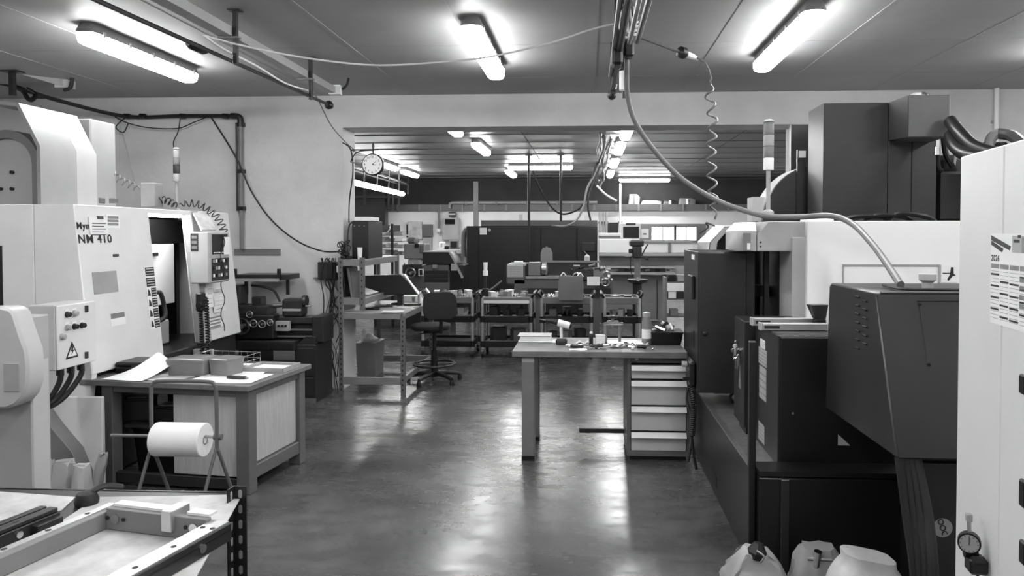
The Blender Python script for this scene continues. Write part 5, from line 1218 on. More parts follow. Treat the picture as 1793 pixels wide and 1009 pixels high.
for m_ in range(8):
    a = u0 + .004 + m_ * mcw; b_ = a + mcw * .88
    cb_(a, b_, v1 - hgt * .385, v1 - hgt * .335, PAPERG, 'month_head')
    for r in range(4):
        v = v1 - hgt * ((.445 if m_ % 3 == 0 else .52 if m_ % 3 == 1 else .53) + .128 * r); cb_(a, b_, v - .004, v + .001, INK, 'week_line')
    for r in range(14): cb_(a + .001, b_ - .002, v1 - hgt * (.42 + .04 * r), v1 - hgt * (.42 + .04 * r) + .0015, LGREY, 'day_row')
for r in range(4): cb_(u0 + mcw * 3.05, u0 + mcw * 3.5, v1 - hgt * (.50 + .09 * r), v1 - hgt * (.45 + .09 * r), PAPERG)
# dial indicator hanging on it
u, v = fcol(FW, 1727, 952)
di = T('dial_indicator', 'dial gauge on a black magnetic holder hanging on the white cabinet', 'gauge', loc=(P0.x, P0.y, 0), rz=yw)
pt('magnet_block', B(u - .026, u + .026, v - .085, v - .04, .001, .05, FL), BLACK, di, .006)
_c = FL @ Vector((u, v, .045)); _n = (mwc.inverted() @ CAM) - _c; _n.z = 0; _n.normalize()
FD = frame(_c, Vector((0, 0, 1)).cross(_n), (0, 0, 1))
pt('clock_case', MB().cyl(FD @ Vector((0, 0, -.012)), FD @ Vector((0, 0, .012)), .030, 28), BLACK, di)
pt('clock_face', MB().cyl(FD @ Vector((0, 0, .0122)), FD @ Vector((0, 0, .0135)), .0255, 28), LGREY, di)
for k in range(12):
    a = k * PI / 6; pt('clock_mark', MB().cyl(FD @ Vector((.020 * math.cos(a), .020 * math.sin(a), .0140)), FD @ Vector((.024 * math.cos(a), .024 * math.sin(a), .0140)), .0008, 4), INK, di)
pt('needle', B(-.0008, .0008, -.004, .019, .0137, .0145, FD), INK, di)
pt('stem', MB().cyl(FL @ Vector((u - .006, v + .028, .043)), FL @ Vector((u - .012, v + .075, .043)), .006, 8), STEEL, di); pt('stem_cap', B(u - .022, u - .004, v + .055, v + .078, .034, .05, FL), LGREY, di, .002)
pt('joint', MB().cyl(FL @ Vector((u - .01, v - .035, .02)), FL @ Vector((u - .01, v - .035, .055)), .014, 12), BLACK, di); pt('clamp_knob', MB().cyl(FL @ Vector((u + .028, v - .04, .015)), FL @ Vector((u + .028, v - .04, .045)), .012, 10), BLACK, di)
pt('hook', MB().tube(smooth_path([FL @ Vector((u, v - .084, .02)), FL @ Vector((u - .01, v - .12, .02)), FL @ Vector((u + .012, v - .14, .02)), FL @ Vector((u + .02, v - .12, .02))], 5), .004, 6), BLACK, di)

# bags on the floor in the right foreground
bg = T('paper_bag', 'grey crumpled paper bag on the floor at the foot of the black cabinet', 'bag')
L = []
rnd = random.Random(9); p = at(1322, 960, 3.42)
for k in range(8):
    f = k / 7; w = .31 * (1 - .60 * f ** 1.6)
    L.append([(p.x + .0 + x + rnd.uniform(-.012, .012), 3.40 + y + rnd.uniform(-.01, .01), f * p.z * (1 + (rnd.uniform(-.05, .03) if k == 7 else 0)) + .001) for x, y in rounded(w, .22 - .10 * f, .028, 5)])
pt('bag_body', MB().loft(L), LGREY, bg, 0, ang=60)
pt('bag_knot', MB().lathe([(.035, 0), (.045, .03), (.02, .07)], (p.x - .01, 3.36, p.z - .02), (.2, 0, 1), 7), RUBBER, bg)
pt('bag_tie', MB().tube(smooth_path([(p.x - .02, 3.30, p.z + .04), (p.x + .01, 3.29, p.z + .02), (p.x - .005, 3.29, p.z - .01)], 4), .004, 5), CHROME, bg)
cbg = T('plastic_bag', 'clear plastic bag with glassy bits on the floor before the black cabinet', 'bag')
p = at(1432, 952, 3.38); L = []
for k in range(6):
    f = k / 5; w = .25 * (1 - .4 * f * f)
    L.append([(p.x + x + rnd.uniform(-.012, .012), 3.38 + y + rnd.uniform(-.012, .012), .001 + f * (p.z - .01)) for x, y in rounded(w, .2 * (1 - .5 * f * f), .05, 3)])
pt('bag_film', MB().loft(L), CLEAR, cbg, 0, ang=40)
pt('bag_part', MB().cyl((p.x - .03, 3.33, .12), (p.x - .02, 3.31, .24), .018, 10), CHROME, cbg); pt('bag_part', MB().cyl((p.x - .06, 3.33, .20), (p.x + .04, 3.31, .205), .010, 8), STEEL, cbg); pt('bag_part', MB().box(p.x - .09, p.x + .08, 3.30, 3.42, .01, .12), DGREY, cbg, .02)
wbg = T('plastic_bag', 'plump white plastic bag on the floor right of the clear bag', 'bag')
p = at(1520, 963, 3.03); L = []
for k in range(15):
    f = k / 14; s_ = math.sin(math.acos(max(-1, min(1, (f - .45) / .56)))); s_ = max(s_, .58)
    L.append([(p.x + x * s_ + rnd.uniform(-.003, .003) - .02 * f, 2.98 + y * s_ + rnd.uniform(-.003, .003), .001 + f * p.z - .10 * x * f) for x, y in rounded(.34, .24, .09, 7)])
pt('bag_body', MB().loft(L), FOIL, wbg, 0, ang=60)
pt('bag_neck', MB().lathe([(.03, 0), (.02, .03), (.04, .05)], (p.x + .15, 2.98, p.z * .62), (1, 0, .5), 8), FOIL, wbg)

# pipe on the wall at far right
wpz = T('wall_pipe', 'white vertical pipe on the back wall above the white cabinet', 'pipe')
p = at(1745, 200, YW - .05); pt('pipe', MB().cyl((p.x, YW - .05, 1.2), (p.x, YW - .05, ZC), .022, 10), PAPER, wpz)
for z in (2.1, 2.75): pt('pipe_clip', B(p.x - .03, p.x + .03, YW - .03, YW - .001, z, z + .025), CREAM, wpz)
bh = T('bracket_hose', 'grey hose on a pale elbow and dark bracket over the white cabinet', 'hose')
pt('bracket', B(*FB(1722, 1762, 249, 254, 5.2, .25)), DGREY, bh); pt('bracket_block', B(*FB(1752, 1764, 250, 266, 5.1, .08)), BLACK, bh)
pt('bracket_post', MB().cyl((at(1735, 255, 5.3).x, 5.3, 0), at(1735, 250, 5.3), .03, 8), DGREY, bh)
pt('elbow', MB().tube(smooth_path([at(1734, 262, 5.2), at(1734, 246, 5.2), at(1742, 236, 5.2), at(1752, 234, 5.2)], 5), .035, 10), LGREY, bh)
pt('hose', MB().tube(smooth_path([at(1750, 234, 5.2), at(1772, 238, 5.1), at(1790, 252, 5.0), at(1815, 275, 4.9)], 6), .038, 10), MGREY, bh)
# ================================================================ OVERHEAD: trays, trunk, cables, clock
tr = T('cable_tray', 'grey steel cable channel hung from the front ceiling left of the middle', 'cable tray')
zt5 = ZC - .17; xt = -2.34
pt('channel', MB().box(xt - .045, xt + .045, YF + .5, 6.66, zt5, zt5 + .006).box(xt - .045, xt - .039, YF + .5, 6.66, zt5 + .0061, zt5 + .06).box(xt + .039, xt + .045, YF + .5, 6.66, zt5 + .0061, zt5 + .06), LGREY, tr)
pt('channel_end', B(xt - .02, xt + .09, 6.661, 6.72, zt5 - .01, zt5 + .075), PAPER, tr, .003)
pt('end_hook', MB().tube(smooth_path([(xt + .1, 6.7, zt5 + .04), (xt + .14, 6.7, zt5 + .08), (xt + .15, 6.72, ZC - .03)], 5), .012, 8), DGREY, tr)
for y in (4.72, 6.02, 3.2, 1.6):
    pt('hanger_rod', B(xt + .047, xt + .075, y - .014, y + .014, ZC - .345, ZC), DGREY, tr, .002); pt('rod_foot', B(xt + .02, xt + .10, y - .03, y + .03, ZC - .008, ZC - .0005), DGREY, tr)
    pt('rod_bracket', B(xt - .05, xt + .09, y - .02, y + .02, zt5 - .014, zt5 - .001), GREY, tr)
zc5 = ZC - .30
pt('cable_bar', MB().cyl((xt - .10, 2.5, zc5), (xt + .03, 6.5, zc5), .014, 8), DGREY, tr)
pt('cable_bar', MB().cyl((xt - .15, 2.5, zc5 + .02), (xt - .01, 6.2, zc5 + .01), .009, 8), DGREY, tr)
pt('cable_lump', MB().lathe([(.015, 0), (.028, .04), (.028, .16), (.015, .2)], (xt - .07, 4.38, zc5 + .0), (.05, 1, 0), 10), BLACK, tr); pt('cable_end', MB().lathe([(.02, 0), (.04, .03), (.03, .08)], (xt + .03, 6.5, zc5), (0, 1, 0), 10), BLACK, tr)
one('white_cable', MB().tube(smooth_path([at(357, 62, 4.35), at(392, 86, 4.6), at(450, 116, 5.1), at(500, 146, 5.6), at(545, 160, 6.2)], 6), .007, 6), CABLEW, 'white cable laid along the dark bar under the cable channel', 'cable')
one('sagging_cable', MB().tube(smooth_path([at(357, 62, 4.4), at(420, 79, 4.5), at(520, 99, 4.6), at(620, 112, 4.65), at(690, 114, 4.68), at(780, 108, 4.7), at(860, 99, 4.7), at(960, 76, 4.7), at(1040, 50, 4.65), at(1086, 40, 4.6)], 6), .006, 6), CABLEW, 'thin white cable sagging across the ceiling from the channel to the centre trunk', 'cable')
one('drop_cable', MB().tube(smooth_path([at(550, 162, 6.4), at(562, 185, 6.9), at(580, 220, 7.5), at(604, 248, 7.6), at(622, 264, 7.6)], 6), .006, 6), CABLEG, 'thin cable running from the cable channel down to the clock bracket', 'cable')
t = T('cable_tray', 'short pale cable channel with upturned hook at top left above the hood', 'cable tray')
a, b_ = at(-40, 108, 6.3), at(116, 153, 6.75)
pt('channel', MB().hexa([a, a + Vector((0, 0, .09)), a + Vector((.02, .1, .09)), a + Vector((.02, .1, 0))], [b_, b_ + Vector((0, 0, .09)), b_ + Vector((.02, .1, .09)), b_ + Vector((.02, .1, 0))]), LGREY, t); pt('channel_end', MB().box(b_.x - .1, b_.x + .02, b_.y - .02, b_.y + .0, b_.z + .0, b_.z + .07), PAPER, t)
pt('end_hook', MB().tube(smooth_path([at(112, 158, 6.7), at(124, 152, 6.7), at(127, 128, 6.7)], 5), .018, 8), DGREY, t)
c = at(24, 100, 6.4); pt('hanger_rod', B(c.x - .02, c.x + .02, 6.36, 6.40, at(24, 168, 6.4).z, ZC), DGREY, t); pt('rod_foot', B(c.x - .08, c.x + .08, 6.33, 6.43, ZC - .012, ZC - .0005), DGREY, t)
one('ceiling_cable', MB().tube(smooth_path([at(392, 148, 7.3), at(440, 152, 7.3), at(500, 151, 7.3), at(540, 148, 7.2)], 6), .012, 6), CABLE, 'short dark cable lying against the ceiling near the back wall', 'cable')
# centre trunk
ct = T('overhead_trunk', 'bundle of pipes and cables hung over the aisle with plugs at its end', 'cable trunk')
zt6 = 2.74; xq = .185
pt('pipe', MB().cyl((xq, 1.0, zt6), (xq - .0, 5.9, zt6), .020, 10), DGREY, ct); pt('pipe', MB().cyl((xq + .07, 1.0, zt6 + .05), (xq + .06, 4.5, zt6 + .05), .014, 8), LGREY, ct); pt('pipe', MB().cyl((xq - .045, 1.0, zt6 + .02), (xq - .035, 5.2, zt6 + .0), .012, 8), CABLEG, ct)
pt('pipe', MB().cyl((xq + .12, 1.0, zt6 + .02), (xq + .10, 4.4, zt6 + .03), .016, 8), MGREY, ct)
pt('ball_end', MB().lathe([(.012, -.035), (.034, -.02), (.036, .01), (.02, .035)], (xq, 5.93, zt6), (0, 1, 0), 12), BLACK, ct)
pt('hanger', B(xq - .03, xq + .03, 4.5, 4.58, zt6 - .02, ZC), BLACK, ct, .008); pt('hanger', B(xq - .02, xq + .02, 5.65, 5.70, zt6 - .03, ZC), DGREY, ct); pt('junction', B(xq - .045, xq + .02, 4.44, 4.58, zt6 - .09, zt6 + .03), BLACK, ct, .015); pt('junction', B(xq + .03, xq + .09, 4.50, 4.60, zt6 - .03, zt6 + .07), DGREY, ct, .012)
for k, (a, b_, m_) in enumerate((((1093, 70), (1090, 105), CABLEG), ((1085, 60), (1088, 105), CABLE), ((1099, 75), (1094, 110), CABLEG))):
    pt('drop_wire', MB().tube([at(a[0], a[1], 4.6), at(a[0] - 1, (a[1] + b_[1]) / 2, 4.7), at(*b_, 4.8)], .010, 8), m_, ct)
pl = at(1092, 108, 4.8)
pt('plug', MB().lathe([(.02, 0), (.028, -.02), (.028, -.07), (.02, -.08)], (pl.x, 4.8, pl.z + .02), (0, 0, 1), 12), BLACK, ct); pt('plug', MB().lathe([(.026, -.08), (.032, -.085), (.032, -.20), (.02, -.21)], (pl.x + .004, 4.8, pl.z + .02), (0, 0, 1), 12), PAPER, ct, 0, 'white socket coupling'); pt('plug', MB().lathe([(.018, -.21), (.018, -.25)], (pl.x + .006, 4.8, pl.z + .02), (0, 0, 1), 10), BLACK, ct)
for k, (a, r) in enumerate((((1105, 15), .03), ((1099, 25), .05))):
    c = at(*a, 4.5); pt('cable_loop', MB().tube([(c.x + r * math.cos(q * PI / 9), 4.48 + .02 * k, c.z - .05 + r * 1.8 * math.sin(q * PI / 9)) for q in range(18)], .008, 6, closed=True), CABLEW, ct)
for k in range(5): pt('cable_loop', MB().tube(smooth_path([at(1092 + 3 * k, 8 - 4 * k, 4.35), at(1094 + 4 * k, 30 + 3 * k, 4.42), at(1098 + 4 * k, 52 + 2 * k, 4.46), at(1104 + 2 * k, 60, 4.46)], 5), .006, 6), [CABLEW, CABLEW, CABLEG, CABLEW, CABLE][k], ct)
pt('white_coil', MB().tube(coil_path([at(1108, 30, 4.45), at(1113, 45, 4.45), at(1112, 62, 4.45)], .016, 5, 8), .008, 6), CABLEW, ct)
rodA, rodB = at(1114, 62, 4.5), at(1188, 90, 4.75)
pt('side_rod', MB().cyl(rodA, rodB, .012, 8), MGREY, ct); d_ = (rodB - rodA).normalized()
pt('rod_grip', MB().lathe([(.012, 0), (.036, .015), (.038, .05), (.02, .075)], rodB, d_, 12), BLACK, ct); pt('rod_plug', MB().lathe([(.018, .075), (.02, .09), (.018, .14), (.010, .19)], rodB, d_, 10), PAPER, ct)
pt('clip_hook', MB().tube(smooth_path([at(1080, 148, 5.6), at(1078, 156, 5.6), at(1085, 158, 5.6), at(1090, 150, 5.6)], 4), .006, 6), STEEL, ct)
one('coil_cable', MB().tube(coil_path([at(1220, 101, 4.85), at(1236, 112, 4.85), at(1245, 135, 4.86)], .002, 3, 6) + coil_path([at(1246, 137, 4.86), at(1243, 170, 4.87), at(1248, 215, 4.9), at(1245, 260, 4.92), at(1247, 320, 4.95), at(1252, 384, 5.0)], .030, 9, 14), .007, 6), CABLEG, 'grey spiral cable hanging from the rod plug down past the opening', 'cable')
one('air_hose', MB().tube(smooth_path([at(1096, 60, 4.55), at(1097, 110, 4.6), at(1098, 160, 4.7), at(1110, 208, 4.75), at(1140, 256, 4.8), at(1190, 310, 4.85), at(1250, 348, 4.85), at(1300, 368, 4.75), at(1345, 379, 4.62), at(1400, 380, 4.5), at(1455, 378, 4.35), at(1492, 392, 4.2), at(1525, 425, 3.9), at(1550, 458, 3.6), at(1577, 499, 3.3)], 8), .017, 10), CABLEG, 'thick grey hose curving from the centre trunk over the machine to the black cover', 'hose')
# clock on a scrolled bracket
ck = T('station_clock', 'round white wall clock with black rim on an iron bracket at the doorway pillar', 'clock')
Yk = 7.35; cc = at(652, 288, Yk); rk = at(671, 288, Yk).x - cc.x
FK = frame((cc.x, Yk, cc.z), (1, 0, 0), (0, 0, 1))
pt('case', MB().lathe([(rk * .9, -.03), (rk, -.02), (rk, .02), (rk * .93, .03)], (cc.x, Yk + .03, cc.z), (0, 1, 0), 32), BLACK, ck); pt('dial', MB().cyl((cc.x, Yk + .004, cc.z), (cc.x, Yk - .003, cc.z), rk * .9, 32), PAPER, ck)
num = MB()
for k in range(1, 13):
    a = PI / 2 - k * PI / 6; num.join(text(str(k), rk * .28, FK @ Matrix.Translation((rk * .70 * math.cos(a) - rk * .09 * len(str(k)), rk * .70 * math.sin(a) - rk * .1, .0032)), .0003, .0006))
pt('numerals', num, INK, ck)
for ang_, L_, w_ in ((38, .62, .03), (-8, .42, .045)):
    c_, s_ = math.cos(math.radians(ang_)) * rk, math.sin(math.radians(ang_)) * rk
    pt('hand', MB().prism([(-s_ * w_, c_ * w_), (c_ * L_, s_ * L_), (s_ * w_, -c_ * w_)], 'z', .004, .006, FK), INK, ck)
zk = cc.z + rk
pt('finial', MB().tube([(cc.x, Yk + .03, zk - .01), (cc.x, Yk + .03, zk + .045), (cc.x, Yk + .03, zk + .075), (cc.x, Yk + .03, zk + .11)], .006, 8, [.006, .007, .016, .003]), BLACK, ck)
pb = at(614, 262, Yk + .03)
pt('bracket', MB().tube([(pb.x, YW - .002, zk + .04), (pb.x, Yk + .03, zk + .04), (cc.x + .06, Yk + .03, zk + .04)], .007, 8).tube(smooth_path([(pb.x, Yk + .03, zk - .08), (pb.x + .03, Yk + .03, zk - .02), (pb.x + .09, Yk + .03, zk + .025), (cc.x, Yk + .03, zk + .035)], 5), .006, 6).tube([(pb.x, YW - .002, zk - .08), (pb.x, Yk + .03, zk - .08)], .006, 6), BLACK, ck)
pt('clock_wire', MB().tube(smooth_path([at(600, 250, 7.5), at(614, 262, 7.5), at(618, 300, 7.6), at(612, 350, 7.65), at(611, 390, 7.66)], 6), .007, 6), CABLE, ck)

# ================================================================ BACK ROOM
# overhead trunk continuing through the doorway with hanging cables
bt = T('overhead_trunk', 'dark cable bundle hung from the back-room ceiling beside its lights', 'cable trunk')
for k, (dx, dz, r, m_) in enumerate(((0, 0, .03, BLACK), (.06, .03, .02, CABLEG), (-.05, .04, .018, CABLE), (.09, -.02, .014, CABLEW))):
    a, b_ = at(1058, 236, 10.0) + Vector((dx, 0, dz)), at(1046, 326, 16.5) + Vector((dx, 0, dz)); pts = [a.lerp(b_, f / 9) + Vector((random.uniform(-.03, .03), 0, random.uniform(-.04, .03))) for f in range(10)]
    pt('trunk_cable', MB().tube(smooth_path(pts, 4), r, 6), m_, bt)
for k in range(6): p = at(1058, 236, 10.0).lerp(at(1046, 326, 16.5), k / 5); pt('hanger', B(p.x - .02, p.x + .02, p.y - .02, p.y + .02, p.z, ZC), DGREY, bt)
for seq, r, m_ in (([(1056, 265), (1044, 300), (1028, 330), (1022, 360), (1010, 385), (990, 396), (966, 395)], .02, CABLEG), ([(1055, 270), (1044, 290), (1036, 312)], .02, CABLE), ([(1045, 325), (1060, 340), (1080, 352)], .018, CABLEW), ([(1050, 290), (1030, 350), (1034, 386)], .02, CABLE)):
    pt('hanging_cable', MB().tube(smooth_path([at(a, b_, 12.5) for a, b_ in seq], 5), r, 6), m_, bt)
one('slack_cable', MB().tube(smooth_path([at(933, 300, 13.5), at(945, 330, 13.5), at(965, 362, 13.5), at(985, 375, 13.5), at(1010, 368, 13.5), at(1026, 352, 13.2)], 6), .018, 6), CABLE, 'dark cable sagging from the crosswise light to the back-room trunk', 'cable')
for px, a, b_, lab in ((926, 296, 500, 'thin dark pole standing left of the dark machine doors'), (982, 300, 388, 'thin dark rod hanging from the ceiling over the dark machine')):
    p, q = at(px, a, 13.7), at(px, b_, 13.7)
    t = T('service_pole', lab, 'pole'); pt('pole', MB().cyl((p.x, 13.7, 0.0 if px < 950 else q.z), (p.x, 13.7, ZC), .024, 8), DGREY, t); pt('pole_plate', MB().cyl((p.x, 13.7, ZC - .02), (p.x, 13.7, ZC - .0005), .07, 10), DGREY, t)
t = T('ledge_pipe', 'long pale pipe running along the top of the far ledge', 'pipe')
a, b_ = at(795, 355, YE - .12), at(1046, 355, YE - .12)
pt('pipe', MB().cyl((a.x, YE - .12, a.z), (b_.x, YE - .12, a.z), .035, 8), LGREY, t); pt('drop', MB().tube(smooth_path([(a.x, YE - .12, a.z), (a.x - .1, YE - .12, a.z - .02), (a.x - .12, YE - .12, a.z - .15)], 4), .035, 8), LGREY, t)
for k in range(5): x = a.x + .3 + k * .8; pt('pipe_clip', B(x, x + .05, YE - .16, YE - .051, a.z - .05, a.z + .04), GREY, t)
# things on the far ledge
for k, (p0, p1, pt_, lab) in enumerate(((1100, 1120, 340, 'pale crumpled carton on the far ledge, tallest there'), (1122, 1158, 351, 'flat pale bundle on the far ledge right of the crumpled carton'), (1160, 1186, 350, 'flat dark bundle on the far ledge'), (1188, 1218, 347, 'grey sack with a dark end at the right of the far ledge'))):
    f_ = FB(p0, p1, pt_, 357, YE + .05, .25); t = T('ledge_bundle', lab, 'bundle', 'bundles on the far ledge'); m_ = [LGREY, CREAM, DGREY, GREY][k]
    zl = zb + .001
    pt('bundle_body', MB().loft([[(x, y, zl) for x, y in rounded(f_[1] - f_[0], .22, .04, 2, (f_[0] + f_[1]) / 2, YE + .16)], [(x + .02, y, zl + (f_[5] - zl) * .7) for x, y in rounded((f_[1] - f_[0]) * .96, .2, .04, 2, (f_[0] + f_[1]) / 2, YE + .16)], [(x - .02, y, f_[5]) for x, y in rounded((f_[1] - f_[0]) * .7, .14, .04, 2, (f_[0] + f_[1]) / 2, YE + .16)]]), m_, t); pt('bundle_strap', B((f_[0] + f_[1]) / 2 - .03, (f_[0] + f_[1]) / 2 + .03, YE + .03, YE + .05, zl, f_[5] - .02), PAPER if k else GREY, t)

# dark machine with doors in the middle
dm = T('dark_machine', 'wide charcoal machine enclosure with plain doors in the middle of the back room', 'machine')
Yd = 14.0
f_ = FB(816, 1046, 396, 560, Yd, 1.6)
pt('enclosure', B(f_[0], f_[1], Yd + .03, Yd + 1.6, 0, f_[5]), DGREY, dm, .01)
xsd = [at(p, 450, Yd).x for p in (817, 838, 925, 947, 1010, 1045)]
for k in range(5): pt('door', B(xsd[k] + .008, xsd[k + 1] - .008, Yd, Yd + .029, .15, f_[5] - .03), DGREY2, dm, .006)
f2 = FB(842, 1046, 386, 396, Yd + .1, 1.2); pt('top_band', B(f2[0], f2[1], Yd + .1, Yd + 1.3, f_[5] + .001, f2[5]), MGREY, dm, .004)
pt('label', B(*FB(840, 852, 399, 411, Yd - .01, .009)), PAPER, dm); pt('label_ring', MB().cyl(at(857, 403, Yd - .001), at(857, 403, Yd - .02), .03, 10), LGREY, dm)
pt('screen_box', B(*FB(1018, 1042, 425, 440, Yd - .1, .099)), DGREY, dm, .01)
pt('top_hose', MB().tube(smooth_path([at(962, 394, Yd + .3), at(985, 392, Yd + .3), at(1005, 392, Yd + .3), at(1020, 387, Yd + .3)], 5), .03, 6), CABLEW, dm)
pt('side_pipe', MB().tube(smooth_path([at(812, 450, Yd + .3), at(812, 412, Yd + .3), at(817, 400, Yd + .3)], 5), .05, 10), GREY, dm)
pt('signal_stick', B(*FB(908, 915, 376, 398, Yd + .3, .08)), WHITE, dm)
# second lathe in the back room
l2 = T('back_lathe', 'grey manual lathe standing behind the tool carts in the back room', 'lathe')
Yl = 11.6
def L2(a, b_, c, d, Y, dd, mat, name, bev=.008): return pt(name, B(*FB(a, b_, c, d, Y, dd)), mat, l2, bev)
L2(886, 922, 462, 500, Yl, .6, MGREY, 'headstock', .03); L2(888, 916, 464, 486, Yl - .012, .011, CREAM, 'head_panel', .004); L2(900, 914, 458, 462, Yl + .1, .2, PAPER, 'head_tray', 0)
for k in range(5): L2(892, 912, 467 + 4 * k, 468.5 + 4 * k, Yl - .016, .004, LGREY, 'panel_line', 0)
L2(924, 946, 460, 483, Yl, .3, GREY, 'gear_cover', .01); L2(922, 925, 462, 482, Yl - .02, .4, BLACK, 'gear_gap', 0)
p = at(953, 472, Yl); pt('chuck', MB().lathe([(.03, -.05), (.10, -.04), (.11, .03), (.05, .05)], (p.x, Yl + .1, p.z), (1, 0, 0), 16), STEEL, l2)
L2(920, 1070, 484, 489, Yl - .02, .4, STEEL, 'bed_way', .004); L2(900, 1074, 490, 515, Yl, .36, MGREY, 'bed'); L2(924, 952, 505, 600, Yl, .4, MGREY, 'bed_leg'); L2(1020, 1050, 505, 600, Yl, .4, MGREY, 'bed_leg')
L2(947, 1046, 459, 482, Yl + .3, .03, DGREY, 'splash_guard', .004); L2(948, 1052, 457, 460, Yl + .28, .06, GREY, 'guard_edge', 0)
L2(1000, 1040, 470, 492, Yl - .06, .25, DMETAL, 'carriage', .02); L2(1030, 1064, 470, 492, Yl - .05, .22, GREY, 'tailstock', .02); L2(1060, 1080, 472, 476, Yl, .04, CHROME, 'tail_quill', 0)
for k, (px, py) in enumerate(((1062, 482), (1060, 494), (1010, 485))): p = at(px, py, Yl - .08); pt('handwheel', MB().tube([(p.x + .06 * math.cos(q * PI / 8), Yl - .1, p.z + .06 * math.sin(q * PI / 8)) for q in range(16)], .012, 6, closed=True), STEEL, l2)
for k in range(6): p = at(1004 + 9 * k, 466 + (k % 3) * 4, Yl - .04); pt('lathe_tool', MB().cyl(p, p + Vector((.10, .0, .03 * (k % 2))), .018, 8), [STEEL, DMETAL, CHROME][k % 3], l2)
for q, w_ in ((924, 1000), (1002, 1070)): pt('guard_sheet', B(*FB(q, w_, 505, 520, Yl - .03, .02)), DGREY, l2)
L2(1028, 1050, 485, 500, Yl - .14, .02, PAPER, 'white_card', 0); L2(1048, 1062, 492, 496, Yl - .1, .06, CHROME, 'card_arm', 0)
t = T('oil_can', 'pale oil can on the splash guard of the back-room lathe', 'can'); f_ = FB(1022, 1034, 448, 459, Yl + .28, .08)
pt('can_body', MB().lathe([(.045, 0), (.045, .07), (.015, .10)], ((f_[0] + f_[1]) / 2, Yl + .32, at(1028, 457, Yl + .28).z + .0005), (0, 0, 1), 12), CREAM, t); pt('can_spout', MB().cyl(((f_[0] + f_[1]) / 2, Yl + .32, at(1028, 457, Yl + .28).z + .10), ((f_[0] + f_[1]) / 2 - .05, Yl + .32, at(1028, 457, Yl + .28).z + .16), .006, 6), STEEL, t)
t = T('jug', 'translucent plastic jug against the dark machine doors on the back-room lathe', 'jug'); p = at(957, 457, Yl + .30)
pt('jug_body', MB().loft([[(x, y, p.z + .0005) for x, y in rounded(.19, .05, .02, 3, p.x, Yl + .31)], [(x, y, p.z + .13) for x, y in rounded(.19, .05, .02, 3, p.x, Yl + .31)], [(x, y, p.z + .21) for x, y in rounded(.12, .04, .015, 3, p.x, Yl + .31)]]), HAZE, t); pt('jug_cap', MB().cyl((p.x, Yl + .31, p.z + .2105), (p.x, Yl + .31, p.z + .23), .018, 8), GREY, t)

# tool carts
def cart_proto(w, d=.5, h=.85):
    t = T('tool_cart', '', 'cart', 'tool carts in the back room', loc=(0, 0, 0))
    for z, nm in ((h - .10, 'tray'), (.50, 'tray'), (.17, 'tray')):
        o = pt(nm, MB().box(-w / 2 + .03, w / 2 - .03, 0, d, z, z + .02), BLACK, t)
        pt('tray_lip', MB().box(-w / 2 + .025, w / 2 - .025, -.012, .012, z - .035, z + .055).box(-w / 2 + .025, w / 2 - .025, d - .012, d + .012, z - .035, z + .055).box(-w / 2 + .01, -w / 2 + .035, .013, d - .013, z - .035, z + .055).box(w / 2 - .035, w / 2 - .01, .013, d - .013, z - .035, z + .055), BLACK if z < .7 else GREY, o, .008)
    for x in (-w / 2 + .02, w / 2 - .02):
        for y in (.0, d):
            pt('leg', MB().cyl((x, y, .12), (x, y, h - .06), .022, 10), ALU, t)
            c = pt('caster', MB().cyl((x - .018, y, .05), (x + .018, y, .05), .048, 14), DGREY, t); pt('caster_fork', B(x - .024, x + .024, y - .025, y + .025, .085, .12), GALV, c); pt('caster_hub', MB().cyl((x - .02, y, .05), (x + .02, y, .05), .018, 10), CHROME, c)
            for z in (.50, .17): pt('leg_collar', MB().cyl((x, y, z - .03), (x, y, z + .05), .032, 10), BLACK, t)
    for s in (-1, 1):
        pt('handle', MB().tube(smooth_path([(s * (w / 2 - .01), .03, h - .05), (s * (w / 2 + .022), .04, h - .0), (s * (w / 2 + .022), d - .04, h - .0), (s * (w / 2 - .01), d - .03, h - .05)], 5), .018, 8), BLACK, t)
    return t
Yct = 9.75
labs = [(738, 830, 'tool cart partly hidden behind the work chair, leftmost of the four'), (842, 932, 'tool cart with a plain white front edge, second from left'), (946, 1038, 'tool cart carrying a tall grey bag on its front, third from left'), (1056, 1122, 'narrow tool cart below the drill press, rightmost of the four')]
carts = []
for k, (a, b_, lab) in enumerate(labs):
    xa_, xb3 = at(a, 560, Yct).x, at(b_, 560, Yct).x
    t = cart_proto(xb3 - xa_); t['label'] = lab; t.location = ((xa_ + xb3) / 2, Yct, 0); carts.append((t, (xa_ + xb3) / 2, xb3 - xa_))
pt('white_edge', B(-carts[1][2] / 2 + .04, carts[1][2] / 2 - .04, -.016, -.0125, .72, .76), PAPER, carts[1][0])
rnd = random.Random(21)
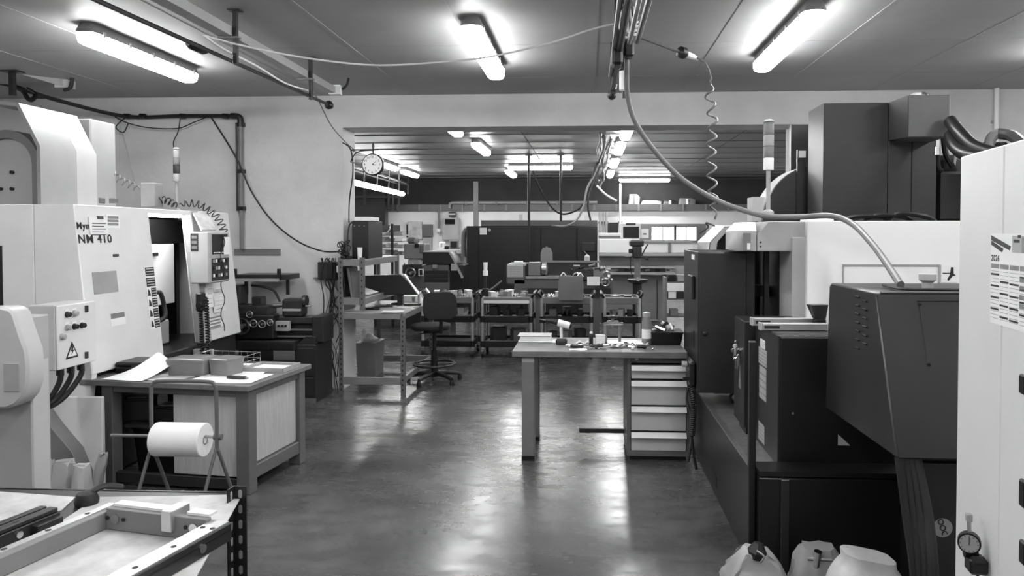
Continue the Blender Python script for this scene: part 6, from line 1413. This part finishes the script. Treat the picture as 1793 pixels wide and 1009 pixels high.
def bits(k, n, z, mats, names, where, grp, hmax=.06, cols=2):
    t0, cx_, w_ = carts[k]; done = []
    nx = (n + cols - 1) // cols
    side = ['leftmost', 'second from left', 'third from left', 'fourth from left', 'fifth from left', 'sixth from left']
    for i in range(n):
        x = cx_ - w_ / 2 + .08 + (w_ - .16) * ((i // cols) + .5) / nx; y = Yct + (.13 if i % cols == 0 else .35); nm = names[i % len(names)]; m_ = mats[i % len(mats)]
        row = ('front' if i % cols == 0 else 'back') if cols == 2 else 'single row'
        t = T(nm, f"{ADJ[m_.name]} {WORD[nm]} on {where}, {row}, {side[min(i // cols, 5)]}", CATS[nm], grp, loc=(x, y, z + .0008), rz=rnd.uniform(-.5, .5)); s = rnd.uniform(.8, 1.1); ww = (w_ - .2) / nx * .33 * s
        if nm == 'parts_box': h = hmax * s; pt('box_body', B(-ww, ww, -.07, .07, 0, h), m_, t, .004); pt('box_lip', B(-ww - .004, ww + .004, -.074, .074, h + .0002, h + .010), m_, t)
        elif nm == 'oil_jar': h = hmax * 1.3 * s; pt('jar_body', MB().lathe([(.032, 0), (.034, .006), (.034, h * .8), (.024, h * .86)], (0, 0, 0), (0, 0, 1), 12), m_, t); pt('jar_lid', MB().cyl((0, 0, h * .861), (0, 0, h), .026, 10), GREY, t)
        elif nm == 'wrench': pt('shank', B(-ww * .9, ww * .9, -.011, .011, .0, .012), STEEL, t, .003); pt('jaw', MB().box(ww * .9, ww * .9 + .035, -.026, -.006, 0, .015).box(ww * .9, ww * .9 + .035, .006, .026, 0, .015), STEEL, t, .003)
        elif nm == 'shop_rag':
            pt('rag_fold', MB().grid(lambda u, v: ((u - .5) * ww * 2, (v - .5) * .16, .004 + hmax * .8 * abs(math.sin(5 * u + i) * math.sin(4 * v + 1.0))), 8, 6, .004), m_, t); pt('rag_corner', MB().grid(lambda u, v: (ww * .3 + u * .08, -.09 + v * .07, .004 + .02 * u * v), 3, 3, .003), m_, t)
ADJ = {m.name: w for m, w in ((PAPER, 'white'), (CREAM, 'pale'), (LGREY, 'light grey'), (GREY, 'grey'), (MGREY, 'mid grey'), (DGREY, 'dark grey'), (BLACK, 'black'), (HAZE, 'cloudy'), (STEEL, 'steel'), (CARD, 'brownish grey'), (DMETAL, 'oily dark'), (FOIL, 'crumpled white'))}
WORD = {'parts_box': 'parts box', 'oil_jar': 'jar', 'wrench': 'wrench', 'shop_rag': 'rag'}; CATS = {'parts_box': 'box', 'oil_jar': 'jar', 'wrench': 'wrench', 'shop_rag': 'rag'}
bits(0, 10, .771, [FOIL, PAPER, CREAM, LGREY, PAPER], ['shop_rag', 'parts_box', 'wrench', 'oil_jar'], "the leftmost cart's top", 'things on the tool carts', .085)
bits(1, 10, .771, [PAPER, FOIL, PAPER, CREAM, HAZE], ['parts_box', 'shop_rag', 'wrench', 'oil_jar', 'parts_box'], "the second cart's top", 'things on the tool carts', .085)
bits(2, 10, .771, [PAPER, CREAM, FOIL, DMETAL, PAPER], ['shop_rag', 'wrench', 'parts_box', 'oil_jar'], "the third cart's top", 'things on the tool carts', .085)
bits(3, 4, .771, [GREY, STEEL, DGREY, PAPER], ['parts_box', 'wrench'], "the narrow cart's top", 'things on the tool carts', .04)
bits(0, 3, .521, [GREY, LGREY, CREAM], ['parts_box'], "the leftmost cart's middle shelf", 'boxes on the lower cart shelves', .14, 1)
bits(1, 6, .521, [DGREY, MGREY, DMETAL, GREY], ['parts_box', 'oil_jar'], "the second cart's middle shelf", 'boxes on the lower cart shelves', .12)
bits(1, 4, .191, [DGREY, BLACK, MGREY], ['parts_box'], "the second cart's bottom shelf", 'boxes on the lower cart shelves', .16)
bits(2, 6, .521, [MGREY, DGREY, BLACK], ['parts_box', 'oil_jar', 'shop_rag'], "the third cart's middle shelf", 'boxes on the lower cart shelves', .12)
bits(2, 3, .191, [DGREY, GREY], ['parts_box'], "the third cart's bottom shelf", 'boxes on the lower cart shelves', .16, 1)
bits(3, 3, .521, [GREY, LGREY, DGREY], ['parts_box'], "the narrow cart's middle shelf", 'boxes on the lower cart shelves', .10, 1)
# grey bag hung at cart three, white carton, nozzle stand
f_ = FB(978, 1021, 484, 526, 9.62, .10)
t = T('carrier_bag', 'grey rectangular bag hanging on the front of the third tool cart', 'bag')
pt('bag_body', MB().loft([[(x, y, f_[4]) for x, y in rounded(f_[1] - f_[0], .09, .02, 2, (f_[0] + f_[1]) / 2, 9.67)], [(x, y, (f_[4] + f_[5]) / 2) for x, y in rounded((f_[1] - f_[0]) * 1.02, .10, .02, 2, (f_[0] + f_[1]) / 2, 9.67)], [(x, y, f_[5]) for x, y in rounded((f_[1] - f_[0]) * .98, .07, .02, 2, (f_[0] + f_[1]) / 2, 9.67)]]), GREY, t)
for dx in (-.10, .12): pt('bag_handle', MB().tube(smooth_path([((f_[0] + f_[1]) / 2 + dx - .04, 9.67, f_[5] - .01), ((f_[0] + f_[1]) / 2 + dx, 9.70, f_[5] + .04), ((f_[0] + f_[1]) / 2 + dx + .04, 9.72, f_[5] - .01)], 4), .008, 6), PAPER, t)
t = T('grease_pump', 'upright pump with pale head standing on the second tool cart', 'pump'); p = at(835, 498, 9.95); x_ = carts[1][1] - carts[1][2] / 2 + .03
pt('pump_barrel', MB().lathe([(.045, 0), (.045, .12), (.02, .13), (.02, .3)], (x_, 9.98, .7718), (0, 0, 1), 12), DGREY, t); pt('pump_head', MB().lathe([(.035, .30), (.035, .36), (.025, .38), (.03, .48)], (x_, 9.98, .7718), (0, 0, 1), 12), PAPER, t); pt('pump_lever', MB().tube([(x_ + .03, 9.98, .86), (x_ + .12, 9.98, .92), (x_ + .22, 9.98, 1.0)], .012, 6), GREY, t)
# drill press
dpz = T('drill_press', 'dark pillar drill on a tall column in the back room right of the carts', 'drill press')
Yz = 10.9
def DP(a, b_, c, d, dd, mat, name, bev=.01, y=Yz): return pt(name, B(*FB(a, b_, c, d, y, dd)), mat, dpz, bev)
DP(1104, 1128, 421, 432, .4, DGREY, 'belt_cover', .02); DP(1108, 1124, 432, 452, .25, DMETAL, 'drill_head', .015); DP(1101, 1108, 436, 444, .10, BLACK, 'motor', .01)
p = at(1116, 450, Yz + .08); q = at(1116, 495, Yz + .08); pt('column', MB().cyl((p.x, Yz + .08, q.z), (p.x, Yz + .08, p.z + .02), .045, 14), GREY, dpz)
pt('table', MB().lathe([(.05, -.05), (.14, -.02), (.15, .02), (.06, .03)], (p.x, Yz + .02, at(1116, 492, Yz).z), (0, 0, 1), 18), DMETAL, dpz); pt('lower_column', MB().cyl((p.x, Yz + .08, .03), (p.x, Yz + .08, at(1116, 494, Yz).z), .07, 14), DGREY, dpz); pt('foot', B(p.x - .22, p.x + .22, Yz - .15, Yz + .3, 0, .03), DGREY, dpz, .01)
for a, b_ in (((1124, 446), (1134, 428)), ((1122, 450), (1133, 453)), ((1124, 447), (1128, 452))): pt('feed_handle', MB().cyl(at(*a, Yz - .02), at(*b_, Yz - .05), .010, 8), DGREY, dpz)
p = at(1133, 453, Yz - .05); pt('handle_knob', MB().lathe([(.01, -.02), (.025, 0), (.01, .02)], p, (1, 0, 0), 10), BLACK, dpz); p = at(1117, 489, Yz - .14); pt('table_knob', MB().cyl(p, p + Vector((0, -.03, 0)), .03, 12), LGREY, dpz); p = at(1098, 447, Yz); pt('switch_box', B(p.x - .03, p.x + .05, Yz - .03, Yz + .05, p.z - .02, p.z + .02), CREAM, dpz)
pt('cord', MB().tube(smooth_path([at(1104, 450, Yz), at(1104, 470, Yz), at(1108, 485, Yz)], 4), .008, 6), CABLE, dpz)

# pale machine at the far right
pm = T('far_machine', 'long white and grey machine with a control screen on top, right of the dark machine', 'machine')
Ym = 13.6
def PM(a, b_, c, d, y, dd, mat, name, bev=.008): return pt(name, B(*FB(a, b_, c, d, y, dd)), mat, pm, bev)
PM(1049, 1108, 419, 443, Ym, .6, WHITEB, 'upper_cover'); PM(1109, 1213, 424, 443, Ym + .02, .6, WHITEB, 'upper_cover'); PM(1049, 1213, 443.5, 449, Ym - .02, .6, CREAM, 'cover_band'); PM(1049, 1213, 420, 426, Ym + .0, .8, CREAM, 'cover_top', .004) if False else None
PM(1170, 1174, 426, 443, Ym - .03, .03, GREY, 'cover_gap', 0); PM(1128, 1212, 421, 425, Ym - .02, .5, LGREY, 'cover_edge', 0)
PM(1049, 1200, 449.5, 466, Ym + .2, .5, GREY, 'body'); PM(1062, 1182, 466.5, 470, Ym - .06, .2, ALU, 'guide_rail', .003); PM(1064, 1182, 477, 481, Ym - .12, .2, ALU, 'guide_rail', .003); PM(1070, 1180, 470.5, 476.5, Ym + .1, .2, MGREY, 'guide_gap', 0)
PM(1060, 1166, 482, 560, Ym + .1, .7, GREY, 'base'); PM(1150, 1151.5, 490, 560, Ym + .09, .009, DGREY, 'base_seam', 0); PM(1166, 1200, 466, 495, Ym + .05, .5, LGREY, 'end_cover'); PM(1049, 1060, 482, 560, Ym + .15, .6, MGREY, 'base_end')
PM(1087, 1122, 390, 418.5, Ym + .1, .25, WHITE, 'screen_case', .02); PM(1091, 1119, 397, 417, Ym + .088, .011, SCREEN, 'screen', .003); PM(1096, 1113, 391, 394, Ym + .092, .007, DGREY, 'screen_lettering', 0); PM(1049, 1088, 408, 418.5, Ym + .2, .3, WHITE, 'top_tray', .01); PM(1048, 1086, 413, 417, Ym + .19, .009, MGREY, 'tray_gap', 0)
PM(1122.5, 1136, 401, 417, Ym + .2, .05, WHITEB, 'notice', 0); PM(1126, 1132, 409, 411, Ym + .195, .004, DGREY, 'notice_line', 0)
for k in range(6): PM(1075 + 18 * k, 1084 + 18 * k, 471, 475, Ym + .05, .06, [STEEL, DMETAL, CHROME][k % 3], 'spindle_part', .01)
for k, (a, b_) in enumerate(((1049, 1053), (1055, 1058), (1060, 1064), (1084, 1088))):
    p = at((a + b_) / 2, 380, YE - .15); t = T('wall_riser', ['pale vertical duct on the far wall, leftmost of the four risers', 'thin pale pipe on the far wall, second of the four risers', 'pale pipe on the far wall, third of the four risers', 'white pipe rising to the ceiling on the far wall, rightmost riser'][k], 'pipe', 'risers on the far wall')
    w_ = (b_ - a) * YE / FPX / 2; pt('riser', MB().cyl((p.x, YE - .15, .5), (p.x, YE - .15, at(1060, 372 if k < 3 else 322, YE).z), w_, 8), [CREAM, LGREY, CREAM, PAPER][k], t); pt('riser_clip', B(p.x - w_ - .02, p.x + w_ + .02, YE - .11, YE + .04, 1.9, 1.95), GREY, t)
one('wall_panel', B(*FB(1062, 1082, 390, 409, YE - .04, .08)), DGREY, 'dark square panel on the far wall between the risers', 'panel', bev=.01)
one('wall_speaker', B(*FB(1013, 1024, 376, 387, YE - .06, .10)), WHITE, 'small white square box on the far wall over the dark machine', 'box', bev=.02)
# shelf with boxes right, behind the charcoal cabinet
sr = T('parts_shelf', 'grey shelf of small boxes half hidden by the charcoal cabinet', 'shelf')
Ys = 11.5; f_ = FB(1168, 1225, 492, 590, Ys, .4)
for z_ in (.35, .62, .88): pt('shelf_board', B(f_[0], f_[1], Ys, Ys + .4, z_, z_ + .02), MGREY, sr)
for x in (f_[0], f_[1] - .03): pt('shelf_side', B(x - .0301 if x == f_[0] else x + .0301, x - .0001 if x == f_[0] else x + .06, Ys, Ys + .4, 0, .96), GREY, sr)
for k, (dx, z_, m_, nm) in enumerate(((.02, .641, PAPER, 'white box on the middle shelf half hidden by the charcoal cabinet'), (.16, .641, DGREY, 'dark box on the middle shelf half hidden by the charcoal cabinet'), (.02, .901, BLACK, 'black tin on the upper shelf half hidden by the charcoal cabinet'), (.16, .901, CREAM, 'pale box on the upper shelf half hidden by the charcoal cabinet'), (.05, .371, GREY, 'grey box on the low shelf half hidden by the charcoal cabinet'))):
    t = T('parts_box', nm, 'box', 'boxes on the half hidden shelf'); x = f_[0] + dx; pt('box_body', B(x, x + .12, Ys + .02, Ys + .2, z_, z_ + .09), m_, t, .004); pt('box_lip', B(x - .003, x + .123, Ys + .017, Ys + .203, z_ + .0902, z_ + .10), m_, t)

# left part of the back room
mm = T('milling_machine', 'grey upright milling machine in the back room left of the dark wedge cover', 'machine')
Yg = 12.6
def MM(a, b_, c, d, y, dd, mat, name, bev=.015): return pt(name, B(*FB(a, b_, c, d, y, dd)), mat, mm, bev)
MM(707, 744, 427, 454, Yg, .4, GREY, 'head'); MM(712, 728, 416, 427, Yg + .05, .3, MGREY, 'motor', .03); MM(726, 733, 427, 434, Yg - .01, .009, BLACK, 'head_window', 0); MM(735, 742, 430, 443, Yg - .012, .011, MGREY, 'head_panel', .004)
MM(714, 736, 454, 464, Yg + .02, .25, LGREY, 'spindle_block'); MM(704, 740, 464, 480, Yg - .1, .3, DMETAL, 'table'); MM(708, 744, 480, 540, Yg, .5, MGREY, 'knee'); MM(736, 746, 440, 560, Yg + .3, .3, GREY, 'column'); pt('machine_foot', B(at(706, 540, Yg).x, at(746, 540, Yg).x, Yg + .0, Yg + .7, 0, at(720, 540, Yg).z - .001), DGREY, mm, .01)
p = at(720, 478, Yg - .2); pt('handwheel', MB().tube([(p.x + .08 * math.cos(q * PI / 8), Yg - .25, p.z + .08 * math.sin(q * PI / 8)) for q in range(16)], .014, 6, closed=True), STEEL, mm); pt('wheel_hub', MB().cyl((p.x, Yg - .27, p.z), (p.x, Yg - .1, p.z), .025, 10), STEEL, mm)
f_ = FB(733, 740, 472, 483, Yg - .26, .05); pt('dial_plate', MB().tube([(f_[0], Yg - .24, f_[4]), (f_[1], Yg - .24, f_[4]), (f_[1], Yg - .24, f_[5]), (f_[0], Yg - .24, f_[5])], .012, 6, closed=True), PAPER, mm)
for k in range(5): p = at(708 + 7 * k, 466 + (k % 2) * 6, Yg - .12); pt('lever', MB().cyl(p, p + Vector((.03, -.1, .05)), .012, 6), [STEEL, BLACK][k % 2], mm)
wd2 = T('wedge_cover_machine', 'machine under a black wedge-shaped cover with drawers below, back room left', 'machine')
Yv = 11.2
pts = [at(a, b_, Yv) for a, b_ in ((740, 463), (740, 442), (786, 442), (798, 463))]
pt('wedge_cover', MB().prism([(p.x, p.z) for p in pts], 'y', Yv, Yv + .6), DGREY2, wd2, .006); a, b_ = at(741, 440.5, Yv), at(786, 441.5, Yv); pt('cover_edge', B(a.x, b_.x, Yv - .01, Yv + .6, pts[1].z + .001, pts[1].z + .016), CREAM, wd2)
pt('open_lid', MB().hexa([at(786, 443, Yv), at(790, 443, Yv), at(790, 443, Yv + .5), at(786, 443, Yv + .5)], [at(808, 488, Yv), at(812, 486, Yv), at(812, 486, Yv + .5), at(808, 488, Yv + .5)]), LGREY, wd2)
f_ = FB(790, 800, 462, 474, Yv - .02, .01); pt('lid_note', B(f_[0], f_[1], f_[2] - .02, f_[3] - .02, f_[4], f_[5]), CREAM, wd2)
f_ = FB(742, 786, 464, 560, Yv, .6); pt('drawer_body', B(f_[0], f_[1], Yv + .01, Yv + .6, 0, f_[5]), MGREY, wd2, .01)
for k in range(3): g_ = FB(743, 785, 474 + 7 * k, 480 + 7 * k, Yv, .01); pt('drawer', B(*g_), DGREY2, wd2, .004)
pt('black_side', B(*FB(786, 812, 464, 560, Yv + .1, .5)), BLACK, wd2, .01); pt('work_clamp', B(*FB(757, 765, 463.5, 470, Yv - .02, .03)), STEEL, wd2)
# far wall: notices, meter, switch boxes
one('notice_board', B(*FB(714, 739, 388, 419, YE - .06, .10)), MOTTLE, 'bright mottled board on the far wall above the milling machine', 'board', bev=.01)
one('notice_board', B(*FB(740, 757, 393, 415, YE - .06, .10)), MGREY, 'dark grey board on the far wall beside the bright mottled board', 'board', bev=.01)
one('notice_board', B(*FB(740, 756, 416, 438, YE - .06, .10)), LGREY, 'light grey board low on the far wall under the dark grey board', 'board', bev=.01)
one('wall_strip', B(*FB(711.5, 714, 393, 416, YE - .06, .10)), BLACK, 'black upright strip on the far wall at the left of the bright board', 'strip')
sbx = T('switch_cabinet', 'tall pale wall cabinet with a dark display on the far wall', 'cabinet')
pt('cabinet_body', B(*FB(774, 803, 382, 421, YE - .2, .24)), CREAM, sbx, .02); pt('display', B(*FB(779, 796, 384, 393, YE - .22, .019)), GLASSD, sbx, .005); pt('top_switch', B(*FB(786, 797, 371, 380, YE - .15, .19)), DGREY, sbx, .01); pt('switch_band', B(*FB(786, 797, 374, 376, YE - .165, .014)), PAPER, sbx)
hg = T('hose_drop', 'grey hose drop with a white ball end on the far wall', 'hose'); p = at(768, 368, YE - .1); q = at(768, 404, YE - .1)
pt('hose', MB().cyl(p, q, .03, 8), GREY, hg); pt('ball', MB().lathe([(.02, -.06), (.06, -.03), (.06, .03), (.02, .06)], q, (0, 0, 1), 12), PAPER, hg)
# workplace with papers and screens below the switch cabinet
dsk = T('far_desk', 'pale desk with papers along the far wall left of the dark machine', 'desk')
f_ = FB(762, 815, 437, 445, 16.5, .6); pt('desk_top', B(f_[0], f_[1], 16.5, 17.1, f_[4], f_[5]), CREAM, dsk, .01)
for x in (f_[0] + .02, f_[1] - .06): pt('desk_leg', B(x, x + .04, 16.52, 16.56, 0, f_[4]), GREY, dsk)
pt('desk_back', B(f_[0], f_[1], 17.06, 17.09, .3, f_[4]), CREAM, dsk)
zz = f_[5] + .001
for k, (a, b_, c, m_, nm, lab, cat) in enumerate(((787, 802, 421, MGREY, 'desk_monitor', 'small dark monitor on the far desk', 'monitor'), (769, 777, 424, PAPER, 'desk_carton', 'white carton on the far desk left of the dark monitor', 'box'), (803, 813, 430, PAPER, 'desk_binder', 'white binder on the far desk right of the dark monitor', 'binder'), (778, 785, 431, DGREY, 'desk_phone', 'dark phone on the far desk between carton and monitor', 'phone'))):
    g_ = FB(a, b_, c, 437, 16.6 + .05 * k, .2); t = T(nm, lab, cat); pt('item_body', B(g_[0], g_[1], g_[2], g_[3], zz, g_[5]), m_, t, .015); pt('item_front', B(g_[0] + .03, g_[1] - .03, g_[2] - .008, g_[2] - .0005, zz + .04, g_[5] - .03), SCREEN if k == 0 else LGREY, t)
# white shelving seen behind the black cabinet tower
ws2 = T('sheet_rack', 'pale rack of stacked sheets and boxes behind the black tower cabinet', 'rack')
Yw2 = 13.0; f_ = FB(655, 705, 392, 470, Yw2, .5)
for py in (411, 422, 433, 445): z_ = at(680, py, Yw2).z; pt('rack_shelf', B(f_[0], f_[1], Yw2, Yw2 + .5, z_ - .02, z_), LGREY, ws2)
pt('rack_post', B(f_[1] - .2, f_[1] - .16, Yw2 - .03, Yw2 - .001, 0, f_[5]), DGREY, ws2); pt('rack_post', B(f_[0], f_[0] + .04, Yw2 - .03, Yw2 - .001, 0, f_[5]), DGREY, ws2); pt('rack_back', B(f_[0], f_[1] - .17, Yw2 + .48, Yw2 + .5, at(680, 411, Yw2).z + .01, at(680, 394, Yw2).z), MGREY, ws2); pt('rack_base', B(f_[0], f_[1], Yw2, Yw2 + .5, .0, .9), GREY, ws2)
rnd = random.Random(31); names_ = ['stack', 'pile', 'bundle', 'heap']
for j, py in enumerate((411, 422, 433, 445)):
    z_ = at(680, py, Yw2).z + .0008
    for i in range(3):
        x = f_[0] + .05 + i * .155; h = rnd.uniform(.04, .085); t = T('sheet_stack', f"{['white', 'pale', 'grey'][(i + j) % 3]} {['stack', 'bundle', 'pile'][i]} of sheets on the {['top', 'second', 'third', 'lowest'][j]} shelf of the pale rack, {['left', 'middle', 'right'][i]}", 'sheets', 'sheet stacks on the pale rack'); m_ = [PAPER, CREAM, LGREY][(i + j) % 3]
        for q in range(2): pt('sheet_layer', B(x + .008 * q, x + .14 + .004 * q, Yw2 + .02 + .01 * q, Yw2 + .3, z_ + h / 2 * q, z_ + h / 2 * (q + 1) - .003), m_, t)
lmp = T('desk_lamp', 'small pale lamp on the pale rack before its dark back', 'lamp'); p = at(671, 410.5, Yw2 + .2)
zq2 = at(680, 411, Yw2).z
pt('lamp_arm', MB().tube([(p.x, Yw2 + .4, zq2 + .001), (p.x + .05, Yw2 + .4, zq2 + .08), (p.x + .09, Yw2 + .4, zq2 + .13)], .01, 6), PAPER, lmp); pt('lamp_head', MB().lathe([(.02, 0), (.035, .03), (.02, .06)], (p.x + .09, Yw2 + .37, zq2 + .13), (0, 1, 0), 10), PAPER, lmp)
# dark hanging stores and beam in the far left corner
dk = T('dark_store', 'dark stored frames hanging in the shadow at far left under the light line', 'frames'); Yx = 18.6
f_ = FB(600, 672, 338, 366, Yx, .3); pt('store_panel', B(f_[0], f_[1], Yx + .1, Yx + .4, f_[4] - .6, f_[5]), DGREY2, dk)
for px, py in ((690, 350), (700, 352), (682, 346), (640, 340)): p = at(px, py, Yx); pt('hanging_strap', B(p.x - .025, p.x + .025, Yx - .1, Yx - .05, p.z - .25, ZC), DGREY, dk)
pt('store_rail', B(at(600, 345, Yx).x, at(705, 345, Yx).x, Yx - .04, Yx + .05, at(650, 345, Yx).z - .03, at(650, 345, Yx).z + .03), DGREY, dk)
f_ = FB(618, 665, 378, 390, 12.0, .4)
# ---------------------------------------------------------------- put every thing's origin at its base
bpy.context.view_layer.update()
def _settle(root):
    if root.get('placed') or root.get('kind') == 'structure' or 'category' not in root: return
    pts = []
    def walk(o):
        if o.type == 'MESH': pts.extend(o.matrix_world @ Vector(c) for c in o.bound_box)
        for c in o.children: walk(c)
    walk(root)
    if not pts: return
    lo = [min(p[i] for p in pts) for i in range(3)]; hi = [max(p[i] for p in pts) for i in range(3)]
    b = Vector(((lo[0] + hi[0]) / 2, (lo[1] + hi[1]) / 2, lo[2]))
    if root.type == 'MESH':
        if root.data.users > 1: return
        root.data.transform(Matrix.Translation(-b))
    for c in root.children: c.location = c.location - b
    root.location = root.location + b
for o in list(scene.objects):
    if o.parent is None and o.type in ('MESH', 'EMPTY'): _settle(o)
for o in scene.objects:
    if 'placed' in o: del o['placed']
